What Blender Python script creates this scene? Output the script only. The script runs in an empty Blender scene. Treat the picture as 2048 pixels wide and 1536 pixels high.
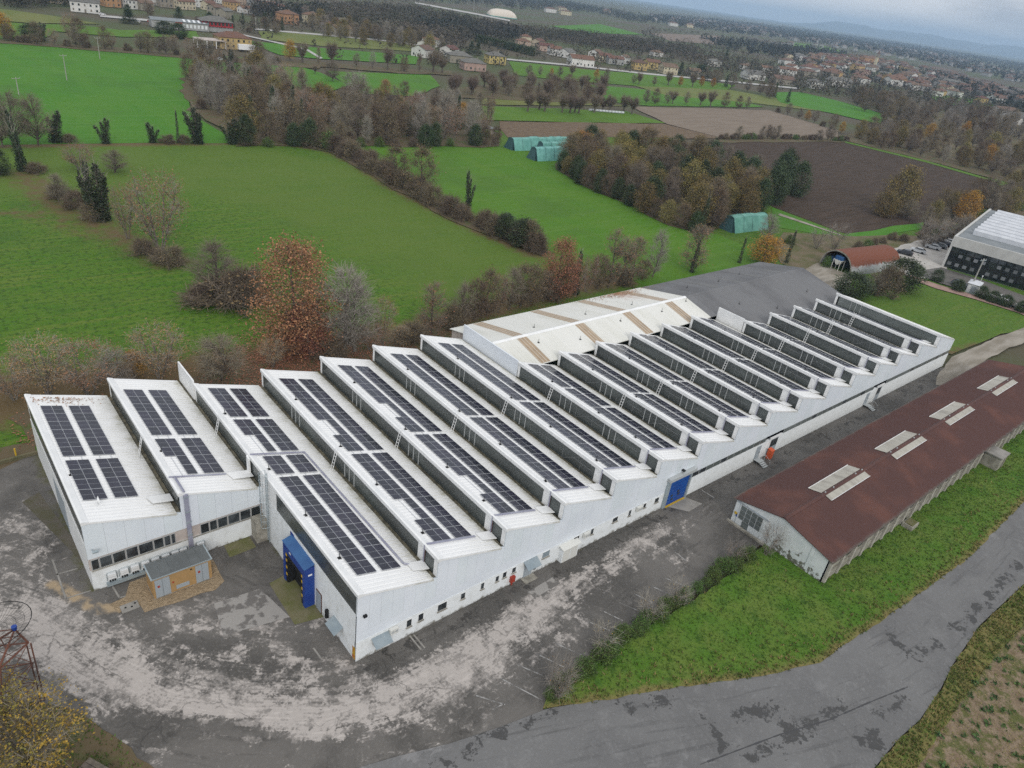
import bpy, bmesh, math, random
import numpy as np
from mathutils import Vector, Matrix
from mathutils.geometry import delaunay_2d_cdt
rnd = random.Random(7)
S = bpy.context.scene
HAZE = 0.000105
COL = S.collection

# ------------------------------------------------------------------ camera
cam = bpy.data.cameras.new('camera'); co = bpy.data.objects.new('camera', cam); COL.objects.link(co)
R_ = Vector((0.76770967, -0.62800529, 0.12740179)); U_ = Vector((0.22244504, 0.44763446, 0.86610715)); F_ = Vector((0.6009493, 0.63657894, -0.48334997))
m = Matrix.Identity(4)
for i in range(3):
    m[i][0] = R_[i]; m[i][1] = U_[i]; m[i][2] = -F_[i]
CAM = Vector((-22.84056793, -39.07615508, 54.84233174))
m.translation = CAM
co.matrix_world = m
cam.sensor_width = 36; cam.lens = 25.467; cam.clip_start = 0.5; cam.clip_end = 80000
S.camera = co

# ------------------------------------------------------------------ light
SUN_EL, SUN_AZ = math.radians(33), math.radians(203)     # azimuth clockwise from +Y
w = bpy.data.worlds.new('World'); S.world = w; w.use_nodes = True
nt = w.node_tree; nt.nodes.clear()
out = nt.nodes.new('ShaderNodeOutputWorld'); bg = nt.nodes.new('ShaderNodeBackground')
sky = nt.nodes.new('ShaderNodeTexSky'); sky.sky_type = 'NISHITA'; sky.sun_disc = False
sky.sun_elevation = SUN_EL; sky.sun_rotation = SUN_AZ; sky.altitude = 100; sky.dust_density = 2.0
tc = nt.nodes.new('ShaderNodeTexCoord'); mp = nt.nodes.new('ShaderNodeMapping'); mp.inputs['Scale'].default_value = (1.6, 1.6, 9)
mp.inputs['Rotation'].default_value = (0.05, -0.06, 0.4)
nz = nt.nodes.new('ShaderNodeTexNoise'); nz.inputs['Scale'].default_value = 2.3; nz.inputs['Detail'].default_value = 5; nz.inputs['Roughness'].default_value = 0.55
cr = nt.nodes.new('ShaderNodeValToRGB')
cr.color_ramp.elements[0].position = 0.36; cr.color_ramp.elements[0].color = (6.6, 7.0, 7.7, 1)
cr.color_ramp.elements[1].position = 0.60; cr.color_ramp.elements[1].color = (11.6, 11.5, 11.5, 1)
sep = nt.nodes.new('ShaderNodeSeparateXYZ')
hr = nt.nodes.new('ShaderNodeValToRGB')                    # overcast sky: brighter towards the zenith, pale band on the horizon
hr.color_ramp.elements[0].position = 0.0; hr.color_ramp.elements[0].color = (0.98, 0.97, 0.97, 1)
hr.color_ramp.elements[1].position = 0.10; hr.color_ramp.elements[1].color = (0.80, 0.82, 0.86, 1)
e = hr.color_ramp.elements.new(0.5); e.color = (1.05, 1.05, 1.05, 1)
e = hr.color_ramp.elements.new(1.0); e.color = (1.35, 1.34, 1.32, 1)
mul = nt.nodes.new('ShaderNodeMix'); mul.data_type = 'RGBA'; mul.blend_type = 'MULTIPLY'; mul.inputs[0].default_value = 1.0
mx = nt.nodes.new('ShaderNodeMix'); mx.data_type = 'RGBA'; mx.inputs[0].default_value = 0.88
L = nt.links.new
L(tc.outputs['Generated'], mp.inputs['Vector']); L(mp.outputs[0], nz.inputs['Vector']); L(nz.outputs['Fac'], cr.inputs['Fac'])
L(tc.outputs['Generated'], sep.inputs[0]); L(sep.outputs['Z'], hr.inputs['Fac'])
L(cr.outputs['Color'], mul.inputs[6]); L(hr.outputs['Color'], mul.inputs[7])
L(sky.outputs['Color'], mx.inputs[6]); L(mul.outputs[2], mx.inputs[7])
L(mx.outputs[2], bg.inputs['Color']); bg.inputs['Strength'].default_value = 0.085
L(bg.outputs[0], out.inputs['Surface'])
sun = bpy.data.lights.new('sun', 'SUN'); sun.energy = 1.25; sun.angle = math.radians(25); sun.color = (1, 0.96, 0.9)
so = bpy.data.objects.new('sun', sun); COL.objects.link(so)
d = Vector((math.sin(SUN_AZ) * math.cos(SUN_EL), math.cos(SUN_AZ) * math.cos(SUN_EL), math.sin(SUN_EL)))
so.rotation_euler = d.to_track_quat('Z', 'Y').to_euler(); so.location = (0, 0, 120)
S.view_settings.view_transform = 'Standard'; S.view_settings.look = 'None'; S.view_settings.exposure = 0.12; S.view_settings.gamma = 1
S.view_settings.use_curve_mapping = False
S.cycles.max_bounces = 5; S.cycles.diffuse_bounces = 2; S.cycles.glossy_bounces = 2; S.cycles.transmission_bounces = 2
S.cycles.volume_bounces = 1; S.cycles.transparent_max_bounces = 6; S.cycles.use_denoising = False
S.cycles.caustics_reflective = False; S.cycles.caustics_refractive = False

# ------------------------------------------------------------------ materials
def mat(name, c, c2=None, scale=1.0, rough=0.75, detail=4, lo=0.35, hi=0.65, island=0.0, objrand=0.0, stretch=None, bump=0.0, bscale=None, spec=0.3, metal=0.0, attr=None, coords='Position', over=None):
    """procedural surface: colour c broken up into c2 by noise; attr = (attribute, colour, noise amount, noise scale) lays a stain over it"""
    M = bpy.data.materials.new(name); M.use_nodes = True; t = M.node_tree; N = t.nodes; K = t.links.new
    b = N['Principled BSDF']; b.inputs['Roughness'].default_value = rough; b.inputs['Metallic'].default_value = metal
    b.inputs['Specular IOR Level'].default_value = spec
    if coords == 'Position':
        vec = N.new('ShaderNodeNewGeometry').outputs['Position']
    else:
        vec = N.new('ShaderNodeTexCoord').outputs['Object']
    def mapped(sc):
        if not sc: return vec
        q = N.new('ShaderNodeMapping'); q.inputs['Scale'].default_value = sc[:3]
        if len(sc) > 3: q.inputs['Rotation'].default_value = (0, 0, sc[3])
        K(vec, q.inputs['Vector']); return q.outputs[0]
    def noise(s, dt, st=None, rg=0.55):
        n = N.new('ShaderNodeTexNoise'); n.inputs['Scale'].default_value = s; n.inputs['Detail'].default_value = dt; n.inputs['Roughness'].default_value = rg
        K(mapped(st), n.inputs['Vector']); return n.outputs['Fac']
    def mixc(f, a, b_):
        q = N.new('ShaderNodeMix'); q.data_type = 'RGBA'
        for s_, v in ((q.inputs[0], f), (q.inputs[6], a), (q.inputs[7], b_)):
            if isinstance(v, (tuple, list)): s_.default_value = (*v[:3], 1)
            elif isinstance(v, (int, float)): s_.default_value = v
            else: K(v, s_)
        return q.outputs[2]
    def ramp(f, a, b_):
        q = N.new('ShaderNodeMapRange'); q.interpolation_type = 'SMOOTHSTEP'; q.inputs['From Min'].default_value = a; q.inputs['From Max'].default_value = b_
        K(f, q.inputs['Value']); return q.outputs[0]
    def math_(op, a, b_):
        q = N.new('ShaderNodeMath'); q.operation = op
        for s_, v in ((q.inputs[0], a), (q.inputs[1], b_)):
            if isinstance(v, (int, float)): s_.default_value = v
            else: K(v, s_)
        return q.outputs[0]
    col = c
    if c2 is not None:
        col = mixc(ramp(noise(scale, detail, stretch), lo, hi), c, c2)
    for (oc, os, ost, olo, ohi, oam) in (over or []):
        col = mixc(math_('MULTIPLY', ramp(noise(os, 7, ost, 0.68), olo, ohi), oam), col, oc)
    for a in (attr or []):
        at = N.new('ShaderNodeAttribute'); at.attribute_name = a[0]
        nn = math_('SUBTRACT', noise(a[3], 6, a[4] if len(a) > 4 else None, 0.65), 0.5)
        v = math_('ADD', at.outputs['Fac'], math_('MULTIPLY', nn, a[2]))
        soft = a[5] if len(a) > 5 else 0.12
        f = ramp(v, 0.5 - soft, 0.5 + soft)
        col = mixc(f, col, a[1])
    if island or objrand:
        h = N.new('ShaderNodeHueSaturation')
        if isinstance(col, (tuple, list)): h.inputs['Color'].default_value = (*col[:3], 1)
        else: K(col, h.inputs['Color'])
        val = 1.0
        if island:
            g = N.new('ShaderNodeNewGeometry')
            val = math_('ADD', math_('MULTIPLY', g.outputs['Random Per Island'], island), 1 - island / 2)
        if objrand:
            o = N.new('ShaderNodeObjectInfo')
            v2 = math_('ADD', math_('MULTIPLY', o.outputs['Random'], objrand), 1 - objrand / 2)
            val = math_('MULTIPLY', val, v2)
            K(math_('ADD', math_('MULTIPLY', o.outputs['Random'], 0.035), 0.4825), h.inputs['Hue'])
        K(val, h.inputs['Value']); col = h.outputs['Color']
    if isinstance(col, (tuple, list)): b.inputs['Base Color'].default_value = (*col[:3], 1)
    else: K(col, b.inputs['Base Color'])
    if bump:
        bp = N.new('ShaderNodeBump'); bp.inputs['Strength'].default_value = bump; bp.inputs['Distance'].default_value = 0.3
        K(noise(bscale or scale * 3, 4, None), bp.inputs['Height']); K(bp.outputs[0], b.inputs['Normal'])
    return M

def ribbed(name, c, c2, axis, pitch, depth=0.03, rough=0.5, low=None, scale=0.35, dark=0.0, streak=None, lo=0.4, hi=0.75):
    """profiled sheet metal: fine ribs as relief, grime; low = stain colour where the attribute 'low' is high"""
    M = mat(name, c, c2, scale=scale, rough=rough, detail=6, lo=lo, hi=hi, stretch=streak, attr=([('low', low, 0.9, 0.9, None, 0.3)] if low else None))
    t = M.node_tree; N = t.nodes; K = t.links.new; b = N['Principled BSDF']
    g = N.new('ShaderNodeNewGeometry'); q = N.new('ShaderNodeSeparateXYZ'); K(g.outputs['Position'], q.inputs[0])
    a = N.new('ShaderNodeMath'); a.operation = 'MULTIPLY'; a.inputs[1].default_value = 2 * math.pi / pitch; K(q.outputs[axis], a.inputs[0])
    s_ = N.new('ShaderNodeMath'); s_.operation = 'SINE'; K(a.outputs[0], s_.inputs[0])
    p = N.new('ShaderNodeMath'); p.operation = 'POWER'; p.inputs[1].default_value = 8; K(s_.outputs[0], p.inputs[0])
    bp = N.new('ShaderNodeBump'); bp.inputs['Strength'].default_value = 0.6; bp.inputs['Distance'].default_value = depth
    K(p.outputs[0], bp.inputs['Height']); K(bp.outputs[0], b.inputs['Normal'])
    return M

G = {}
G['white_roof'] = ribbed('white_roof_sheet', (0.81, 0.815, 0.81), (0.775, 0.78, 0.77), 'Y', 0.5, low=(0.40, 0.39, 0.31), scale=0.25)
G['white'] = mat('white_paint', (0.81, 0.815, 0.81), (0.74, 0.75, 0.745), 0.7, 0.5)
G['clad'] = mat('white_cladding', (0.73, 0.78, 0.82), (0.68, 0.73, 0.775), 0.25, 0.45, objrand=0.05)
G['joint'] = mat('cladding_joint', (0.56, 0.6, 0.63), rough=0.7)
G['plinth'] = mat('white_plaster', (0.77, 0.8, 0.81), (0.66, 0.68, 0.67), 1.3, 0.8, lo=0.45, hi=0.75, attr=[('low', (0.22, 0.21, 0.18), 1.5, 1.6, None, 0.2)])
G['glaze'] = mat('dark_translucent_glazing', (0.045, 0.052, 0.052), (0.075, 0.088, 0.085), 0.16, 0.28, spec=0.5, stretch=(1, 1, 2.5))
G['glaze_old'] = mat('grey_translucent_glazing', (0.09, 0.105, 0.10), (0.15, 0.17, 0.165), 0.12, 0.3, spec=0.5)
G['brace'] = mat('grey_steel', (0.17, 0.18, 0.18), rough=0.6)
G['post'] = mat('light_steel', (0.42, 0.44, 0.44), rough=0.5)
G['moss'] = mat('mossy_gutter', (0.075, 0.070, 0.05), (0.17, 0.155, 0.11), 1.6, 0.9)
G['tray'] = mat('galvanised_tray', (0.33, 0.34, 0.40), (0.25, 0.25, 0.33), 0.8, 0.45)
G['module'] = mat('solar_cells', (0.011, 0.012, 0.026), (0.020, 0.020, 0.036), 0.15, 0.22, spec=0.5, objrand=0.5)
G['modframe'] = mat('module_frame', (0.50, 0.52, 0.55), rough=0.4)
G['cellline'] = mat('cell_line', (0.05, 0.052, 0.07), rough=0.4)
G['hall_white'] = ribbed('old_white_roof', (0.70, 0.70, 0.66), (0.60, 0.60, 0.54), 'X', 0.6, low=(0.34, 0.17, 0.09), scale=0.2, streak=(1.6, 0.25, 1))
G['hall_grey'] = ribbed('grey_fibre_cement', (0.165, 0.166, 0.17), (0.118, 0.118, 0.122), 'X', 0.5, scale=0.16, streak=(1, 0.6, 1))
G['rooflight'] = ribbed('yellowed_rooflight', (0.40, 0.30, 0.20), (0.31, 0.235, 0.16), 'X', 0.3, scale=0.5)
G['pinkwall'] = mat('beige_wall', (0.50, 0.44, 0.40), (0.42, 0.37, 0.34), 0.8)
G['red_roof'] = ribbed('rust_red_roof', (0.08, 0.036, 0.03), (0.13, 0.054, 0.039), 'X', 0.42, depth=0.05, scale=0.13, rough=0.6, low=(0.12, 0.11, 0.095), lo=0.48, hi=0.72)
G['skylight'] = ribbed('cream_skylight', (0.42, 0.4, 0.345), (0.29, 0.27, 0.23), 'X', 0.42, scale=0.6, streak=(1.5, 0.4, 1))
G['oldwhite'] = mat('weathered_white_wall', (0.66, 0.69, 0.69), (0.58, 0.62, 0.62), 0.8, 0.8, attr=[('low', (0.14, 0.14, 0.11), 1.9, 1.7, None, 0.1)])
G['concrete'] = mat('weathered_concrete', (0.36, 0.34, 0.29), (0.23, 0.215, 0.18), 1.2, 0.9)
G['pillar'] = mat('pale_pillar', (0.48, 0.45, 0.40), (0.35, 0.33, 0.29), 1.5, 0.9)
G['brownwall'] = mat('stained_brown_wall', (0.24, 0.21, 0.17), (0.15, 0.135, 0.11), 1.4, 0.9)
G['rust'] = mat('rusty_steel', (0.145, 0.062, 0.042), (0.085, 0.048, 0.038), 0.7, 0.8)
G['quonset'] = mat('rusted_barrel_roof', (0.40, 0.41, 0.42), (0.34, 0.35, 0.36), 0.6, 0.7, attr=[('low', (0.17, 0.058, 0.032), 0.7, 0.8, (1.6, 1.6, 0.3), 0.1)])
G['dark'] = mat('dark_interior', (0.012, 0.012, 0.012), rough=0.9)
G['window'] = mat('dark_window_glass', (0.018, 0.022, 0.026), (0.06, 0.07, 0.075), 0.8, 0.12, spec=0.6, objrand=0.8)
G['office_glass'] = mat('dark_office_glass', (0.012, 0.016, 0.018), (0.03, 0.04, 0.035), 0.5, 0.08, spec=0.6, objrand=1.0)
G['blind'] = mat('grey_blind', (0.16, 0.17, 0.18), rough=0.5, objrand=0.6)
G['blue'] = mat('blue_painted_steel', (0.016, 0.045, 0.23), (0.02, 0.06, 0.27), 0.9, 0.45)
G['bluedoor'] = mat('bright_blue_door', (0.012, 0.085, 0.33), (0.01, 0.065, 0.28), 0.5, 0.35)
G['bluetop'] = mat('faded_blue_top', (0.045, 0.13, 0.30), (0.035, 0.10, 0.26), 0.9, 0.5)
G['yellow'] = mat('yellow_paint', (0.55, 0.36, 0.03), rough=0.6)
G['black'] = mat('black_rubber', (0.012, 0.012, 0.013), rough=0.7)
G['tan'] = mat('tan_render', (0.4, 0.25, 0.11), (0.36, 0.23, 0.1), 1.4, 0.8)
G['slate'] = mat('grey_felt', (0.125, 0.135, 0.135), (0.105, 0.113, 0.113), 0.9, 0.7)
G['greydoor'] = mat('grey_louvre_door', (0.33, 0.37, 0.40), rough=0.5)
G['zinc'] = mat('zinc', (0.40, 0.46, 0.48), (0.33, 0.39, 0.42), 1.0, 0.4, metal=0.3)
G['invert'] = mat('inverter_white', (0.72, 0.74, 0.75), rough=0.4)
G['acwhite'] = mat('ac_casing', (0.66, 0.66, 0.62), rough=0.5)
G['orange'] = mat('orange_paint', (0.55, 0.1, 0.035), rough=0.5)
G['redpaint'] = mat('dull_red_paint', (0.35, 0.05, 0.03), rough=0.5)
G['awning'] = mat('blue_grey_awning', (0.27, 0.32, 0.345), (0.23, 0.28, 0.31), 1.2, 0.5)
G['office_wall'] = mat('pale_concrete_panel', (0.52, 0.52, 0.50), (0.45, 0.45, 0.43), 0.5, 0.8)
G['office_roof'] = mat('grey_roof_membrane', (0.22, 0.24, 0.25), (0.18, 0.20, 0.21), 0.4, 0.7)
G['office_shed'] = mat('white_roof_shed', (0.60, 0.62, 0.65), (0.52, 0.54, 0.57), 0.5, 0.5)
G['teal'] = mat('teal_tarpaulin', (0.10, 0.275, 0.235), (0.15, 0.36, 0.31), 0.5, 0.5, bump=0.3, bscale=1.2, objrand=0.25)
G['tealdark'] = mat('dark_tarpaulin', (0.045, 0.10, 0.11), rough=0.6)
G['tyre'] = mat('tyre_rubber', (0.015, 0.015, 0.015), rough=0.8)
G['carglass'] = mat('car_glass', (0.015, 0.018, 0.02), rough=0.06, spec=0.6)
G['polewood'] = mat('concrete_pole', (0.40, 0.39, 0.36), (0.33, 0.32, 0.30), 2.0, 0.8)
G['bark'] = mat('brown_bark', (0.13, 0.108, 0.088), (0.085, 0.072, 0.06), 3, 0.9, objrand=0.3, coords='Object')
G['palebark'] = mat('pale_bark', (0.20, 0.18, 0.155), (0.13, 0.115, 0.10), 3, 0.9, objrand=0.3, coords='Object')
G['twig'] = mat('grey_brown_twigs', (0.205, 0.172, 0.132), rough=0.9, island=0.5, objrand=0.35)
G['twig_pale'] = mat('pale_grey_twigs', (0.29, 0.262, 0.225), rough=0.9, island=0.5, objrand=0.3)
G['twig_dark'] = mat('dark_brown_twigs', (0.158, 0.125, 0.092), rough=0.9, island=0.5, objrand=0.35)
G['twig_purple'] = mat('purple_brown_twigs', (0.18, 0.138, 0.108), rough=0.9, island=0.5, objrand=0.3)
G['leaf_rust'] = mat('rust_leaves', (0.33, 0.150, 0.082), (0.225, 0.108, 0.062), 0.6, 0.8, island=0.8, objrand=0.25, coords='Object')
G['leaf_pale'] = mat('pale_rust_leaves', (0.33, 0.165, 0.085), (0.21, 0.145, 0.08), 0.6, 0.8, island=0.7, objrand=0.3, coords='Object')
G['leaf_yellow'] = mat('yellow_leaves', (0.44, 0.245, 0.035), (0.3, 0.15, 0.03), 0.5, 0.8, island=0.6, objrand=0.35, coords='Object')
G['leaf_olive'] = mat('olive_leaves', (0.235, 0.17, 0.052), (0.14, 0.125, 0.048), 0.35, 0.85, island=0.7, objrand=0.5, coords='Object')
G['leaf_green'] = mat('dark_evergreen_leaves', (0.038, 0.058, 0.027), (0.062, 0.088, 0.034), 0.5, 0.6, island=0.8, objrand=0.35, coords='Object')
G['leaf_ivy'] = mat('ivy_leaves', (0.032, 0.048, 0.025), (0.052, 0.072, 0.032), 0.6, 0.6, island=0.8, objrand=0.3, coords='Object')
G['leaf_hedge'] = mat('hedge_leaves', (0.10, 0.165, 0.035), (0.06, 0.105, 0.03), 0.7, 0.7, island=0.8, objrand=0.3, coords='Object')
G['leaf_brown'] = mat('withered_leaves', (0.195, 0.135, 0.068), (0.13, 0.095, 0.055), 0.5, 0.85, island=0.7, objrand=0.4, coords='Object')
WALLC = {'white': (0.66, 0.65, 0.62), 'cream': (0.56, 0.49, 0.36), 'yellow': (0.52, 0.39, 0.17), 'orange': (0.46, 0.29, 0.14), 'pink': (0.46, 0.34, 0.28), 'stone': (0.30, 0.27, 0.22), 'grey': (0.36, 0.36, 0.35), 'red': (0.34, 0.03, 0.03)}
for k, c in WALLC.items(): G['wall_' + k] = mat(k + '_house_wall', c, tuple(v * 0.85 for v in c), 0.4, 0.85, objrand=0.1)
G['roof_red'] = mat('red_roof_tiles', (0.165, 0.085, 0.06), (0.125, 0.068, 0.052), 0.7, 0.85, objrand=0.35)
G['roof_brown'] = mat('brown_roof_tiles', (0.16, 0.10, 0.072), (0.12, 0.08, 0.06), 0.7, 0.85, objrand=0.3)
G['roof_grey'] = mat('grey_roof_tiles', (0.16, 0.155, 0.14), (0.12, 0.117, 0.11), 0.7, 0.85, objrand=0.3)

# ------------------------------------------------------------------ mesh helpers
class MB:
    def __init__(s): s.v = []; s.f = []; s.m = []
    def add(s, vs, fs, mi=0):
        o = len(s.v); s.v += [tuple(v) for v in vs]; s.f += [tuple(i + o for i in f) for f in fs]; s.m += [mi] * len(fs); return s
    def box(s, x0, x1, y0, y1, z0, z1, mi=0):
        return s.add([(x0, y0, z0), (x1, y0, z0), (x1, y1, z0), (x0, y1, z0), (x0, y0, z1), (x1, y0, z1), (x1, y1, z1), (x0, y1, z1)],
                     [(3, 2, 1, 0), (4, 5, 6, 7), (0, 1, 5, 4), (1, 2, 6, 5), (2, 3, 7, 6), (3, 0, 4, 7)], mi)
    def prism(s, poly, axis, a, b, mi=0):
        """polygon in the two other axes, extruded along axis from a to b"""
        def P3(p, t):
            return {'x': (t, p[0], p[1]), 'y': (p[0], t, p[1]), 'z': (p[0], p[1], t)}[axis]
        n = len(poly); vs = [P3(p, a) for p in poly] + [P3(p, b) for p in poly]
        fs = [tuple(range(n - 1, -1, -1)), tuple(range(n, 2 * n))] + [(i, (i + 1) % n, n + (i + 1) % n, n + i) for i in range(n)]
        return s.add(vs, fs, mi)
    def slab(s, q, t, mi=0):
        """quad (4 points) thickened downwards by t"""
        q = [Vector(p) for p in q]; lo = [p - Vector((0, 0, t)) for p in q]
        return s.add(q + lo, [(0, 1, 2, 3), (7, 6, 5, 4), (0, 4, 5, 1), (1, 5, 6, 2), (2, 6, 7, 3), (3, 7, 4, 0)], mi)
    def tube(s, pts, r0, r1, n=5, mi=0, cap=True):
        pts = [Vector(p) for p in pts]; k = len(pts); vs = []
        for i, p in enumerate(pts):
            t = (pts[min(i + 1, k - 1)] - pts[max(i - 1, 0)]).normalized()
            a = t.cross(Vector((0.3, 0.9, 0.2)) if abs(t.y) < 0.9 else Vector((1, 0, 0))).normalized(); b = t.cross(a)
            r = r0 + (r1 - r0) * i / max(k - 1, 1)
            vs += [p + a * r * math.cos(2 * math.pi * j / n) + b * r * math.sin(2 * math.pi * j / n) for j in range(n)]
        fs = [(i * n + j, i * n + (j + 1) % n, (i + 1) * n + (j + 1) % n, (i + 1) * n + j) for i in range(k - 1) for j in range(n)]
        if cap: fs += [tuple(range(n - 1, -1, -1)), tuple(range((k - 1) * n, k * n))]
        return s.add(vs, fs, mi)
    def bar(s, a, b, wd, mi=0): return s.tube([a, b], wd / 2 * 1.2, wd / 2 * 1.2, 4, mi)
    def mesh(s, name, mats, smooth=False):
        me = bpy.data.meshes.new(name); me.from_pydata(s.v, [], s.f)
        for q in (mats if isinstance(mats, (list, tuple)) else [mats]): me.materials.append(q if not isinstance(q, str) else G[q])
        if any(s.m): me.polygons.foreach_set('material_index', s.m)
        if smooth: me.polygons.foreach_set('use_smooth', [True] * len(me.polygons))
        me.update(); return me
    def build(s, name, mats, parent=None, smooth=False, attr=None):
        me = s.mesh(name, mats, smooth)
        if attr: set_attr(me, *attr)
        return link(name, me, parent)
def set_attr(me, name, fn):
    a = me.attributes.new(name, 'FLOAT', 'POINT'); a.data.foreach_set('value', [float(fn(v.co)) for v in me.vertices])
def link(name, me, parent=None, loc=None, rot=None):
    o = bpy.data.objects.new(name, me); COL.objects.link(o)
    if parent is not None: o.parent = parent
    if loc is not None: o.location = loc
    if rot is not None: o.rotation_euler = rot
    return o
def tag(o, label=None, cat=None, group=None, kind=None):
    if label: o['label'] = label
    if cat: o['category'] = cat
    if group: o['group'] = group
    if kind: o['kind'] = kind
    return o
def thing(name, label, cat, loc=(0, 0, 0), rz=0.0, group=None):
    o = link(name, None, None, loc, (0, 0, rz)); o.empty_display_size = 0.5
    return tag(o, label, cat, group)
ONES = 'zeroth first second third fourth fifth sixth seventh eighth ninth tenth eleventh twelfth thirteenth fourteenth fifteenth sixteenth seventeenth eighteenth nineteenth twentieth'.split()
TENS = {20: 'twenty', 30: 'thirty', 40: 'forty', 50: 'fifty', 60: 'sixty', 70: 'seventy', 80: 'eighty', 90: 'ninety'}
def nth(i):
    if i <= 20: return ONES[i]
    t = i // 10 * 10
    if i % 10: return TENS[t] + '-' + ONES[i % 10]
    return TENS[t][:-1] + 'ieth'

# ------------------------------------------------------------------ ground sheets
def inside(p, poly):
    x, y = p; c = False; j = len(poly) - 1
    for i in range(len(poly)):
        xi, yi = poly[i]; xj, yj = poly[j]
        if (yi > y) != (yj > y) and x < (xj - xi) * (y - yi) / (yj - yi) + xi: c = not c
        j = i
    return c
def dist_line(X, Y, pts):
    best = np.full(X.shape, 1e9)
    for (ax, ay), (bx, by) in zip(pts[:-1], pts[1:]):
        dx, dy = bx - ax, by - ay; L2 = dx * dx + dy * dy + 1e-9
        t = np.clip(((X - ax) * dx + (Y - ay) * dy) / L2, 0, 1)
        best = np.minimum(best, np.hypot(X - ax - t * dx, Y - ay - t * dy))
    return best
def rough_edge(poly, step, amp, seed=1):
    r = random.Random(seed); o = []
    for (ax, ay), (bx, by) in zip(poly, poly[1:] + poly[:1]):
        n = max(1, int(math.hypot(bx - ax, by - ay) / step))
        for i in range(n):
            t = i / n; o.append((ax + (bx - ax) * t + r.uniform(-amp, amp), ay + (by - ay) * t + r.uniform(-amp, amp)))
    return o
def sheet(name, poly, z, material, step=None, attrs=None, kind='structure', parent=None, relief=0.0):
    """a flat sheet filling a polygon; with step it is gridded so that stains can be laid on by attribute"""
    bnd = [Vector(p) for p in poly]; vs = list(bnd); edges = [(i, (i + 1) % len(bnd)) for i in range(len(bnd))]
    if step:
        xs = [p[0] for p in poly]; ys = [p[1] for p in poly]
        x = min(xs) + step / 2
        while x < max(xs):
            y = min(ys) + step / 2
            while y < max(ys):
                q = (x + rnd.uniform(-.25, .25) * step, y + rnd.uniform(-.25, .25) * step)
                if inside(q, poly): vs.append(Vector(q))
                y += step
            x += step
    v2, _, f2, *_ = delaunay_2d_cdt(vs, edges, [list(range(len(bnd)))], 1, 1e-4)
    me = bpy.data.meshes.new(name)
    me.from_pydata([(v.x, v.y, z + (rnd.uniform(0, relief) if relief else 0)) for v in v2], [], f2); me.materials.append(G[material] if isinstance(material, str) else material)
    me.update()
    if me.polygons and me.polygons[0].normal.z < 0: me.flip_normals()
    if attrs:
        X = np.array([v.x for v in v2]); Y = np.array([v.y for v in v2])
        for an, fn in attrs.items():
            a = me.attributes.new(an, 'FLOAT', 'POINT'); a.data.foreach_set('value', np.asarray(fn(X, Y), dtype=np.float32))
    o = link(name, me, parent)
    if kind: o['kind'] = kind
    return o

# ------------------------------------------------------------------ the land
G['land'] = mat('farmland', (0.07, 0.085, 0.032), (0.088, 0.074, 0.048), 0.008, 0.95, detail=3, lo=0.42, hi=0.58)
G['meadow'] = mat('meadow_grass', (0.056, 0.146, 0.005), (0.076, 0.152, 0.01), 0.12, 0.95, detail=9, lo=0.3, hi=0.7, stretch=(1, 1.5, 1), bump=0.6, bscale=2.2, over=[((0.120, 0.170, 0.022), 0.35, (0.14, 2.4, 1, 0.75), 0.48, 0.62, 0.7), ((0.026, 0.070, 0.004), 1.1, None, 0.48, 0.62, 0.85), ((0.15, 0.17, 0.045), 2.8, None, 0.54, 0.66, 0.7), ((0.040, 0.100, 0.010), 0.055, None, 0.50, 0.64, 0.45)], 
                  attr=[('olive', (0.094, 0.150, 0.020), 0.9, 0.08, None, 0.45), ('brown', (0.125, 0.088, 0.040), 0.9, 0.45, None, 0.22)])
G['meadow_bright'] = mat('fresh_meadow_grass', (0.058, 0.172, 0.006), (0.076, 0.182, 0.01), 0.05, 0.95, detail=6, lo=0.3, hi=0.7, stretch=(2.4, 0.5, 1, 0.6), bump=0.4, bscale=2, objrand=0.16, over=[((0.105, 0.200, 0.032), 0.30, (0.10, 2.0, 1, 0.5), 0.48, 0.66, 0.55), ((0.040, 0.115, 0.010), 0.8, None, 0.52, 0.66, 0.6), ((0.055, 0.130, 0.014), 0.03, None, 0.48, 0.62, 0.5)], 
                  attr=[('brown', (0.15, 0.12, 0.05), 0.9, 0.2, None, 0.3)])
G['meadow_dry'] = mat('pale_meadow_grass', (0.15, 0.168, 0.045), (0.115, 0.15, 0.032), 0.04, 0.95, stretch=(2, .6, 1, 0.6), objrand=0.2)
G['plough'] = mat('ploughed_soil', (0.04, 0.026, 0.016), (0.064, 0.042, 0.027), 0.30, 0.95, stretch=(0.25, 3.2, 1, 0.42), bump=0.7, bscale=1.4, objrand=0.1)
G['tansoil'] = mat('pale_tilled_soil', (0.205, 0.160, 0.125), (0.17, 0.130, 0.10), 0.16, 0.95, stretch=(0.3, 2.0, 1, 0.5), objrand=0.15)
G['vine'] = mat('brown_vine_rows', (0.115, 0.078, 0.050), (0.16, 0.115, 0.07), 0.45, 0.95, stretch=(1, 1, 1), bump=0.8, bscale=0.8)
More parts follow.
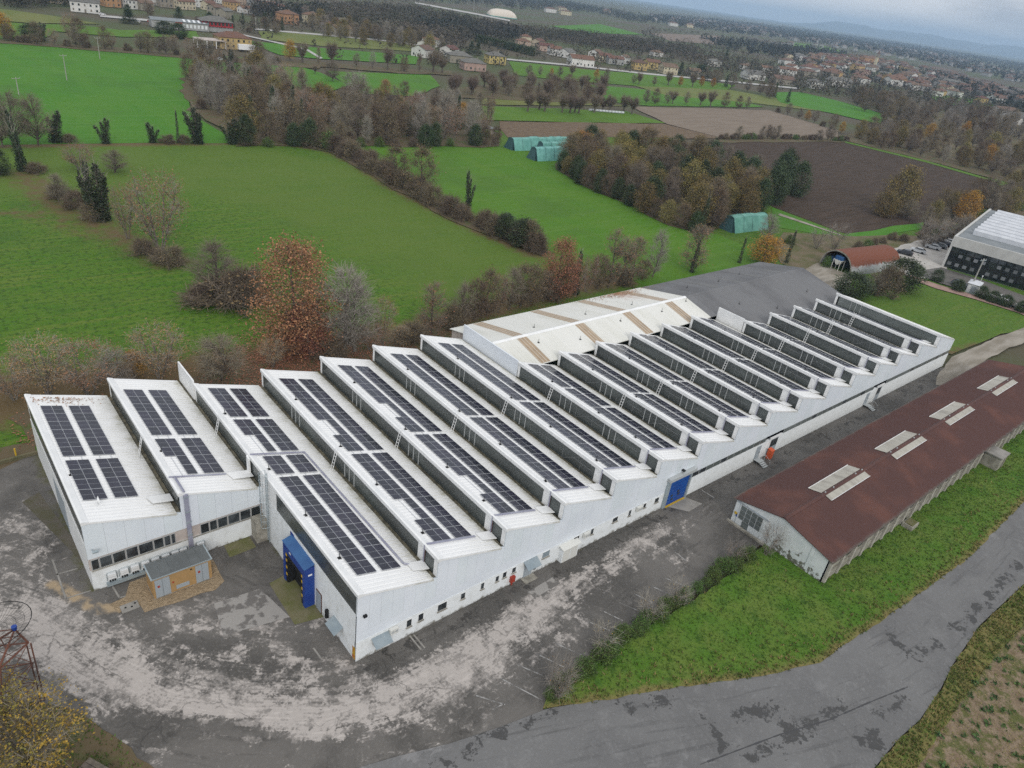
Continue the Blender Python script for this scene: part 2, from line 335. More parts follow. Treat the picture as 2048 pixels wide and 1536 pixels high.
def asphalt(name, dark1, dark2, dusty, rough=0.7, crack=0.5):
    """worn asphalt: tracks follow the attributes along / across, dust lies where the attribute dust is high"""
    M = bpy.data.materials.new(name); M.use_nodes = True; t = M.node_tree; N = t.nodes; K = t.links.new; p_ = N['Principled BSDF']
    p_.inputs['Roughness'].default_value = rough; p_.inputs['Specular IOR Level'].default_value = 0.3
    pos = N.new('ShaderNodeNewGeometry').outputs['Position']
    def at(n_): q = N.new('ShaderNodeAttribute'); q.attribute_name = n_; return q.outputs['Fac']
    cb = N.new('ShaderNodeCombineXYZ'); K(at('along'), cb.inputs[0]); K(at('across'), cb.inputs[1])
    def sc(v, s3): q = N.new('ShaderNodeMapping'); q.inputs['Scale'].default_value = s3; K(v, q.inputs['Vector']); return q.outputs[0]
    def nz_(v, s, dt=8, rg=.66, ds=0.0): q = N.new('ShaderNodeTexNoise'); q.inputs['Scale'].default_value = s; q.inputs['Detail'].default_value = dt; q.inputs['Roughness'].default_value = rg; q.inputs['Distortion'].default_value = ds; K(v, q.inputs['Vector']); return q.outputs['Fac']
    def op(o, x, y):
        q = N.new('ShaderNodeMath'); q.operation = o
        for s_, v in ((q.inputs[0], x), (q.inputs[1], y)):
            if isinstance(v, (int, float)): s_.default_value = v
            else: K(v, s_)
        return q.outputs[0]
    def rp(f, lo, hi): q = N.new('ShaderNodeMapRange'); q.interpolation_type = 'SMOOTHSTEP'; q.inputs['From Min'].default_value = lo; q.inputs['From Max'].default_value = hi; K(f, q.inputs['Value']); return q.outputs[0]
    def mx_(f, x, y):
        q = N.new('ShaderNodeMix'); q.data_type = 'RGBA'
        for s_, v in ((q.inputs[0], f), (q.inputs[6], x), (q.inputs[7], y)):
            if isinstance(v, tuple): s_.default_value = (*v, 1)
            elif isinstance(v, float): s_.default_value = v
            else: K(v, s_)
        return q.outputs[2]
    cen = lambda f, k: op('MULTIPLY', op('SUBTRACT', f, .5), k)
    tr1 = nz_(sc(cb.outputs[0], (.10, 1.5, 1)), 1.0, 5, .6); tr2 = nz_(sc(cb.outputs[0], (.28, 4.5, 1)), 1.0, 4, .6)
    big = nz_(pos, .11, 8, .62, .4); mid = nz_(pos, .55, 9, .7, .5); fine = nz_(pos, 3.5, 6, .72)
    col = mx_(rp(big, .42, .6), dark1, dark2)
    col = mx_(op('MULTIPLY', rp(mid, .52, .68), .6), col, tuple(v * 1.38 for v in dark1))
    col = mx_(op('MULTIPLY', rp(tr1, .55, .68), .55), col, tuple(v * .62 for v in dark2))
    col = mx_(op('MULTIPLY', rp(fine, .5, .72), .5), col, tuple(v * 1.5 for v in dark1))
    v1 = op('ADD', at('dust'), op('ADD', cen(mid, 1.5), op('ADD', cen(fine, .75), cen(tr1, .95))))
    v2 = op('ADD', at('dust'), op('ADD', cen(mid, 2.3), op('ADD', cen(fine, 1.2), cen(tr2, .8))))
    col = mx_(op('MULTIPLY', rp(v1, .36, .66), .8), col, tuple(v * .74 for v in dusty))
    col = mx_(op('MULTIPLY', rp(v2, .56, .74), .9), col, dusty)
    col = mx_(op('MULTIPLY', rp(op('ADD', v2, cen(tr2, 1.2)), .98, 1.12), .8), col, tuple(v * 1.14 for v in dusty))
    col = mx_(rp(op('ADD', at('wet'), op('ADD', cen(mid, 1.9), cen(fine, .7))), .47, .53), col, tuple(v * .42 for v in dark1))
    col = mx_(rp(op('ADD', at('gravelly'), cen(mid, 1.3)), .35, .7), col, (0.36, 0.275, 0.175))
    col = mx_(rp(op('ADD', at('moss'), cen(mid, 1.3)), .3, .75), col, (0.075, 0.075, 0.022))
    vo = N.new('ShaderNodeTexVoronoi'); vo.feature = 'DISTANCE_TO_EDGE'; vo.inputs['Scale'].default_value = .13
    wv = N.new('ShaderNodeVectorMath'); wv.operation = 'ADD'; nv = N.new('ShaderNodeTexNoise'); nv.inputs['Scale'].default_value = .5; nv.inputs['Detail'].default_value = 6; K(pos, nv.inputs['Vector'])
    sv = N.new('ShaderNodeVectorMath'); sv.operation = 'SCALE'; sv.inputs['Scale'].default_value = 3.0; K(nv.outputs['Color'], sv.inputs[0]); K(pos, wv.inputs[0]); K(sv.outputs[0], wv.inputs[1]); K(wv.outputs[0], vo.inputs['Vector'])
    ck = N.new('ShaderNodeMapRange'); ck.inputs['From Min'].default_value = .004; ck.inputs['From Max'].default_value = .011; ck.inputs['To Min'].default_value = crack; ck.inputs['To Max'].default_value = 0.0; K(vo.outputs['Distance'], ck.inputs['Value'])
    col = mx_(op('MULTIPLY', ck.outputs[0], rp(big, .45, .6)), col, tuple(v * .5 for v in dark2))
    K(col, p_.inputs['Base Color'])
    bp = N.new('ShaderNodeBump'); bp.inputs['Strength'].default_value = .15; bp.inputs['Distance'].default_value = .1; K(fine, bp.inputs['Height']); K(bp.outputs[0], p_.inputs['Normal'])
    return M
def track(pts):
    def fn(X, Y):
        best = np.full(X.shape, 1e9); s_ = np.zeros(X.shape); dd = np.zeros(X.shape); acc = 0.0
        for (ax, ay), (bx, by) in zip(pts[:-1], pts[1:]):
            dx, dy = bx - ax, by - ay; L_ = math.hypot(dx, dy); t = np.clip(((X - ax) * dx + (Y - ay) * dy) / L_ ** 2, 0, 1)
            q = np.hypot(X - ax - t * dx, Y - ay - t * dy); side = np.sign(dx * (Y - ay) - dy * (X - ax)); k_ = q < best
            best = np.where(k_, q, best); s_ = np.where(k_, acc + t * L_, s_); dd = np.where(k_, q * side, dd); acc += L_
        return s_, dd
    return (lambda X, Y: fn(X, Y)[0]), (lambda X, Y: fn(X, Y)[1])
G['yard'] = asphalt('yard_asphalt', (0.132, 0.123, 0.112), (0.080, 0.075, 0.068), (0.415, 0.380, 0.350), .65)
G['lane'] = asphalt('lane_asphalt', (0.158, 0.157, 0.155), (0.136, 0.135, 0.134), (0.215, 0.212, 0.21), .8, .25)
G['slabs'] = mat('pale_concrete_slab', (0.30, 0.285, 0.26), (0.23, 0.22, 0.20), 0.9, 0.9, detail=6)
G['mossyslab'] = mat('mossy_concrete_slab', (0.165, 0.150, 0.085), (0.12, 0.125, 0.045), 0.6, 0.9, detail=6)
G['darkslab'] = mat('dark_slab', (0.105, 0.093, 0.075), (0.085, 0.080, 0.048), 0.7, 0.9, detail=6)
G['gravel'] = mat('ochre_gravel', (0.42, 0.32, 0.205), (0.32, 0.24, 0.15), 3.0, 0.95, detail=2, bump=1.0, bscale=7)
G['lotgravel'] = mat('white_gravel_lot', (0.46, 0.44, 0.41), (0.37, 0.35, 0.32), 0.2, 0.95, detail=7)
G['path'] = mat('pale_dirt_path', (0.33, 0.30, 0.255), (0.22, 0.195, 0.155), 0.35, 0.95, detail=7, stretch=(0.4, 1.6, 1))
G['dirt'] = mat('rough_brown_ground', (0.16, 0.125, 0.08), (0.095, 0.098, 0.035), 0.22, 0.95, detail=7, bump=0.8, bscale=1.2)
G['litterground'] = mat('leafy_ground', (0.115, 0.088, 0.05), (0.082, 0.092, 0.032), 0.3, 0.95, detail=7, lo=0.5, hi=0.62)
G['drytuft'] = mat('field_verge', (0.10, 0.125, 0.03), (0.24, 0.185, 0.085), 0.3, 0.95, detail=8, bump=0.8, bscale=3)
G['stubble'] = mat('stony_stubble', (0.26, 0.20, 0.135), (0.19, 0.135, 0.085), 1.2, 0.95, detail=8, bump=0.8, bscale=5, attr=[('row', (0.105, 0.115, 0.035), 1.6, 1.2, None, 0.2)])
G['road_far'] = mat('far_road', (0.42, 0.41, 0.39), rough=0.9)
G['paint'] = mat('worn_road_paint', (0.34, 0.335, 0.325), (0.14, 0.135, 0.127), 1.6, 0.7, detail=6, lo=0.42, hi=0.58)
G['brick'] = mat('pinkish_pavers', (0.36, 0.24, 0.20), (0.28, 0.19, 0.16), 0.7, 0.9)

# far land out to the horizon, one sheet, finer towards the camera
mb = MB(); ring = [0, 700, 1500, 3500, 9000, 24000]
n = 48
mb.v.append((40, 80, -0.3))
for r in ring[1:]:
    mb.v += [(40 + r * math.cos(2 * math.pi * j / n), 80 + r * math.sin(2 * math.pi * j / n), -0.3) for j in range(n)]
mb.f += [(0, 1 + j, 1 + (j + 1) % n) for j in range(n)]
for k in range(len(ring) - 2):
    a, b = 1 + k * n, 1 + (k + 1) * n
    mb.f += [(a + j, b + j, b + (j + 1) % n, a + (j + 1) % n) for j in range(n)]
mb.m = [0] * len(mb.f)
tag(mb.build('ground', 'land'), kind='structure')

# near meadow, gridded, so that worn and leafy places can be laid over it
HEDGE_A = [(82.15,186.96),(90.54,179.31),(90.77,160.32),(88.15,135.84),(88.55,116.43),(88.91,99.19),(91.12,79.55)]
LITTER = [(-20.86,61.52),(-13.11,58.99),(0.99,56.45),(10.95,54.85),(21.27,53.4),(32.66,51.8),(47.01,52.46)]
ROW_L = [(2.65,167.37),(4.07,140.23),(9.12,124.69),(11.57,114.23),(15.14,99.76)]
LITB = [(-1.56,134.54),(2.8,124.9),(8.21,115.31),(15.91,105.22)]
def near_brown(X, Y):
    b = np.maximum(0, 0.95 - dist_line(X, Y, LITTER) / 15)
    b = np.maximum(b, 0.66 - dist_line(X, Y, ROW_L) / 16)
    b = np.maximum(b, 0.5 - dist_line(X, Y, LITB) / 20)
    b = np.maximum(b, 0.9 - dist_line(X, Y, HEDGE_A) / 10)
    b = np.maximum(b, 0.85 - dist_line(X, Y, [(2.27,195.08),(38.87,193.82),(64.92,192.66),(88.77,186.28)]) / 9)
    b = np.maximum(b, 0.82 - dist_line(X, Y, [(50.01,56.75),(76.19,58.48),(106.16,58.86),(144.56,59.34)]) / 9)
    b = np.maximum(b, 0.62 - dist_line(X, Y, [(-6.31,137.57),(-0.83,133.65)]) / 10)
    return b
def near_olive(X, Y):
    return 0.62 - np.maximum(0, dist_line(X, Y, [(11.63,172.96),(44.14,167.77),(67.24,142.82),(75.31,101.3),(76.78,79.4)]) - 22) / 26
xs = np.arange(-130, 260, 3.0); ys = np.arange(8, 205, 3.0)
XX, YY = np.meshgrid(xs, ys, indexing='ij'); nx, ny = XX.shape
me = bpy.data.meshes.new('meadow')
me.from_pydata([(float(a), float(b), 0.0) for a, b in zip(XX.ravel(), YY.ravel())], [], [(i * ny + j, (i + 1) * ny + j, (i + 1) * ny + j + 1, i * ny + j + 1) for i in range(nx - 1) for j in range(ny - 1)])
for an, fn in (('brown', near_brown), ('olive', near_olive)):
    a = me.attributes.new(an, 'FLOAT', 'POINT'); a.data.foreach_set('value', np.asarray(fn(XX, YY), dtype=np.float32).ravel())
me.materials.append(G['meadow']); tag(link('meadow', me), kind='structure')

FIELDS = [
 ('meadow', 'meadow_bright', [(19.52,400.58),(31.62,391.61),(95.41,388.67),(161.01,374.17),(163.26,336.61),(162.31,302.66),(132.57,274.68),(100.16,282.66),(88.91,316.39),(63.44,228.6),(66.95,189.82),(38.87,193.82),(-10.41,195.31)]),
 ('meadow', 'meadow_bright', [(104.86,180.41),(161.2,178.11),(164.63,154.19),(152.45,123.71),(149,100.72),(146,83.51),(155.05,73.5),(151.96,62.87),(148.36,54.13),(101.84,53.56),(95.42,79.89),(95.46,103.52),(95.5,129.11)]),
 ('meadow', 'meadow_bright', [(170.47,344.21),(237.4,344.97),(219.02,307.58),(183.28,276.7),(156.15,281.6)]),
 ('meadow', 'meadow_bright', [(207.22,253.81),(299.06,243.92),(298.05,212.38),(176.11,221.83)]),
 ('meadow', 'meadow_bright', [(369.72,432.16),(426.22,408.66),(510.53,392.67),(565.28,358.46),(457.34,299.91),(411.58,333.26),(343.88,346.18),(315.29,359.96)]),
 ('meadow', 'meadow_bright', [(356.38,329.53),(418.01,314.92),(466.62,293.15),(463.17,260.65),(337.55,259.05),(302.16,274.8)]),
 ('pale_meadow', 'meadow_dry', [(405.2,332.41),(518.14,330.03),(550.94,267.64),(521.97,242.93),(473.42,271.61),(398.39,298.43)]),
 ('pale_meadow', 'meadow_dry', [(222.48,276.04),(268.52,272.57),(318.89,258.3),(210.05,257.54)]),
 ('pale_meadow', 'meadow_dry', [(206.82,518.19),(254.35,520.47),(338.97,497.65),(306.47,455.49),(220.44,452.04),(186.58,469.56)]),
 ('pale_meadow', 'meadow_dry', [(38.88,540.84),(58.13,534.97),(78.94,519.47),(97.38,492.89),(57.91,474.2),(31.17,478.98)]),
 ('meadow', 'meadow_bright', [(30.6,474.39),(57.09,469.5),(83.96,480.66),(102.2,468.87),(152.11,490.17),(142.98,454.53),(93.73,436.21),(64.27,445.17),(50.14,405.96),(35.78,393.34),(20.88,396.42)]),
 ('meadow', 'meadow_bright', [(168.51,457.22),(215.11,441.28),(285.77,430.36),(254.8,388.46),(189.32,389.23),(168.41,397.43)]),
 ('vineyard', 'vine', [(190.91,219.52),(294.71,211.29),(301.86,178.2),(171.13,191.37)]),
 ('tilled_field', 'tansoil', [(317.9,255.42),(391.5,254.94),(450.78,248.51),(434.1,187.36),(394.26,168.28),(301.29,179.31),(296.67,211.23)]),
 ('tilled_field', 'tansoil', [(1166.79,981.99),(1635.87,1160.49),(1218.29,848.27),(1031.15,819.29)]),
 ('ploughed_field', 'plough', [(226.59,165.14),(289.19,171.96),(345.77,171.23),(392.55,161.24),(398.54,119.39),(389.68,76.78),(327.46,63.62),(268.15,54.37),(206.6,57.5),(199.76,60.6),(203.45,88.29),(226.43,123.51)]),
 ('meadow', 'meadow_bright', [(202.63,86.78),(199.2,59.8),(191.39,59.36),(186.45,66.64),(181.32,73.06)]),
 ('meadow', 'meadow_bright', [(199.43,58.75),(245.79,57.33),(318.73,56.61),(376.16,53.19),(348.83,45.21),(239.99,51.37),(195.75,55.16)]),
 ('meadow', 'meadow_bright', [(407.22,94.75),(545.31,102.57),(465.09,79.15),(379.27,75.48)]),
 ('meadow', 'meadow_bright', [(971.7,362.2),(1033.39,323.38),(971.27,273.37),(859.14,259.75),(859.8,306.43)]),
 ('meadow', 'meadow_bright', [(572.68,324.98),(630.62,333.21),(626.85,296.37),(593.49,230.74),(522.09,204.29),(518.74,241.14),(511.79,279.14)]),
 ('meadow', 'meadow_bright', [(824.22,891.1),(1155.72,1107.25),(1068.04,907.74),(845.77,823.45)]),
 ('meadow', 'meadow_bright', [(2056.69,1254.87),(2327.89,1262.99),(1958.85,983.96),(1635.48,936.28)]),
 ('rough_ground', 'dirt', [(177.75,66.45),(200.26,57.53),(228.48,49.69),(292.46,47.45),(342.55,43.37),(324.89,38.22),(270.69,44.9),(207.65,42.02),(186.33,44.07),(183.41,50.2),(149.74,38.97),(149.43,44.42),(151.01,51.27),(163.05,61.3)]),
]
for i, (nm, mt, poly) in enumerate(FIELDS):
    sheet(nm, rough_edge(poly, 14, 1.2, i), 0.03 + 0.004 * i, mt)
for i, poly in enumerate(([(83.32,305.6),(107.47,325.24),(122.63,304.62),(121.53,252.39),(141.84,238.86),(170.57,228.93),(172.55,194.77),(156.53,176.23),(88.13,184.98),(62.65,187.65),(66.48,213.77),(65.6,241.11)], [(155.82,144.5),(187.87,167.92),(203.57,169.46),(214.3,159.77),(226.75,151.48),(241.08,137.92),(231.82,113.82),(202.58,88.51),(180.99,79.17),(149.26,74.41),(145.99,85.37),(150.38,106.15),(149.61,125.5)],
        [(217.87,298.82),(265.05,320.08),(311,319.85),(361.14,317.54),(300.79,263.19),(263.29,266.74),(226.22,272.37),(202.45,274.48)], [(417.55,175.19),(482.51,191.98),(707.32,251.85),(779.4,230.64),(764.63,182.68),(421.76,75.7),(395.4,79.18),(402.19,120.95),(397.38,161.98)], [(229.84,50.29),(275.88,65.81),(335.16,68.44),(411.01,72.35),(321.46,44.4),(292.46,47.45),(256.47,49.7),(228.78,46.56)],
        [(32.89,400.1),(56.56,395.41),(95.95,390.52),(125.11,380.31),(161.01,374.17),(177.36,365.09),(170.07,350.37),(149.65,354.96),(90.28,371),(31.13,388.3)], [(167.81,379.49),(197.26,373.59),(228.32,363.62),(267.92,365.22),(256.2,348.59),(217.49,346.03),(187.97,356.08),(160.71,360.89)], [(298.28,181.7),(352.8,178.72),(407.2,169.66),(391.59,161.33),(335.35,167.7),(286.73,170.16)], [(82.55,189.65),(91.85,181.85),(92.01,162.54),(89.27,137.67),(89.61,117.98),(89.91,100.52),(92.94,80.72),(89.12,77.79),(85.93,97.29),(85.4,114.12),(85.35,133.91),(87.4,157.32),(87.62,177.03),(79.35,184.57)])):
    sheet('leafy_ground', rough_edge(poly, 7, 1.6, 40 + i), 0.15 + .004 * i, 'litterground')
# crop lines and wheel tracks along the fields
for poly in ([(197.79,80.82),(197.47,59.37),(196.56,58.21),(194.97,79.97)], [(395.39,163.36),(400.36,120.16),(391.3,77.33),(384.87,75.16),(393.19,117.09),(389.71,160.33)]):
    sheet('grass_track', poly, 0.20, 'path' if poly[0][0] < 215 else 'meadow_bright')
for poly in ([(209.1,532.67),(257.88,527.59),(305.52,519.29),(338.97,497.65),(331.91,487.03),(299.16,508.39),(252.61,516.97),(204.91,522.45)], [(371.68,447.2),(439.29,431.14),(498.33,404.95),(568.63,388.22),(671.14,357.53),(655.38,348.07),(555.95,378.68),(487.65,395.53),(430.07,421.49),(364.16,437.73)],
             [(749.87,1162.11),(778.26,1011.9),(780.79,937.17),(751.62,901.34),(748.05,971.9),(718.84,1113.62)], [(109.99,545.49),(148.43,538.2),(144.5,525.35),(106.99,532.96)], [(189.32,389.23),(197.65,426.58),(179.29,484.75),(182.93,488.86),(201.64,432.12),(192.63,392.03)]):
    sheet('far_road', poly, 0.21, 'road_far')
sheet('meadow', rough_edge([(144.41,35.93),(159.66,33.42),(179.43,32.12),(182.56,29.43),(181.11,18.35),(182.15,7.8),(186.33,-2.24),(182.13,-3.46),(161.21,0.61),(147.51,0.95),(136.23,1.2),(134.24,7.05)], 4, 0.3, 3), 0.05, G['meadow'], 3.0, {'brown': lambda X, Y: 0.75 - dist_line(X, Y, [(142.99,16.51),(134.28,0.92),(148.75,0.38)]) / 5, 'olive': lambda X, Y: 0.4 + 0 * X})
sheet('gravel_lot', rough_edge([(187.22,43.76),(205.66,44.97),(227.44,45.99),(290.53,46.77),(315.32,46.11),(306.81,43.36),(258.31,40.38),(223.69,36.62),(197.12,26.69),(182.18,26.57),(180.16,31.09),(185.18,39.08)], 3, 0.4, 4), 0.22, 'lotgravel')
sheet('office_street', [(184.16,31.51),(199.46,29.44),(200.91,19.42),(198.45,-1),(183.03,-5.35),(186.62,4.63),(186.43,14.13),(183.45,23.14)], 0.226, 'yard')
sheet('paved_verge', [(180.99,30.78),(181.64,22.4),(184.19,13.31),(184.88,4.07),(182.62,-5.47),(179.39,-6.38),(182.13,3.63),(180.43,13.15),(177.39,21.93),(177.9,30.06)], 0.232, 'brick')
sheet('earth_forecourt', rough_edge([(150.17,44.14),(161.39,46.79),(162.64,37.3),(152.92,32.59),(145.22,30.07)], 2, 0.3, 5), 0.214, 'path')
sheet('dirt_path', rough_edge([(124.31,-1.16),(134.85,0.65),(145.97,0.38),(159.82,0.13),(186.33,-2.24),(174.97,-5.55),(151.84,-3.61),(141.56,-3.72),(131.34,-4.58),(119.82,-5.3),(117.41,-3.07)], 2.5, 0.25, 6), 0.10, 'path')

# the yard: dark asphalt with trails of pale dust
YARD = [(-37.45,42.83),(-25.85,42.34),(-20.25,44.24),(-16.46,46.02),(-15.08,45.83),(9.72,32.23),(15.5,7.46),(66.12,2.77),(95.28,2.23),(127.45,-0.45),(126.78,-3.02),(138.4,-3.4),(129.68,-7.05),(101.36,-8.1),(75.55,-8.17),(56.24,-8.58),(47.8,-11.14),(45.29,-11.41),(35.18,-11.81),(24.06,-11.59),(16.62,-12.04),(11.97,-12.66),(10.86,-13.25),(12.8,-14.07),(2.25,-11.47),(-5.43,-8.91),(-17.29,-3.26),(-20.56,0.84),(-23.82,7.42),(-27.3,9.79),(-37.32,16.11)]
D1 = [(-25.61,23.38),(-21.81,18.92),(-18.37,11.58),(-14.74,5.06),(-10.35,0.44),(-4.73,-3.35),(1.53,-4.92),(9.01,-5.05),(18.72,-3.94)]
D2 = [(9.01,-5.05),(18.49,-4.2),(27.85,-2.83),(36.37,-2.73),(40.32,-2.5)]
D3 = [(39.95,-2.81),(47.92,-1.98),(56.42,-1.4)]
D0 = [(-25.53,24.03),(-21.03,23.36),(-19.91,29.78),(-20.81,34.7)]
BELOW = [(-22.12,9.33),(-18.81,6.67),(-15.17,3.68),(-10.73,-0.51),(-5.69,-5.26),(-2.15,-7.84),(1.5,-9.66),(5.95,-10.65),(11.15,-10.51),(15.2,-10.11),(21,-10.36),(18.97,-18.69),(-2.39,-18.09),(-24.39,-2.45)]
BL = [[(-7.76,13.17),(-6.46,11.6),(-5.14,8.95)], [(-8.65,9.46),(-3.62,7.98)], [(-16.38,10.27),(-13.69,8.5)], [(-5.83,7.3),(-4.72,1.37)], [(-21.26,22.04),(-19.28,17.98)], [(-26.29,30.42),(-20.68,30.24),(-19.35,32.93)],
      [(12.4,-3.73),(16.11,-3.85),(21,-2.94)], [(18.04,-7.72),(19.08,-9.85)], [(36.46,-5.75),(37.01,-7.52)], [(-5.66,10),(-3.9,1.14)], [(1.51,3.98),(1.72,2.44)], [(-16.6,8.02),(-12.45,1.3)], [(-10.88,-2.92),(-9.2,-5.57)],
      [(-11.9,11.55),(-8.35,10.3)], [(-12.09,13.74),(-9.11,13.28)], [(-0.86,10.74),(-0.81,5.47)], [(-23.63,16.86),(-21.32,13.51)], [(-11.13,6.21),(-7.72,7.17)], [(-1.36,2.38),(-0.78,-0.28)], [(-19.65,16.21),(-16.84,13.09)]]
def dust(X, Y):
    v = np.full(X.shape, -0.02) + 0.16 * ((X < 14) & (Y < 22) & (Y > -12))
    for line, wd, a in ((D1, 6.2, 0.80), (D2, 4.2, 0.76), (D3, 3.4, 0.62), (D0, 6.5, 0.54)):
        v = np.maximum(v, a - 0.62 * dist_line(X, Y, line) / wd)
    for line in BL: v = np.maximum(v, 0.60 - dist_line(X, Y, line) / 3.6)
    ins = np.array([inside((float(x_), float(y_)), BELOW) for x_, y_ in zip(X, Y)]); v = np.where(ins, np.minimum(v, 0.26), v)
    wall = np.minimum(np.abs(Y), 4) / 4                                          # swept clean by the drip of the long wall
    v = np.where((X > 0) & (Y > -4), v - 0.5 * (1 - wall), v)
    return v
GRAV = [(-19.28,23.01),(-17.98,20.34),(-16.57,17.51),(-15.02,17.02),(-12.93,16.79)]
PALE = [(18.51,-1.8),(22.44,-2.15)]
YT = track([(-29.96,31.15),(-21.81,18.92),(-18.37,11.58),(-14.74,5.06),(-10.27,0.66),(-4.63,-3.14),(1.53,-4.92),(9.01,-5.05),(18.49,-4.2),(27.85,-2.83),(36.37,-2.73),(47.92,-1.98),(74.73,-0.41),(110.45,0.39)])
yard = sheet('yard', YARD, 0.055, 'yard', 0.9, {
    'dust': dust, 'gravelly': lambda X, Y: 0.82 - dist_line(X, Y, GRAV) / 1.6,
    'along': YT[0], 'across': YT[1], 'wet': lambda X, Y: np.where((X > 0) & (Y > -7) & (Y < 0), 0.42 - np.abs(Y + 1.5) / 12, -.1) - 0.25 * (dust(X, Y) > .4),
    'moss': lambda X, Y: np.maximum(0.75 - np.abs(X + 16.6) / 1.6 - np.maximum(0, 20 - Y) * 2, np.maximum(0.7 - dist_line(X, Y, [(-0.4, 20), (-0.4, 15.5)]) / 1.1, np.where(X > 0, 0.55 - np.abs(Y + 0.35) / 0.5, -1)))})
def line_strip(name, a, b, wd, z, material, parent):
    a = Vector(a); b = Vector(b); nrm = (b - a).orthogonal().normalized() * wd / 2
    m_ = MB(); m_.add([(*(a - nrm), z), (*(b - nrm), z), (*(b + nrm), z), (*(a + nrm), z)], [(0, 1, 2, 3)])
    o = m_.build(name, material, parent)
    if o.data.polygons[0].normal.z < 0: o.data.flip_normals()
    return o
for a, b in (((7.2,-10.79), (8.41,-10.89)), ((6.85,-8.88), (8.42,-11.02)), ((9.75,-8.63), (11.45,-12.5)), ((12,-8.35), (13.2,-10.58)), ((14.33,-8.38), (15.53,-11)), ((16.67,-8.35), (17.95,-11.01)), ((21.38,-8.29), (22.46,-10.34)),
             ((23.75,-8.24), (24.52,-10.14)), ((26.06,-8.26), (26.92,-10.1)), ((28.37,-8.23), (29.07,-10.16)), ((30.76,-8.27), (31.8,-10.72)), ((33.07,-8.31), (34.35,-10.95)), ((37.5,-6.38), (37.5,-8.01)), ((50.24,-0.36), (50.39,-2.36))):
    line_strip('parking_line', a, b, 0.11, 0.062, 'paint', yard)
for a, b in (((-18.6,26.5), (-18.67,20.56)), ((-18.67,20.56), (-16.63,20.45)), ((-18.72,24.19), (-16.97,24.05)), ((-14.89,20.04), (-14.75,18.23)), ((-14.75,18.23), (-13.26,17.97)), ((5.51,-0.15), (5.53,-2.1)), ((5.89,-0.25), (5.93,-2.16)), ((-2.51,3.33), (-2.47,1.92))):
    line_strip('kerb_line', a, b, 0.16, 0.064, 'slabs', yard)
for nm, poly, mt in (('concrete_slab', [(-16.05,23.33),(-19.31,37.1),(-17.61,38.08),(-16.47,29.43)], 'darkslab'), ('concrete_slab', [(18.74,-1.94),(22.46,-1.73),(22.51,-2.87),(18.86,-2.99)], 'slabs'),
                     ('concrete_slab', [(-7.9,13.03),(-3.61,12.61),(-2.73,7.77),(-8.54,8.91)], 'slabs'), ('door_slab', [(43.1, -0.1), (46.9, -0.1), (47.9, -2.35), (45.0, -2.45)], 'slabs'),
                     ('mossy_slab', [(-4.3, 20.2), (-4.45, 18.2), (-1.65, 18.3), (-1.6, 20.2)], 'mossyslab'), ('dock_slab', [(-0.05, 13.2), (-2.6, 12.8), (-2.76, 6.7), (-0.05, 6.1)], 'mossyslab')):
    if mt == 'slabs' and nm == 'concrete_slab': G['slab_patch'] = G.get('slab_patch') or mat('patched_slab', (0.30, 0.285, 0.265), (0.15, 0.14, 0.13), 0.55, 0.9, detail=7, lo=0.5, hi=0.56); mt = 'slab_patch'
    sheet(nm, poly, 0.068, mt, parent=None)
sheet('gravel_apron', rough_edge([(-13.4, 19.6), (-14.2, 18.0), (-15.6, 17.9), (-15.4, 16.4), (-13.5, 16.3), (-13.4, 15.2), (-7.2, 14.7), (-6.0, 15.2), (-5.9, 19.0), (-9, 20)], 1.2, 0.12, 8), 0.072, 'gravel')

# the lane, its verges and the field beside it
LANE = [(114.5,-27.59),(90.94,-26.74),(78.45,-26.87),(70.32,-27.07),(59.83,-26.5),(52.99,-26.05),(45.08,-25.36),(37.91,-24.77),(33.07,-23.21),(28.97,-21.39),(22.36,-18.2),(15.43,-15.22),(11.33,-13.45),(6.7,-12.47),(2.35,-11.33),(-1.94,-9.81),(-5.74,-8.7),(-1.17,-16.35),(26.46,-35.77),(30.94,-33.76),(36.31,-33.72),(39.68,-33.99),(45.23,-33.66),(49.72,-33.08),(58.56,-32.56),(71,-33.08),(90.3,-33.95)]
WET = [[(6.27,-13.02),(3.39,-12.68),(0.89,-12.01)], [(8.58,-12.89),(11.08,-13.99)], [(48.31,-25.99),(47.45,-28.6)], [(73.91,-31.12),(67.5,-31.57),(61.55,-31.46),(55,-31.26)], [(47.52,-30.16),(50.87,-30.82)], [(34.12,-31.94),(40.45,-31.82)], [(30.67,-31.34),(34.03,-32.46)], [(25.39,-23.62),(29.51,-25.46)], [(22.38,-22.79),(21.13,-24.81)], [(22.56,-26.9),(28.07,-28.41)], [(34.22,-28.94),(26.96,-27.07)], [(17.24,-16.62),(18.97,-18.69)], [(20.76,-18.35),(21.34,-19.05)]]
LT = track([(102.15,-30.84),(80.19,-30.16),(68.6,-30.34),(58.53,-30.42),(49.18,-30.48),(41.66,-29.22),(33.85,-27.08),(25.59,-23.76),(17.25,-20.19),(8.58,-16.76),(0.6,-13.82)])
sheet('lane', LANE, 0.085, 'lane', 0.9, {'along': LT[0], 'across': LT[1], 'dust': lambda X, Y: np.maximum(0.10, 0.62 - dist_line(X, Y, [(-9.34,-4.98),(2.05,-11.76),(4.34,-12.79)]) / 6), 'wet': lambda X, Y: np.max([0.60 - dist_line(X, Y, q) / 3.6 for q in WET], axis=0), 'edge': lambda X, Y: 0.72 - dist_line(X, Y, LANE + LANE[:1]) / 0.9})
CRK = [(42.61,-31.58),(37.57,-30.22),(32.37,-28.94),(26.96,-27.07),(18.52,-24.66)]
m_ = MB()
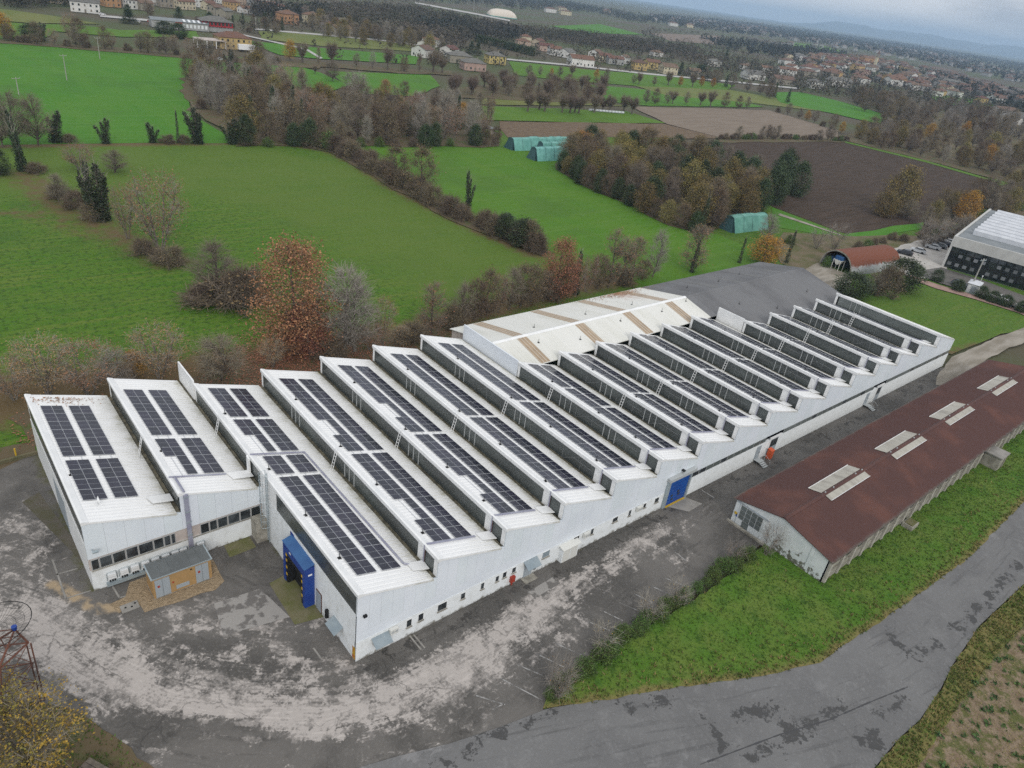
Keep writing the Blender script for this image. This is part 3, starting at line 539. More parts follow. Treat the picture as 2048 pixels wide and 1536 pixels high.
for (ax, ay), (bx, by) in zip(CRK[:-1], CRK[1:]):
    for i in range(12):
        t0, t1 = i / 12, (i + 1) / 12; p0 = Vector((ax + (bx - ax) * t0, ay + (by - ay) * t0)); p1 = Vector((ax + (bx - ax) * t1, ay + (by - ay) * t1))
        q = (p1 - p0).orthogonal().normalized() * rnd.uniform(0.03, 0.09)
        m_.add([(*(p0 - q), .092), (*(p1 - q), .092), (*(p1 + q), .092), (*(p0 + q), .092)], [(0, 1, 2, 3)])
G['crackfill'] = mat('crack_filler', (0.06, 0.06, 0.062), rough=0.7); tag(m_.build('lane_crack', 'crackfill'), kind='structure')
WEDGE = [(10.92,-13.17),(12.8,-12.41),(17.82,-12.16),(24.94,-12.16),(34.44,-12.38),(44.24,-12.13),(48.76,-11.21),(52.74,-13.61),(59.23,-12.62),(91.23,-12.45),(147.49,-13.58),(151.55,-17.84),(114.12,-27.69),(90.66,-26.83),(78.21,-26.96),(70.1,-27.15),(59.66,-26.57),(52.84,-26.12),(44.94,-25.42),(37.79,-24.83),(32.96,-23.28),(28.87,-21.46),(22.27,-18.27),(15.35,-15.3)]
G['wedge'] = mat('rough_grass', (0.07, 0.158, 0.014), (0.115, 0.175, 0.028), 0.22, 0.95, detail=9, bump=0.9, bscale=3.2, over=[((0.15, 0.17, 0.045), 0.35, None, 0.54, 0.70, 0.7), ((0.034, 0.090, 0.010), 0.6, None, 0.52, 0.66, 0.7)],
                 attr=[('dry', (0.195, 0.165, 0.06), 0.9, 0.5, None, 0.22), ('patchy', (0.040, 0.105, 0.012), 2.0, 0.35, None, 0.2)])
LANE_EDGE = [(114.12,-27.69),(90.66,-26.83),(78.21,-26.96),(70.1,-27.15),(59.66,-26.57),(52.84,-26.12),(44.94,-25.42),(37.79,-24.83),(32.96,-23.28),(28.87,-21.46),(22.27,-18.27),(15.35,-15.3),(10.92,-13.17)]
sheet('grass_bank', rough_edge(WEDGE, 1.0, 0.14, 9), 0.10, 'wedge', 1.2, {'dry': lambda X, Y: 0.72 - dist_line(X, Y, LANE_EDGE) / 2.4, 'patchy': lambda X, Y: 0.12 + 0 * X})
FVERGE = [(30.85,-33.8),(36.21,-33.77),(39.57,-34.04),(45.1,-33.71),(49.58,-33.14),(58.39,-32.62),(70.8,-33.15),(95.94,-34.93),(87.11,-37.09),(63.24,-35.55),(55.32,-35.25),(47.96,-35.48),(41.44,-35.68),(34.13,-36.06),(28.6,-37.27),(26.28,-35.64)]
sheet('field_verge', rough_edge(FVERGE, 1.0, 0.12, 10), 0.08, 'wedge', 1.2, {'dry': lambda X, Y: 0.6 + 0 * X, 'patchy': lambda X, Y: 0.2 + 0 * X})
FIELD = [(28.6,-37.27),(34.23,-36.02),(41.55,-35.63),(48.1,-35.43),(55.48,-35.2),(63.41,-35.5),(87.36,-37.03),(77.79,-49.09),(51.4,-53.31)]
sheet('stubble_field', FIELD, 0.06, 'stubble', 1.5, {'row': lambda X, Y: 0.36 + 0.34 * np.sin((X * 0.62 + Y * 0.78) * 2 * np.pi / 1.6)})
BLG = [(-37.33,18.59),(-26.96,12.57),(-23.28,10.54),(-21.53,8.82),(-19.7,5.93),(-18.19,2.08),(-16.83,-1.75),(-19.15,-6.17),(-37.28,6.7)]
sheet('grass_corner', rough_edge(BLG, 1.0, 0.12, 11), 0.10, 'litterground', 1.2, {'dry': lambda X, Y: 0.42 + 0 * X, 'patchy': lambda X, Y: 0.3 + 0 * X})
sheet('bare_ground', rough_edge([(-32.83,49.28),(-22.38,49.27),(-15.94,48.07),(-16.29,45.34),(-20.32,43.75),(-33.02,43.7)], 2, 0.3, 12), 0.05, 'litterground')
sheet('leafy_ground', rough_edge([(-16, 47), (-10, 46), (0, 45), (8, 41), (36, 41), (40, 46), (48, 45), (86, 45), (90, 50), (60, 52), (40, 56), (16, 56), (0, 55), (-18, 56)], 3, 0.9, 13), 0.04, 'litterground')

# distant hills on the horizon, right
def hills(name, pts, dist, thick, material):
    """pts: (bearing in radians from +X towards +Y, crest height)"""
    m_ = MB(); vs = []
    for a, h in pts:
        for rr, hh in ((dist, -5), (dist + thick * 0.35, h * 0.55), (dist + thick * 0.7, h * 0.92), (dist + thick, h), (dist + thick * 2, -5)):
            vs.append((rr * math.cos(a), rr * math.sin(a), hh))
    n_ = 5; fs = [(i * n_ + j, i * n_ + j + 1, (i + 1) * n_ + j + 1, (i + 1) * n_ + j) for i in range(len(pts) - 1) for j in range(n_ - 1)]
    m_.add(vs, fs); return tag(m_.build(name, material, smooth=True), kind='structure')
G['hill'] = mat('wooded_hill', (0.055, 0.06, 0.05), (0.08, 0.075, 0.055), 0.002, 0.95)
a0, a1 = math.radians(-4), math.radians(50); pts = []
for i in range(120):
    a = a0 + (a1 - a0) * i / 119; t = math.degrees(a)
    h = 125 * math.exp(-((t - 28.2) / 1.9) ** 2) + 120 * math.exp(-((t - 23.5) / 3.0) ** 2) + 205 * math.exp(-((t - 15.5) / 4.2) ** 2) + 160 * math.exp(-((t - 5) / 5.0) ** 2)
    pts.append((a, 4 + 60 / (1 + math.exp((t - 30) / .8)) + .95 * h + 9 * math.sin(t * 3.1) + 5 * math.sin(t * 7.3)))
hills('hills', pts, 17000, 3000, 'hill')

# ------------------------------------------------------------------ the sawtooth factory
XK = {-2: -16.27, -1: -7.99, 0: 0.0, 1: 8.19, 2: 16.25, 3: 24.17, 4: 32.09, 5: 40.02, 6: 47.86, 7: 55.69, 8: 63.59, 9: 71.53, 10: 79.49, 11: 87.53, 12: 95.65, 13: 103.81, 14: 111.97, 15: 119.99, 16: 127.99}
ZL, ZH = 5.93, 8.26
Y1, Y2A, Y2B, Y3, Y4 = 20.32, 39.66, 45.06, 26.69, 21.19
def yrange(k):
    if k < 0: return Y1, Y2B
    if k < 5: return 0.0, Y2A
    if k < 11: return 0.0, Y3
    return 0.0, Y4
fac = thing('sawtooth_factory', 'long white factory with a row of sawtooth roofs and dark glazed faces', 'factory')
def part(mbx, name, mats, parent=fac, **kw): return mbx.build(name, mats, parent, **kw)
rib_mesh = {}
def post_mesh(h, wd=0.07):
    key = ('p', round(h, 2), wd)
    if key not in rib_mesh: rib_mesh[key] = MB().box(-wd / 2, wd / 2, -wd / 2, wd / 2, 0, h).mesh('post', 'post')
    return rib_mesh[key]
def brace_mesh(ly, lz):
    key = ('b', round(ly, 2), round(lz, 2))
    if key not in rib_mesh: rib_mesh[key] = MB().bar((0, 0, 0), (0, ly, lz), 0.055).mesh('brace', 'brace')
    return rib_mesh[key]
anchor = MB().box(-.16, .16, -.16, .16, 0, .05).tube([(0, 0, 0.05), (0, 0, 0.62)], .035, .03, 6).mesh('roof_anchor', 'black')
for k in range(-2, 16):
    y0, y1 = yrange(k); x0, x1 = XK[k], XK[k + 1]; sl = (ZL - ZH) / (x1 - x0)
    front = y0 == 0.0
    zr = lambda x: ZH + sl * (x - x0)
    # roof sheet, split so that the grime along the gutter can be laid on
    m_ = MB(); cols = [x0 + 0.35, x1 - 1.75, x1 - 0.42]
    ya, yb = y0 - 0.12, y1 + 0.1
    segs = 8
    for i in range(2):
        for j in range(segs):
            p, q = ya + (yb - ya) * j / segs, ya + (yb - ya) * (j + 1) / segs
            xa, xb = cols[i], cols[i + 1]
            m_.add([(xa, p, zr(xa)), (xb, p, zr(xb)), (xb, q, zr(xb)), (xa, q, zr(xa))], [(0, 1, 2, 3)])
    m_.add([(cols[0], ya, zr(cols[0])), (cols[0], ya, zr(cols[0]) - .2), (cols[2], ya, zr(cols[2]) - .2), (cols[2], ya, zr(cols[2]))], [(0, 1, 2, 3)])
    m_.add([(cols[0], yb, zr(cols[0])), (cols[2], yb, zr(cols[2])), (cols[2], yb, zr(cols[2]) - .2), (cols[0], yb, zr(cols[0]) - .2)], [(0, 1, 2, 3)])
    for i in range(int((yb - ya) / .5)):
        p = ya + .25 + i * .5
        m_.add([(cols[0] + .2, p - .045, zr(cols[0] + .2)), (cols[0] + .2, p, zr(cols[0] + .2) + .04), (cols[0] + .2, p + .045, zr(cols[0] + .2)), (cols[2], p - .045, zr(cols[2])), (cols[2], p, zr(cols[2]) + .04), (cols[2], p + .045, zr(cols[2]))], [(0, 3, 4, 1), (1, 4, 5, 2)])
    part(m_, 'roof', 'white_roof', attr=('low', lambda c, xx=x1: max(0.0, 0.56 - (xx - c.x - 0.42) * 0.42)))
    part(MB().prism([(x0 - .14, ZH + .05), (x0 + .02, ZH + .10), (x0 + .5, zr(x0 + .5) + .05), (x0 + .5, zr(x0 + .5) - .12), (x0 - .14, ZH - .3)], 'y', ya - .02, yb + .02), 'ridge_cap', 'white')
    part(MB().box(x0 - .10, x0 + .04, y0 + .02, y1 - .02, ZH - .42, ZH - .301), 'fascia', 'white')
    if k < 15 or True:
        part(MB().box(x1 - .418, x1 - .03, y0 + .25, y1 - .1, ZL - .12, ZL - .03), 'gutter', 'moss')
    # glazed face
    def glass(a, b, mt='glaze', z0=ZL + .08, z1=ZH - .425): part(MB().box(x0 - .03, x0 + .05, a, b, z0, z1), 'glazing', mt)
    def infill(a, b, z0=ZL + .02): part(MB().box(x0 - .05, x0 + .06, a, b, z0, ZH - .425), 'wall_infill', 'white')
    if k == 0:
        glass(.25, 16.5, 'glaze', 5.62); glass(20.45, y1 - .35); infill(16.52, 20.4, 5.62)
    elif k == -2:
        glass(y0 + .3, y1 - .4, 'glaze', 5.2)
    elif k == -1:
        glass(y0 + .5, y1 - .4)
    elif k == 15:
        glass(.75, y1 - .8, 'glaze_old'); infill(.12, .74)
    else:
        glass(.62, 2.12); infill(.12, .61); infill(2.28, 3.30); glass(3.31, y1 - .45)
        part(MB().box(x0 - .09, x0 + .055, 2.13, 2.27, ZL + .02, ZH - .43), 'expansion_joint', 'rust')
    infill(y1 - .44, y1 - .02)
    if k not in (-2, 0, 15):
        part(MB().box(x0 - .12, x0 - .051, y0 + .3 if not front else 2.3, y1 - .1, ZL + .0, ZL + .075), 'sill', 'moss')
    # opening sashes and bracing seen on the far faces
    if k >= 1:
        trip = [17.7, 16.7, 15.65] + ([9.5, 8.5, 7.5] if 5 <= k < 12 else ([30.8, 29.8, 28.75] if k < 5 else []))
        if k == 12: trip = []
        if k == 13: trip = [17.2, 16.1, 15.0]
        for yy in trip:
            if yy < y1 - 1: link('sash_post', post_mesh(ZH - ZL - .52), fac, (x0 - .06, yy, ZL + .09))
        if k >= 4:
            yy = 5.6
            n_ = 0
            while yy < y1 - 1.5:
                link('brace', brace_mesh(0.0, 1.72), fac, (x0 - .045, yy, ZL + .1))
                if n_ % 2 == 0 and yy + 3.0 < y1 - .5: link('brace', brace_mesh(-2.9, 1.7) if yy > 3.4 else brace_mesh(2.9, 1.7), fac, (x0 - .045, yy + (2.95 if yy > 3.4 else 0), ZL + .1))
                yy += 3.0; n_ += 1
            if 4 <= k < 12: link('brace', brace_mesh(3.2, 0.0), fac, (x0 - .046, 3.6, ZL + 1.1)); link('brace', brace_mesh(2.6, 0.0), fac, (x0 - .046, 9.9, ZL + 1.1))
    # cable tray and the pale fire slab at the foot of the slope
    if 1 <= k <= 14:
        xe = x1 - 2.1
        m_ = MB(); m_.slab([(x0 + .1, 2.06, zr(x0 + .1) + .16), (xe, 2.06, zr(xe) + .14), (xe, 2.26, zr(xe) + .14), (x0 + .1, 2.26, zr(x0 + .1) + .16)], .1); part(m_, 'cable_tray', 'tray')
        part(MB().box(x0 - .19, x0 - .125, 2.1, 2.22, ZL + .1, ZH + .06), 'cable_tray', 'tray')
    if 0 <= k <= 14:
        m_ = MB(); xa = x1 - 1.75
        m_.slab([(xa, 1.45, zr(xa) + .13), (x1 - .1, 1.15, ZL + .30), (x1 - .05, 2.35, ZL + .34), (xa, 2.55, zr(xa) + .13)], .09); part(m_, 'fire_slab', 'white')
    for yy in ([4.5, 12.2, 20.4] if front else [28.5]) + ([31.5] if front and y1 > 33 else []):
        if yy < y1 - 1 and k < 15: link('roof_anchor', anchor, fac, (x0 + .78, yy + rnd.uniform(-.8, .8), zr(x0 + .78)))
# cable trays round the two front blocks
def tray(pts, wd=.17):
    for a, b in zip(pts[:-1], pts[1:]): part(MB().bar(a, b, wd), 'cable_tray', 'tray')
z0r = lambda x: ZH + (ZL - ZH) / 8.19 * x
tray([(0, 23.0, ZH + .15), (6.0, 23.0, z0r(6.0) + .12), (6.15, 2.6, z0r(6.15) + .12), (6.6, 2.35, z0r(6.6) + .12)])
zm = lambda x: ZH + (ZL - ZH) / 7.99 * (x + 7.99)
tray([(-8.05, 23.05, ZH + .15), (-2.6, 23.05, zm(-2.6) + .12)]); tray([(-7.55, 23.0, ZH + .1), (-7.55, 20.2, ZH + .1)])
m_ = MB(); m_.slab([(-10.3, 23.2, 6.75), (-8.15, 23.2, 6.35), (-8.15, 22.0, 6.35), (-10.0, 22.0, 6.75)], .09); part(m_, 'fire_slab', 'white')
m_ = MB(); m_.slab([(-2.5, 23.2, 6.82), (-.15, 23.2, 6.35), (-.15, 22.0, 6.35), (-2.2, 22.0, 6.72)], .09); part(m_, 'fire_slab', 'white')
m_ = MB(); m_.prism([(22.6, 6.3), (23.2, 6.3), (23.2, 8.3), (22.7, 8.1)], 'x', -.35, -.16); part(m_, 'fire_slab', 'white')
# parapets where the row steps back
part(MB().box(-.16, .02, Y2A + .18, Y2B + .1, ZL + .1, ZH + .42), 'parapet_wall', 'white')
part(MB().box(XK[5] - .16, XK[5] + .02, Y3 + .14, Y2A + .1, ZL - .1, ZH + .18), 'parapet_wall', 'clad')
part(MB().box(XK[11] - .16, XK[11] + .02, Y4 + .14, Y3 + .1, ZL - .1, ZH + .22), 'parapet_wall', 'white')
# walls: a dark joint backing with separate upright panels proud of it, following the saw edge
def top_at(x):
    for k in range(-2, 16):
        if XK[k] <= x < XK[k + 1]: return ZH + (ZL - ZH) * (x - XK[k]) / (XK[k + 1] - XK[k]) - .06
    return ZL
def facade(y, k0, k1, zbase, pitch, gaps=()):
    for k in range(k0, k1):
        xa, xb = XK[k] + (.0 if k > k0 else -.1), XK[k + 1] + (.1 if k == k1 - 1 else 0)
        tz = lambda x: ZH + (ZL - ZH) * (min(max(x, XK[k]), XK[k + 1]) - XK[k]) / (XK[k + 1] - XK[k]) - .05
        part(MB().prism([(xa, zbase), (xb, zbase), (xb, tz(xb)), (xa, tz(xa))], 'y', y + .02, y + .16), 'wall', 'joint')
        n_ = round((xb - xa) / pitch)
        for i in range(n_):
            p, q = xa + (xb - xa) * i / n_ + .006, xa + (xb - xa) * (i + 1) / n_ - .006
            o = part(MB().prism([(p, zbase + .01), (q, zbase + .01), (q, tz(q)), (p, tz(p))], 'y', y - .055, y + .018), 'wall_panel', 'clad')
facade(0, 0, 16, 3.62, 1.15)
facade(0 + Y1, -2, 0, 3.86, 1.65)
part(MB().box(-.1, 42.2, -.03, .16, 2.46, 3.615), 'wall_band', 'clad')
# lower plastered walls
def lowwall(x0, x1, y, z1, t=.3, step=1.5):
    m_ = MB(); n_ = max(2, int((x1 - x0) / step)); zs = [0, .35, .9, z1]
    for j in range(3):
        for i in range(n_):
            a, b = x0 + (x1 - x0) * i / n_, x0 + (x1 - x0) * (i + 1) / n_
            m_.add([(a, y, zs[j]), (b, y, zs[j]), (b, y, zs[j + 1]), (a, y, zs[j + 1])], [(0, 1, 2, 3)])
    m_.box(x0, x1, y + .01, y + t, 0, z1)
    return m_
lowf = ('low', lambda c: 0.62 - c.z * 0.75)
part(lowwall(-.1, 42.25, -.075, 2.455), 'plinth_wall', 'plinth', attr=lowf)
part(lowwall(47.2, 128.1, -.075, 2.84), 'plinth_wall', 'plinth', attr=('low', lambda c: 0.30 - c.z * 0.75))
part(MB().box(42.25, 47.2, -.02, .2, 0, 3.615), 'wall_band', 'clad')
part(lowwall(-16.37, -.05, Y1 - .075, 2.47), 'plinth_wall', 'plinth', attr=('low', lambda c: 0.52 - c.z * 0.75))
part(MB().box(-16.37, -.05, Y1 + .0, Y1 + .16, 2.475, 3.855), 'wall_band', 'pinkwall')
# side walls
m_ = MB()
for i in range(14):
    a, b = i * 22.9 / 14 - .07, (i + 1) * 22.9 / 14 - .07
    a = max(a, .05)
    if b > Y1 - .1: b = Y1 - .1
    if a >= b: continue
    for z0, z1 in ((0, .4), (.4, 1.0), (1.0, 5.6)): m_.add([(-.1, b, z0), (-.1, a, z0), (-.1, a, z1), (-.1, b, z1)], [(0, 1, 2, 3)])
m_.box(-.09, .1, .06, Y1 - .1, 0, 5.6); part(m_, 'side_wall', 'plinth', attr=('low', lambda c: 0.45 - c.z * 0.6))
part(MB().box(-16.37, -16.1, Y1 + .2, Y2B, 0, 5.18), 'side_wall', 'white'); part(MB().box(-16.39, -16.372, 29.5, 34.5, .1, 4.1), 'gate', 'greydoor')
part(MB().box(127.8, 128.05, .2, Y4, 0, 5.9), 'side_wall', 'plinth', attr=('low', lambda c: 0.2 - c.z * 0.6))
for (a, b, yy, z1) in ((-16.3, -.1, Y2B - .2, 5.6), (0, 40, Y2A - .2, 5.6), (40, 87.5, Y3 - .2, 5.6), (87.5, 127.8, Y4 - .2, 5.6)): part(MB().box(a, b, yy, yy + .2, 0, z1), 'rear_wall', 'white')
for k in range(-2, 16):
    y1 = yrange(k)[1]; x0, x1 = XK[k], XK[k + 1]
    part(MB().prism([(x0 + .07, 5.6), (x1 - .1, 5.6), (x1 - .1, ZL - .25), (x0 + .07, ZH - .25)], 'y', y1 - .12, y1 - .01), 'gable_infill', 'white')
# windows in the plastered base
def winpart(x0, x1, z0, z1, y=-.075, mt='window', frame='white', sill=True):
    f = part(MB().box(x0 - .05, x1 + .05, y - .035, y - .002, z0 - .05, z1 + .05), 'window', frame)
    MB().box(x0, x1, y - .05, y - .037, z0, z1).build('pane', mt, f)
    if sill: MB().box(x0 - .08, x1 + .08, y - .16, y - .037, z0 - .12, z0 - .055).build('window_sill', 'concrete', f)
    return f
for a, b, z0, z1 in ((5.12, 5.62, 1.36, 2.2), (6.4, 6.92, 1.42, 2.22), (8.6, 9.6, 1.40, 2.22), (11.32, 11.8, 1.52, 2.22), (13.78, 14.15, 1.55, 2.3), (15.67, 16.05, 1.58, 2.25), (16.6, 17.05, 1.62, 2.3), (17.85, 18.3, 1.68, 2.3),
                     (22.05, 23.05, 1.62, 2.38), (26.7, 27.5, 1.8, 2.36), (29.4, 29.8, 1.62, 2.38), (32.98, 33.8, 1.82, 2.40), (35.77, 36.15, 1.6, 2.4), (38.43, 38.85, 1.72, 2.3), (40.55, 41.25, 1.62, 2.25)):
    winpart(a, b, z0, z1, mt='awning' if 22 < a < 23 else 'window')
f = part(MB().tube([(21.15, -.14, .78), (21.15, -.078, .78)], .36, .36, 14), 'porthole', 'white'); MB().tube([(21.15, -.16, .78), (21.15, -.142, .78)], .27, .27, 14).build('pane', 'window', f)
# strip windows of the far half
xx = 47.3
while xx < 127.6:
    xe = min(xx + 1.52, 127.8)
    if not (65.3 < xe and xx < 68.2) and not (98.0 < xe and xx < 100.6):
        f = part(MB().box(xx, xe, -.05, .0, 2.845, 3.612), 'window', 'post'); MB().box(xx + .05, xe - .05, -.07, -.052, 2.9, 3.56).build('pane', 'window' if rnd.random() < .3 else 'glaze_old', f)
    xx += 1.55
for a, b in ((65.4, 68.15), (98.1, 100.5)):
    part(MB().box(a, b, -.22, -.07, 2.85, 3.2), 'door_hood', 'white'); part(MB().box(a, a + .28, -.22, -.077, .0, 2.848), 'door_jamb', 'white')
    f = part(MB().box(a + .35, b - .3, -.13, -.078, .12, 2.8), 'door', 'greydoor'); MB().box(a + .5, b - .45, -.15, -.132, 1.4, 2.6).build('pane', 'window', f)
for a in (62.5, 95.0):
    f = part(MB().box(a, a + 1.1, -.12, -.078, .45, 2.55), 'door', 'greydoor'); MB().box(a + .85, a + .95, -.17, -.122, 1.4, 1.5).build('handle', 'black', f)
winrow = ((-16.2, -15.55), (-15.5, -14.45), (-14.4, -13.3), (-13.25, -12.2), (-12.15, -10.85), (-10.8, -9.9), (-9.85, -9.25), (-9.2, -8.8), (-6.4, -5.55), (-5.5, -4.75), (-4.7, -3.7), (-3.65, -2.45), (-2.4, -1.3), (-1.25, -.25))
for a, b in winrow:
    f = part(MB().box(a, b, Y1 - .05, Y1 - .005, 2.5, 3.72), 'window', 'post'); MB().box(a + .05, b - .05, Y1 - .07, Y1 - .052, 2.56, 3.66).build('pane', 'window', f)
part(MB().box(-16.3, -.3, Y1 - .2, Y1 - .076, 2.44, 2.5), 'window_sill', 'concrete')
m_ = MB().box(-7.68, -7.28, Y1 - .3, Y1 - .08, .3, 8.05); part(m_, 'cable_duct', 'tray')
for z in (7.7, 5.9, 4.6, 3.0, 1.4): part(MB().box(-7.74, -7.22, Y1 - .33, Y1 - .301, z, z + .12), 'duct_strap', 'zinc')
part(MB().tube([(-15.95, Y1 - .1, 5.0), (-15.9, Y1 - .6, 5.05)], .05, .05, 6).box(-16.0, -15.5, Y1 - .75, Y1 - .5, 4.98, 5.12), 'floodlight', 'zinc')
part(MB().box(.45, .78, -.3, -.06, 5.4, 5.62), 'floodlight', 'black')
# garage doors and lean-tos of the long front
f = part(MB().box(24.65, 27.1, -.62, -.08, 0, 1.95), 'lean_to', 'plinth', attr=('low', lambda c: .3 - c.z)); MB().box(24.8, 25.8, -.66, -.622, .05, 1.8).build('door', 'acwhite', f); MB().box(25.95, 26.95, -.66, -.622, .05, 1.8).build('door', 'acwhite', f)
MB().slab([(24.5, -.85, 2.02), (27.25, -.85, 2.02), (27.25, -.08, 2.2), (24.5, -.08, 2.2)], .08).build('lean_to_roof', 'acwhite', f)
f = part(MB().box(19.6, 20.75, -.12, -.078, .02, 1.75), 'door', 'greydoor'); MB().box(19.3, 21.0, -1.0, -.125, .0, .1).build('doorstep', 'concrete', f)
for a, b, z in ((1.4, 3.15, 2.12), (19.35, 21.2, 2.42)):
    f = part(MB().slab([(a, -1.0, z - .55), (b, -1.0, z - .55), (b, -.08, z), (a, -.08, z)], .05), 'awning', 'awning'); MB().bar((a + .1, -.9, z - .55), (a + .1, -.1, z - .7), .04).build('awning_arm', 'post', f)
f = part(MB().box(1.75, 2.7, -.11, -.078, .9, 1.6), 'window', 'concrete'); MB().box(1.8, 2.65, -.125, -.112, .95, 1.55).build('pane', 'window', f)
# blue rolling door with steel frame and folded hood
f = part(MB().box(42.9, 46.75, -.14, -.03, .02, 4.25), 'rolling_door', 'bluedoor')
for i in range(7): MB().box(42.92, 46.73, -.17, -.142, .3 + i * .56, .35 + i * .56).build('door_rib', 'blue', f)
for xx, zz in ((43.7, 1.25), (44.9, 1.55), (43.9, .65), (45.1, 1.05)): MB().box(xx, xx + .42, -.175, -.143, zz, zz + .34).build('door_light', 'carglass', f)
part(MB().box(42.3, 42.88, -.3, -.03, 0, 4.45), 'door_post', 'zinc'); part(MB().box(46.77, 47.1, -.3, -.03, 0, 4.3), 'door_post', 'zinc'); part(MB().box(42.1, 47.3, -.62, -.03, 4.31, 4.75), 'door_hood', 'post')
part(MB().box(42.9, 46.75, -.4, -.15, 0, .1), 'threshold', 'yellow')
part(MB().box(44.6, 44.95, -.45, -.06, 5.0, 5.2), 'floodlight', 'black'); part(MB().tube([(43.6, -.1, 4.9), (43.6, -.3, 5.1), (43.7, -.3, 6.4)], .025, .015, 5), 'aerial', 'post')
# side wall furniture, left of the corner
f = part(MB().box(-.16, -.102, 6.5, 7.6, .1, 2.55), 'door', 'rust'); MB().box(-.19, -.162, 6.6, 7.5, .2, 2.45).build('door_leaf', 'greydoor', f)
f = part(MB().slab([(-1.0, 2.35, 1.6), (-1.0, 4.1, 1.6), (-.11, 4.1, 2.15), (-.11, 2.35, 2.15)], .05), 'awning', 'awning'); MB().bar((-.9, 2.4, 1.58), (-.12, 2.4, 1.5), .04).build('awning_arm', 'post', f)
part(MB().box(-.4, -.12, 5.1, 5.35, .9, 1.9), 'wall_box', 'black')
G['rust_mark'] = mat('paint_mark', (0.50, 0.33, 0.03), (0.38, 0.08, 0.02), 1.6, 0.8)
part(MB().box(-.13, -.102, .08, .55, .15, 1.6), 'corner_mark', 'rust_mark')
part(MB().box(-1.35, -.12, 18.75, 20.15, 0, 2.7), 'stair_enclosure', 'concrete', attr=None)
lm = MB()
# roof ladders: each face carries one, a thing of its own
def ladder_mesh(h=2.75, wd=.42):
    a = MB().bar((0, -wd / 2, 0), (.62, -wd / 2, h), .055); b = MB().bar((0, wd / 2, 0), (.62, wd / 2, h), .055)
    r = MB()
    return a.mesh('rail', 'white'), b.mesh('rail', 'white'), MB().bar((0, -wd / 2, 0), (0, wd / 2, 0), .045).mesh('rung', 'white')
RA, RB, RG = ladder_mesh()
for k in list(range(-1, 14)) + [14]:
    if k in (-1, 0): yy = 31.0
    elif k < 6: yy = 19.2
    else: yy = 13.1
    side = {-1: 'second', 0: 'third'}.get(k)
    o = thing('roof_ladder', 'white roof ladder leaning on the glazed face of the %s sawtooth from the left' % nth(k + 3), 'ladder', (XK[k] - .86, yy, ZL + .12), 0, 'ladders on the sawtooth faces')
    link('rail', RA, o); link('rail', RB, o)
    for i in range(7): link('rung', RG, o, (.62 * (i + .6) / 7, 0, 2.75 * (i + .6) / 7))
# caged wall ladder by the inner corner
o = thing('caged_ladder', 'tall caged steel ladder up the white side wall by the inner corner', 'ladder', (-.12, 18.35, 0))
MB().bar((-.12, -.22, .2), (-.12, -.22, 9.3), .06).build('rail', 'zinc', o); MB().bar((-.12, .22, .2), (-.12, .22, 9.3), .06).build('rail', 'zinc', o)
hm = MB().tube([(-.12, -.35, 0), (-.5, -.38, 0), (-.85, -.2, 0), (-.85, .2, 0), (-.5, .38, 0), (-.12, .35, 0)], .025, .025, 4).mesh('hoop', 'zinc')
rg2 = MB().bar((-.12, -.22, 0), (-.12, .22, 0), .04).mesh('rung', 'zinc')
for i in range(9): link('hoop', hm, o, (0, 0, 2.4 + i * .85))
for i in range(26): link('rung', rg2, o, (0, 0, .4 + i * .34))
for yy in (-.36, 0, .36): MB().bar((-.86 + abs(yy) * .5, yy, 2.4), (-.86 + abs(yy) * .5, yy, 9.2), .03).build('cage_bar', 'zinc', o)

# ------------------------------------------------------------------ solar arrays, one per slope, every module a part
def module_mesh():
    m_ = MB(); m_.box(-.51, .51, -.875, .875, 0, .035, 0)
    m_.box(-.495, .495, -.86, -.012, .0351, .039, 1); m_.box(-.495, .495, .012, .86, .0351, .039, 1)
    for i in (-1, 0, 1): m_.add([(i * .25 - .004, -.86, .0396), (i * .25 + .004, -.86, .0396), (i * .25 + .004, .86, .0396), (i * .25 - .004, .86, .0396)], [(0, 1, 2, 3)], 2)
    return m_.mesh('solar_panel', ['modframe', 'module', 'cellline'])
MOD = module_mesh()
def blocks(k):
    A, B = (0, 1), (0, 1)
    if k == -2: return [(42.34, 6, 'AABB'), (30.77, 4, 'AABB')]
    if k == -1: return [(42.15, 6, 'AABB'), (30.6, 2, 'AABB'), (27.0, 2, '-ABB')]
    if k == 0: return [(38.5, 4, 'AABB'), (30.65, 2, 'AABB'), (27.05, 2, '-ABB'), (22.55, 2, 'AABB'), (18.4, 9, 'AABB')]
    if k in (1, 2): return [(37.1, 6, 'AABB'), (26.3, 2, '-ABB'), (22.7, 2, 'AABB'), (18.5, 5, 'AABB'), (9.5, 2, '-ABB'), (5.9, 2, 'AABB')]
    if k in (3, 4): return [(37.0, 10, 'AABB'), (18.5, 9, 'AABB')]
    if k == 5: return [(26.05, 4, 'AABB'), (18.85, 1, '--BB'), (18.4, 3, 'AA--'), (17.05, 2, '--BB'), (12.9, 6, 'AABB')]
    if k < 11: return [(25.95, 7, 'AABB'), (12.9, 6, 'AABB')]
    if k < 15: return [(20.4, 4, 'AABB'), (12.9, 6, 'AABB')]
    return []
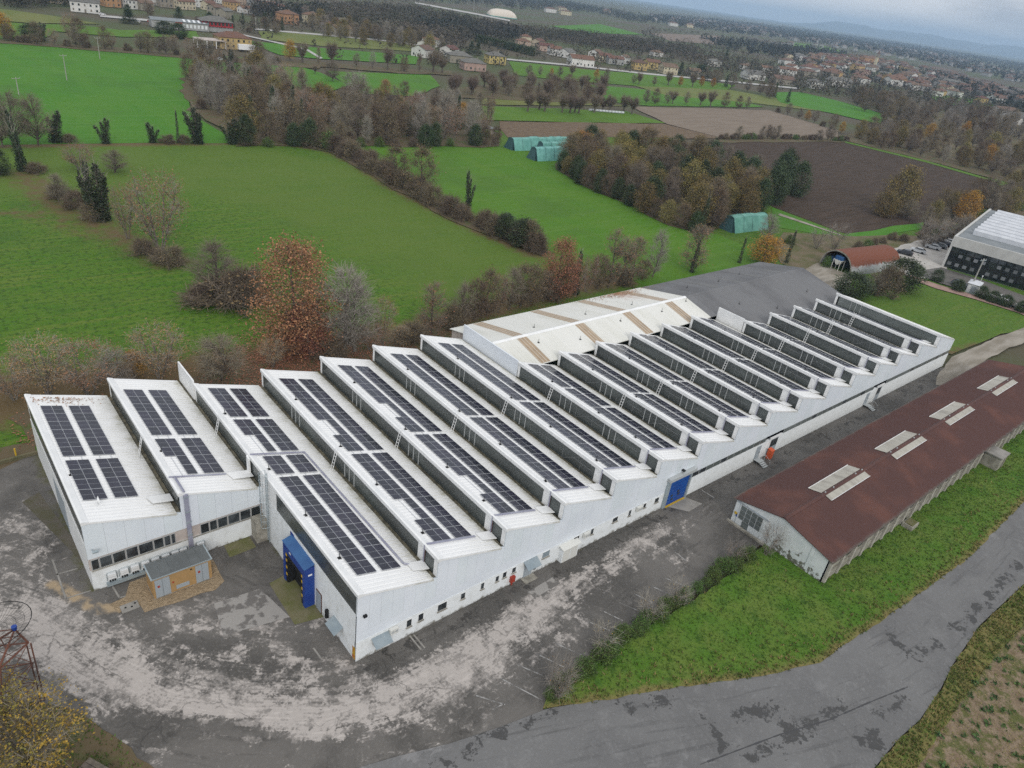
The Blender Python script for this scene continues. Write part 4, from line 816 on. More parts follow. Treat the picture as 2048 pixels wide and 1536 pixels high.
for k in range(-2, 15):
    x0, x1 = XK[k], XK[k + 1]; sl = math.atan2(ZL - ZH, x1 - x0); cs = math.cos(sl)
    off = .84 if k == -2 else (.8 if k == -1 else 1.08)
    gapB = 2.6 if k < 0 else 2.55
    xs_ = [off + .51 * cs, off + .51 * cs + 1.045 * cs, off + gapB + .51 * cs, off + gapB + .51 * cs + 1.045 * cs]
    pos = {-2: 'on the leftmost sawtooth roof', 14: 'on the last panelled sawtooth before the far end'}.get(k, 'on the %s sawtooth roof from the left' % nth(k + 3))
    arr = thing('solar_array', 'rows of dark solar panels ' + pos, 'solar array', (x0, 0, 0), 0, 'solar arrays on the sawtooth roofs')
    for (ys_, n_, cols) in blocks(k):
        for r_ in range(n_):
            yy = ys_ - 1.8 * r_ - .9
            for ci, c_ in enumerate(cols):
                if c_ == '-': continue
                xx = xs_[ci]; o = link('solar_panel', MOD, arr, (xx, yy, ZH + (ZL - ZH) / (x1 - x0) * xx + .09), (0, -sl, 0))
    zz = lambda x: ZH + (ZL - ZH) / (x1 - x0) * x + .05
    for xx in xs_:
        ylo = min(b[0] - 1.8 * b[1] for b in blocks(k)); yhi = max(b[0] for b in blocks(k))
        MB().box(xx - .02, xx + .02, ylo, yhi, zz(xx) - .03, zz(xx) + .02).build('mounting_rail', 'modframe', arr)

# ------------------------------------------------------------------ the gabled hall behind
hall = thing('gabled_hall', 'long low gabled hall behind the sawteeth, half white half grey roof', 'hall', (0, 0, 0))
ZR_, YR_, ME_ = 8.3, 33.2, 2.3 / 10.3
def hz(y): return ZR_ - abs(y - YR_) * ME_
def hall_roof(xa, xb, ya, yb, mt, name='roof', dz=0.0, attr=None, t=.12, n=1):
    m_ = MB()
    for i in range(n):
        a, b = xa + (xb - xa) * i / n, xa + (xb - xa) * (i + 1) / n
        m_.slab([(a, ya, hz(ya) + dz), (b, ya, hz(ya) + dz), (b, yb, hz(yb) + dz), (a, yb, hz(yb) + dz)], t)
    if name == 'roof' and xb - xa > 3:
        for i in range(int((xb - xa) / .6)):
            p = xa + .3 + i * .6; z0_, z1_ = hz(ya) + dz, hz(yb) + dz
            m_.add([(p - .06, ya, z0_), (p, ya, z0_ + .05), (p + .06, ya, z0_), (p - .06, yb, z1_), (p, yb, z1_ + .05), (p + .06, yb, z1_)], [(0, 3, 4, 1), (1, 4, 5, 2)])
    return m_.build(name, mt, hall, attr=attr)
hall_roof(40.2, 85.6, YR_, 43.7, 'hall_white', attr=('low', lambda c: max(0, .75 - abs(c.x - 79) / 9) * (1 if c.y > 40 else .1)), n=12)
hall_roof(40.2, 85.6, Y3 + .12, YR_, 'hall_white', attr=('low', lambda c: 0.0))
hall_roof(85.62, 127.2, YR_, 43.7, 'hall_grey'); hall_roof(85.62, 87.55, Y3 + .12, YR_, 'hall_grey', t=.11); hall_roof(87.56, 127.2, Y4 + .12, YR_, 'hall_grey')
MB().prism([(YR_ - .42, hz(YR_ - .42) + .015), (YR_, ZR_ + .1), (YR_ + .42, hz(YR_ + .42) + .015)], 'x', 40.2, 85.6).build('ridge_cap', 'white', hall)
MB().prism([(YR_ - .35, hz(YR_ - .35) + .012), (YR_, ZR_ + .06), (YR_ + .35, hz(YR_ + .35) + .012)], 'x', 85.62, 127.2).build('ridge_cap', 'hall_grey', hall)
G['old_light'] = ribbed('dirty_grey_rooflight', (0.175, 0.175, 0.17), (0.13, 0.13, 0.13), 'X', 0.3, scale=.4)
for i, xx in enumerate((44.6, 56.8, 68.0, 79.3)):
    hall_roof(xx, xx + 1.95, YR_ + .43, 43.5, 'rooflight', 'rooflight', .025, t=.03); hall_roof(xx, xx + 1.95, Y3 + .2, YR_ - .43, 'rooflight', 'rooflight', .025, t=.03)
for xx in (96, 103.5, 111, 118.5): hall_roof(xx, xx + 1.4, YR_ + .6, 42.5, 'old_light', 'rooflight', .02, t=.025)
MB().prism([(22.9, 0), (43.4, 0), (43.4, hz(43.4) - .13), (YR_, ZR_ - .13), (22.9, hz(22.9) - .13)], 'x', 126.6, 126.9).build('gable_wall', 'pinkwall', hall)
MB().prism([(39.9, 0), (43.4, 0), (43.4, hz(43.4) - .13), (39.9, hz(39.9) - .13)], 'x', 40.5, 40.7).build('gable_wall', 'pinkwall', hall)
MB().box(40.7, 126.6, 43.2, 43.4, 0, hz(43.4) - .13).build('rear_wall', 'pinkwall', hall)
for xx, yy in ((50.5, 35.5), (55, 29.5), (62.5, 36), (66, 31.2), (73.5, 35.4), (76.5, 31.0), (84.4, 32), (47.5, 31), (96, 28), (104, 24.5), (101.5, 37), (111, 38.5), (118, 26.5), (92, 37.5)): link('roof_anchor', anchor, hall, (xx, yy, hz(yy) - .01))

# ------------------------------------------------------------------ the long shed with the rust-red roof
shed = thing('storage_shed', 'long low shed with rust-red ribbed roof and white end wall', 'shed', (0, 0, 0))
SX0, SX1, SY0, SY1, SYR, SZR, SME = 48.4, 131.5, -18.85, -6.35, -12.55, 5.0, 1.5 / 6.3
def sz(y): return SZR - abs(y - SYR) * SME
for ya, yb, nm in ((SYR, SY1 + .5, 'roof'), (SY0 - .45, SYR, 'roof')):
    m_ = MB(); cols = [ya + (yb - ya) * t for t in ((0, .35, .8, .93, 1) if yb > SYR else (0, .07, .2, .65, 1))]
    for i in range(4):
        for j in range(12):
            xa, xb = SX0 - .25 + (SX1 - SX0 + .5) * j / 12, SX0 - .25 + (SX1 - SX0 + .5) * (j + 1) / 12
            m_.add([(xa, cols[i], sz(cols[i])), (xb, cols[i], sz(cols[i])), (xb, cols[i + 1], sz(cols[i + 1])), (xa, cols[i + 1], sz(cols[i + 1]))], [(0, 1, 2, 3)])
    for i in range(int((SX1 - SX0 + .5) / .42)):
        p = SX0 - .25 + .21 + i * .42
        for (q0, q1) in zip(cols[:-1], cols[1:]): m_.add([(p - .17, q0, sz(q0) + .002), (p, q0, sz(q0) + .075), (p + .17, q0, sz(q0) + .002), (p - .17, q1, sz(q1) + .002), (p, q1, sz(q1) + .075), (p + .17, q1, sz(q1) + .002)], [(0, 3, 4, 1), (1, 4, 5, 2)])
    for y in ((ya, yb)): m_.add([(SX0 - .25, y, sz(y)), (SX1 + .25, y, sz(y)), (SX1 + .25, y, sz(y) - .09), (SX0 - .25, y, sz(y) - .09)], [(0, 1, 2, 3)])
    m_.add([(SX0 - .25, ya, sz(ya)), (SX0 - .25, yb, sz(yb)), (SX0 - .25, yb, sz(yb) - .09), (SX0 - .25, ya, sz(ya) - .09)], [(0, 1, 2, 3)])
    m_.build(nm, 'red_roof', shed, attr=('low', lambda c: max(0, .62 - min(abs(c.y - SY1 - .5), abs(c.y - SY0 + .45)) * 1.1)))
MB().prism([(SYR - .3, sz(SYR - .3) + .08), (SYR, SZR + .17), (SYR + .3, sz(SYR + .3) + .08)], 'x', SX0 - .27, SX1 + .27).build('ridge_cap', 'red_roof', shed)
for a, b in ((56.9, 66.9), (74.6, 84.3), (92.6, 102.4), (111.9, 122.0)):
    for side in (1, -1):
        ya, yb = (SYR + .31, SYR + 1.95) if side > 0 else (SYR - 1.15, SYR - .31)
        f = MB().slab([(a, ya, sz(ya) + .13), (b, ya, sz(ya) + .13), (b, yb, sz(yb) + .13), (a, yb, sz(yb) + .13)], .05).build('skylight', 'skylight', shed)
        ye = yb if side > 0 else ya
        MB().bar((a, ye, sz(ye) + .15), (b, ye, sz(ye) + .15), .07).build('skylight_rim', 'white', f)
    for xx in (a + .3, a + 2.3, b - .3, b - 2): MB().box(xx, xx + .14, SYR - .07, SYR + .07, SZR + .12, SZR + .28).build('ridge_vent', 'post', shed)
# gable wall, gridded for its stains, with the big sliding door
m_ = MB(); N_ = 26
for i in range(N_):
    ya, yb = SY0 + (SY1 - SY0) * i / N_, SY0 + (SY1 - SY0) * (i + 1) / N_
    for j in range(6):
        za0, zb0 = (sz(ya) - .1) * j / 6, (sz(yb) - .1) * j / 6; za1, zb1 = (sz(ya) - .1) * (j + 1) / 6, (sz(yb) - .1) * (j + 1) / 6
        m_.add([(SX0, yb, zb0), (SX0, ya, za0), (SX0, ya, za1), (SX0, yb, zb1)], [(0, 1, 2, 3)])
m_.build('gable_wall', 'oldwhite', shed, attr=('low', lambda c: .64 - c.z * .20 - max(0, c.y + 13.0) * .14))
MB().box(SX0 - .07, SX0 - .03, -10.35, -7.0, -.05, 3.2).build('sliding_door', 'oldwhite', shed, attr=('low', lambda c: 0.05))
dr = MB().box(SX0 - .12, SX0 - .05, -11.0, -6.6, 3.2, 3.32).build('door_rail', 'greydoor', shed)
fr = MB().box(SX0 - .10, SX0 - .072, -10.26, -7.14, 1.12, 3.14).build('door_window', 'post', shed)
for i in range(4):
    for j in range(3 if i < 4 else 2):
        ya = -7.2 - i * .765; MB().box(SX0 - .12, SX0 - .102, ya - .7, ya - .03, 1.17 + j * .655, 1.17 + j * .655 + .6).build('pane', 'glaze_old', fr)
MB().box(SX0 - .10, SX0 - .071, -8.75, -7.85, .0, 1.1).build('wicket_door', 'glaze_old', shed)
for yy, zz, mt in ((-6.7, 1.55, 'yellow'), (-6.95, 1.3, 'blue')):
    MB().box(SX0 - .06, SX0 - .03, yy - .2, yy + .15, zz - .2, zz + .15).build('warning_plate', mt, shed)
MB().box(SX0 - .06, SX0 - .02, SY0 + 1.9, SY0 + 2.3, .4, 3.6).build('pilaster', 'oldwhite', shed)
MB().box(SX0 - .5, SX0 - .2, -11.4, -6.1, .0, .3).build('ramp_kerb', 'concrete', shed)
# long south side: pillars between stained panels, broken windows
MB().box(SX0, SX1, SY0 + .02, SY0 + .2, 0, sz(SY0) - .1).build('side_wall', 'brownwall', shed)
MB().box(SX0 + .01, SX1, SY1 - .2, SY1 - .02, 0, sz(SY1) - .1).build('side_wall', 'concrete', shed)
MB().box(SX1 - .2, SX1, SY0 + .21, SY1 - .21, 0, 3.3).build('end_wall', 'concrete', shed)
pm = MB().box(0, .42, -.28, .015, 0, 3.3).mesh('pillar', 'pillar'); wm = MB().box(0, 1.9, -.03, .01, 0, 1.15).mesh('window', 'window'); pn = MB().box(0, 2.2, -.07, .012, 0, 1.35).mesh('wall_panel', 'concrete')
xx = SX0 + .2; i = 0
while xx < SX1 - 1:
    link('pillar', pm, shed, (xx, SY0, 0)); 
    if xx + 2.6 < SX1:
        link('wall_panel', pn, shed, (xx + .5, SY0, 0.02))
        o = link('window', wm, shed, (xx + .65, SY0, 1.75))
        link('wall_panel', pn, shed, (xx + .5, SY0, 3.0 - 1.35)).scale = (1, .8, .2 if i % 3 else .95)
    xx += 2.78; i += 1
ann = thing('outbuilding', 'small square concrete outbuilding against the south side of the red shed', 'outbuilding', (97.0, -20.1, 0))
MB().box(-1.45, 1.45, -1.15, 1.15, 0, 2.25).build('wall', 'concrete', ann); MB().box(-1.65, 1.65, -1.3, 1.24, 2.251, 2.42).build('roof', 'slabs', ann); MB().box(.2, 1.0, -1.19, -1.152, 0, 1.8).build('door', 'brownwall', ann)
hp = thing('concrete_hatch', 'low mossy concrete pit cover against the south side of the red shed', 'pit cover', (69.0, -19.9, 0))
MB().box(-1.0, 1.0, -.65, .7, 0, .7).build('block', 'concrete', hp); MB().box(-.8, .8, -.5, .5, .701, .82).build('lid', 'mossyslab', hp)

# ------------------------------------------------------------------ transformer kiosk and inverters
ks = thing('transformer_kiosk', 'small tan transformer kiosk with grey felt roof and grey doors', 'kiosk', (0, 0, 0))
kx0, kx1, ky0, ky1 = -12.2, -6.85, 16.35, 18.5
MB().box(kx0, kx1, ky0, ky1, .1, 2.5).build('wall', 'tan', ks)
MB().box(kx0 - .12, kx1 + .12, ky0 - .12, ky1 + .12, 2.501, 2.62).build('roof', 'zinc', ks)
for i in range(6):
    a = kx0 + (kx1 - kx0) * i / 6; b = kx0 + (kx1 - kx0) * (i + 1) / 6
    MB().box(a + .012, b - .012, ky0 - .06, ky1 + .06, 2.62, 2.66).build('roof_sheet', 'slate', ks)
for a, b in ((kx0 + .18, kx0 + 1.5), (kx1 - 1.5, kx1 - .3)):
    f = MB().box(a, b, ky0 - .05, ky0 - .002, .15, 2.3).build('door', 'greydoor', ks); MB().box((a + b) / 2 - .012, (a + b) / 2 + .012, ky0 - .062, ky0 - .051, .15, 2.3).build('door_gap', 'slate', f)
    MB().box(a + .2, a + .42, ky0 - .064, ky0 - .051, 1.35, 1.6).build('warning_plate', 'redpaint', f)
MB().box(kx0 + 2.0, kx0 + 3.2, ky0 - .04, ky0 - .002, .35, .8).build('vent_grille', 'greydoor', ks); MB().box(kx0 + 1.7, kx0 + 1.86, ky0 - .03, ky0 - .002, 1.25, 1.42).build('warning_plate', 'redpaint', ks)
MB().box(kx1 - 1.95, kx1 - 1.8, ky0 - .03, ky0 - .002, 2.05, 2.2).build('vent_hole', 'black', ks)
MB().box(kx0 - .05, kx1 + .05, ky0 - .05, ky1 + .05, .0, .099).build('base', 'slabs', ks)
im = MB().box(-.34, .34, -.3, 0, .38, .95).mesh('casing', 'invert'); il = MB().box(-.28, .28, -.31, -.301, .62, .66).mesh('vent', 'post')
ih = MB().tube([(-.44, -.05, .1), (-.44, -.12, 1.0), (-.34, -.12, 1.12), (.34, -.12, 1.12), (.44, -.12, 1.0), (.44, -.05, .1)], .028, .028, 5).mesh('hoop_frame', 'zinc')
ic = MB().box(-.05, .05, -.2, -.06, .0, .379).mesh('cable', 'black')
for i, xx in enumerate((-14.75, -13.7, -12.75, -11.8, -10.9, -9.95, -9.05, -8.3, -6.6)):
    wh = 'at the left end of the row' if i == 0 else ('right of the cable duct on the same wall' if i == 8 else '%s from the left in the row' % nth(i + 1))
    o = thing('solar_inverter', 'white solar inverter on the wall, ' + wh, 'inverter', (xx, Y1 - .08, .62), 0, 'solar inverters on the white wall')
    link('casing', im, o); link('hoop_frame', ih, o); link('vent', il, o)
    for dx in (-.22, 0, .2): link('cable', ic, o, (dx, 0, 0))
o = tag(MB().box(-15.3, -8.0, Y1 - .42, Y1 - .08, .22, .58).build('cable_trough', 'zinc'), 'grey metal cable trough along the wall under the inverters', 'cable trough')
o = thing('manhole_cover', 'pale concrete cover with dark holes in the gravel before the kiosk', 'manhole cover', (-14.3, 16.55, .07))
MB().box(-.75, .75, -.5, .5, 0, .07).build('slab', 'slabs', o)
for dx, dy in ((-.35, .05), (.15, -.1), (.5, .2)): MB().tube([(dx, dy, .071), (dx, dy, .085)], .1, .1, 8).build('hole', 'black', o)

# ------------------------------------------------------------------ blue dock shelter
dk = thing('dock_shelter', 'dark blue loading dock shelter standing out from the white side wall', 'dock shelter', (0, 0, 0))
DY0, DY1, DX, DZ = 8.0, 12.75, -1.1, 5.0
MB().box(DX, -.105, DY0, DY0 + .5, 0, DZ - .28).build('side_cheek', 'blue', dk); MB().box(DX, -.105, DY1 - .45, DY1, 0, DZ - .28).build('side_cheek', 'blue', dk)
MB().box(DX, -.105, DY0, DY1, DZ - .279, DZ - .02).build('top_beam', 'blue', dk)
MB().box(DX + .001, DX + .16, DY0 + .501, DY1 - .451, 4.0, DZ - .281).build('lintel', 'blue', dk)
MB().slab([(DX - .06, DY0 - .06, DZ), (-.105, DY0 - .06, DZ + .28), (-.105, DY1 + .06, DZ + .28), (DX - .06, DY1 + .06, DZ)], .04).build('roof', 'bluetop', dk)
MB().box(-.16, -.104, DY1 - .35, DY1 + .35, 4.6, 5.45).build('end_plate', 'blue', dk)
MB().box(-.3, -.11, DY0 + .51, DY1 - .46, .0, 4.6).build('door_opening', 'dark', dk)
for yy in (DY0 + .52, DY1 - .82): 
    f = MB().box(DX + .05, -.35, yy, yy + .34, 0, 3.98).build('curtain', 'black', dk)
    for z in (1.0, 1.9, 2.8, 3.5): MB().box(DX + .03, DX + .049, yy + .03, yy + .31, z, z + .3).build('stripe', 'yellow', f)
MB().box(DX + .1, DX + .2, DY0 + .87, DY1 - .85, 3.3, 3.99).build('top_curtain', 'black', dk)
MB().box(DX - .005, DX - .001, DY1 - 1.8, DY1 - 1.4, 4.45, 4.65).build('label_plate', 'white', dk); MB().box(-.75, -.35, DY0 - .006, DY0 - .001, 4.0, 4.2).build('label_plate', 'white', dk)

# ------------------------------------------------------------------ small things along the factory front
def ac(x, z, label):
    o = thing('air_conditioner', label, 'air conditioner', (x, -.08, z), 0, 'air conditioners on the long front wall')
    MB().box(-.42, .42, -.38, -.04, 0, .6).build('casing', 'acwhite', o)
    for dx in (-.18, .22): MB().tube([(dx, -.40, .3), (dx, -.381, .3)], .17, .17, 12).build('fan', 'post', o)
    for dx in (-.3, .3): MB().bar((dx, -.36, -.03), (dx, 0, -.03), .04).build('bracket', 'brace', o)
ac(3.6, 1.75, 'air conditioner beside the awning near the front corner'); ac(28.5, 1.85, 'air conditioner right of the white lean-to on the front wall'); ac(37.4, 1.9, 'air conditioner nearest the blue rolling door')
def cabinet(x, y, z, mt, label):
    o = thing('hydrant_box', label, 'hydrant box', (x, y, z)); MB().box(-.28, .28, -.3, 0, 0, .75).build('box', mt, o); MB().box(-.24, .24, -.32, -.301, .05, .7).build('door', mt, o)
    if z > .2: MB().box(-.06, .06, -.2, -.05, -z, 0).build('pipe', 'redpaint', o)
cabinet(17.95, -.08, .5, 'redpaint', 'dull red hydrant box low on the front wall beside small windows')
def ext(x, label):
    o = thing('fire_cabinet', label, 'fire cabinet', (x, -.75, 0)); MB().box(-.38, .38, -.3, .3, .0, 1.45).build('body', 'orange', o); MB().slab([(-.42, -.35, 1.5), (.42, -.35, 1.5), (.42, .35, 1.62), (-.42, .35, 1.62)], .06).build('lid', 'orange', o)
ext(65.6, 'bright orange fire cabinet beside the metal steps of the long wall')
sm = MB().box(0, 1.1, -.27, 0, 0, .04).mesh('step', 'post')
for x, lb in ((62.5, 'grey metal steps to the door beside the orange cabinet'), (95.0, 'grey metal steps to the far door of the long wall')):
    o = thing('metal_stairs', lb, 'steps', (x, -.1, 0))
    MB().box(0, 1.2, -1.0, 0, .44, .48).build('landing', 'post', o)
    for i in range(3): link('step', sm, o, (0, -1.02 - i * .28, .34 - i * .12))
    for dx in (0, 1.2):
        MB().bar((dx, -.95, .48), (dx, -.95, 1.4), .04).build('rail_post', 'post', o); MB().bar((dx, -.95, 1.4), (dx, 0, 1.4), .04).build('handrail', 'post', o); MB().bar((dx, -.95, 1.4), (dx, -1.85, .9), .04).build('handrail', 'post', o); MB().bar((dx, -1.85, 0), (dx, -1.85, .9), .04).build('rail_post', 'post', o)
o = thing('bollard', 'short yellow pipe post at the left yard edge', 'post', (*(-18.4,45.95), 0)); MB().tube([(0, 0, 0), (0, 0, 1.25)], .09, .09, 8).build('pipe', 'yellow', o)
G['kerbstone'] = mat('mossy_kerb', (0.15, 0.13, 0.08), (0.10, 0.10, 0.05), 1.2, .9)
a, b = Vector((-22.89,45.19)), Vector((-16.34,45.6)); nrm = (b - a).orthogonal().normalized() * .15
m_ = MB(); m_.slab([(*(a - nrm), .45), (*(b - nrm), .45), (*(b + nrm), .45), (*(a + nrm), .45)], .45); tag(m_.build('low_wall', 'kerbstone'), 'low mossy kerb wall at the left edge of the yard', 'wall')
dsh = thing('satellite_dish', 'small white dish on the leftmost sawtooth roof below its panels', 'dish', (-14.4, 22.9, 7.72))
MB().tube([(0, 0, 0), (0, 0, .5)], .03, .03, 5).build('mast', 'post', dsh)
mm = MB(); nn = 14
for r_, h_ in ((0, 0), (.22, .05), (.38, .16)): mm.v += [(h_ - .05, r_ * math.cos(2 * math.pi * j / nn), .5 + r_ * math.sin(2 * math.pi * j / nn)) for j in range(nn)]
for q in (0, 1): mm.f += [(q * nn + j, q * nn + (j + 1) % nn, (q + 1) * nn + (j + 1) % nn, (q + 1) * nn + j) for j in range(nn)]
mm.m = [0] * len(mm.f); mm.build('reflector', 'white', dsh)

# ------------------------------------------------------------------ lattice mast at the left, with its grid reflector
ms = thing('lattice_mast', 'rusty red three-legged lattice mast with wire dish at the lower left', 'mast', (*(-22.47,10.22), 0))
B3 = [(0, 0, 0), (-3.5, 1.6, 0), (-3.0, -2.2, 0)]; HT = 6.5; tp = Vector((-.45, .2, 8.15))
def at(i, t): p = Vector(B3[i]); q = Vector((.12 + p.x * .72, .05 + p.y * .72, 0)); s_ = p.lerp(q, t); s_.z = HT * t; return s_
for i in range(3):
    for ox in (-.13, .13): MB().tube([at(i, t) + Vector((ox, -ox, 0)) for t in (0, .33, .66, 1)], .065, .055, 6).build('leg', 'rust', ms)
    MB().tube([at(i, 1), tp], .09, .07, 6).build('top_leg', 'rust', ms)
    for t in (.08, .24, .4, .56, .72, .88): MB().bar(at(i, t) + Vector((-.15, .15, 0)), at(i, t + .05) + Vector((.15, -.15, 0)), .05).build('lacing', 'rust', ms)
    MB().bar(at(i, 1).lerp(tp, .5), at((i + 1) % 3, 1).lerp(tp, .5), .07).build('cross_bar', 'rust', ms)
for t in (.33, .66, 1.0):
    for i in range(3): MB().bar(at(i, t), at((i + 1) % 3, t), .13 if t == 1.0 else .07).build('cross_bar', 'rust', ms)
for t0, t1 in ((0, .33), (.33, .66), (.66, 1.0)):
    for i in range(3): MB().bar(at(i, t0), at((i + 1) % 3, t1), .055).build('diagonal', 'rust', ms); MB().bar(at((i + 1) % 3, t0), at(i, t1), .055).build('diagonal', 'rust', ms)
MB().tube([tp, tp + Vector((0, 0, .32))], .17, .2, 10).build('cap', 'blue', ms)
ctr = tp + Vector((-1.25, .75, -.2)); ax = Vector((-.1, .1, 1)).normalized(); u = ax.orthogonal().normalized(); v = ax.cross(u)
dr_ = lambda r_, a_: ctr + (u * math.cos(a_) + v * math.sin(a_)) * r_ + ax * (r_ * r_ * .07)
for r_ in (.9, 1.5, 2.1, 2.6): MB().tube([dr_(r_, 2 * math.pi * j / 28) for j in range(29)], .012 if r_ < 2.5 else .032, .012 if r_ < 2.5 else .032, 4, cap=False).build('dish_ring', 'black', ms)
for j in range(44): MB().tube([dr_(.5, 2 * math.pi * j / 44), dr_(1.6, 2 * math.pi * j / 44), dr_(2.6, 2 * math.pi * j / 44)], .010, .010, 4, cap=False).build('dish_wire', 'black', ms)
MB().tube([tp, ctr], .05, .05, 5).build('dish_arm', 'rust', ms)
br = thing('slatted_roof', 'corner of a dark slatted lean-to roof at the bottom edge', 'roof', (*(-20.9,0.79), 0), .5)
for i in range(7): MB().box(-2.0 + i * .42, -1.62 + i * .42, -1.3, 1.35, .9 - i * .01, .97 - i * .01).build('slat', 'bark', br)
MB().box(-1.9, .8, -1.2, 1.2, 0, .82).build('wall', 'concrete', br)

# ------------------------------------------------------------------ barrel barn
bn = thing('barrel_barn', 'open barrel-roofed barn of rusty corrugated steel', 'barn', (*(162.1,41.95), 0), -0.14)
W2, LN, HB = 4.75, 21.5, 5.1
arc = [(W2 * math.cos(math.pi * j / 20), HB * math.sin(math.pi * j / 20) ** .8) for j in range(21)]
m_ = MB()
for s_ in range(10):
    for j in range(20):
        xa, xb = LN * s_ / 10, LN * (s_ + 1) / 10
        m_.add([(xa, *arc[j]), (xb, *arc[j]), (xb, *arc[j + 1]), (xa, *arc[j + 1])], [(0, 1, 2, 3)])
m_.build('roof', 'quonset', bn, attr=('low', lambda c: -.05 + c.z * .24))
m_ = MB()
for j in range(20): m_.add([(-.02, *arc[j]), (-.02, *arc[j + 1]), (-.02, arc[j + 1][0] * .93, arc[j + 1][1] * .93), (-.02, arc[j][0] * .93, arc[j][1] * .93)], [(0, 1, 2, 3)])
m_.build('arch_rib', 'concrete', bn)
MB().prism([(y * .98, z * .98) for y, z in arc], 'x', LN - .3, LN - .1).build('end_wall', 'quonset', bn, attr=('low', lambda c: .2 + c.z * .1))
hp_ = thing('grain_hopper', 'blue-topped white grain hopper standing in the mouth of the barrel barn', 'hopper', (*(161.29,41.5), 0), -0.14)
MB().box(.1, 1.6, -.95, .95, 2.9, 3.8).build('bin', 'bluetop', hp_); MB().prism([(-1.1, 2.9), (1.1, 2.9), (.3, 1.7), (-.3, 1.7)], 'x', 0.0, 1.6).build('funnel', 'acwhite', hp_)
for dx, dy in ((-.15, -1.05), (-.15, 1.05), (1.7, -1.05), (1.7, 1.05)): MB().bar((dx, dy, 0), (dx, dy, 2.95), .14).build('leg', 'acwhite', hp_)
tr_ = thing('tractor', 'dark tractor parked deep inside the barrel barn', 'tractor', (*(162.48,44.47), 0), -0.14)
MB().box(1.0, 3.4, -.45, .45, .7, 1.6).box(1.9, 3.2, -.6, .6, 1.6, 2.6).build('body', 'bluetop', tr_)
for dx, dy, r_ in ((2.9, -.75, .8), (2.9, .75, .8), (1.2, -.65, .5), (1.2, .65, .5)): MB().tube([(dx, dy - .18, r_), (dx, dy + .18, r_)], r_, r_, 14).build('wheel', 'tyre', tr_)

# ------------------------------------------------------------------ office block with the dark glass front
ob = thing('office_block', 'modern pale concrete office block with dark glazed front and white roof sheds', 'office building', (*(201.05,30.09), 0), math.radians(10.8) + math.pi)
# local: +y runs along the front towards the right of the picture... the front faces -x turned to the camera
def OB(x0, x1, y0, y1, z0, z1, nm, mt): return MB().box(-x1, -x0, y0, y1, z0, z1).build(nm, mt, ob)
Hh = 9.0
OB(.3, 58, .3, 60, 0, Hh - .5, 'core', 'office_wall')
OB(0, 58, 0, .6, 0, Hh, 'side_wall', 'office_wall'); OB(0, .6, .61, 60, 6.2, Hh, 'fascia_panel', 'office_wall')
OB(.05, .25, .62, 60, .2, 6.18, 'glass_front', 'office_glass')
OB(.6, 58, .6, 60, Hh - .49, Hh - .3, 'roof', 'office_roof')
for i in range(30):
    y = .7 + i * 1.95; OB(-.02, .045, y, y + .07, .2, 6.18, 'mullion', 'black')
    for z in (.9, 3.4):
        if (i * 7 + int(z)) % 5 != 3: OB(.0, .042, y + .35, y + 1.35, z + .2, z + 1.1, 'window_blind', 'blind')
    OB(.0, .043, y + .12, y + 1.85, 4.95, 6.1, 'window', 'window')
OB(-.01, .046, .62, 60, 2.75, 3.05, 'floor_band', 'rust' if False else 'black')
for i in range(9):
    x = 10.0 + i * 5.0
    f = MB().prism([(-x, Hh - .3), (-x - 4.2, Hh - .3), (-x - 4.2, Hh - .1), (-x - 1.2, Hh + 1.35), (-x - .5, Hh + 1.35), (-x, Hh + .9)], 'y', 3.0, 56).build('roof_shed', 'office_shed', ob)
pole = thing('utility_pole', 'tall concrete utility pole with insulators beside the white cabin', 'pole', (*(186.05,16.74), 0))
MB().tube([(0, 0, 0), (0, 0, 8.9)], .2, .12, 8).build('shaft', 'polewood', pole)
MB().bar((-1.1, .3, 8.4), (1.1, -.3, 8.4), .12).build('crossarm', 'zinc', pole)
for t in (-.9, -.3, .3, .9): MB().tube([(t, -t * .27, 8.45), (t, -t * .27, 8.85)], .08, .05, 6).build('insulator', 'post', pole)
cb = thing('transformer_cabin', 'small white transformer cabin with hipped roof beside the office street', 'cabin', (*(185.98,15.71), 0), math.radians(10.8))
MB().box(-1.3, 2.9, -.8, 1.7, 0, 2.5).build('wall', 'invert', cb); MB().add([(-1.6, -1.1, 2.51), (3.2, -1.1, 2.51), (3.2, 2.0, 2.51), (-1.6, 2.0, 2.51), (.2, .45, 3.1), (1.5, .45, 3.1)], [(0, 1, 5, 4), (1, 2, 5), (2, 3, 4, 5), (3, 0, 4), (3, 2, 1, 0)]).build('roof', 'office_shed', cb); MB().box(-1.34, -1.302, -.3, .8, 0, 2).build('door', 'greydoor', cb)
lp = thing('street_lamp', 'white single-arm lamp post beside the small white cabin', 'lamp post', (*(191,16.56), 0))
MB().tube([(0, 0, 0), (0, 0, 3.6)], .06, .05, 6).build('post', 'white', lp); MB().box(-.5, .1, -.1, .1, 3.6, 3.7).build('lamp_head', 'white', lp)

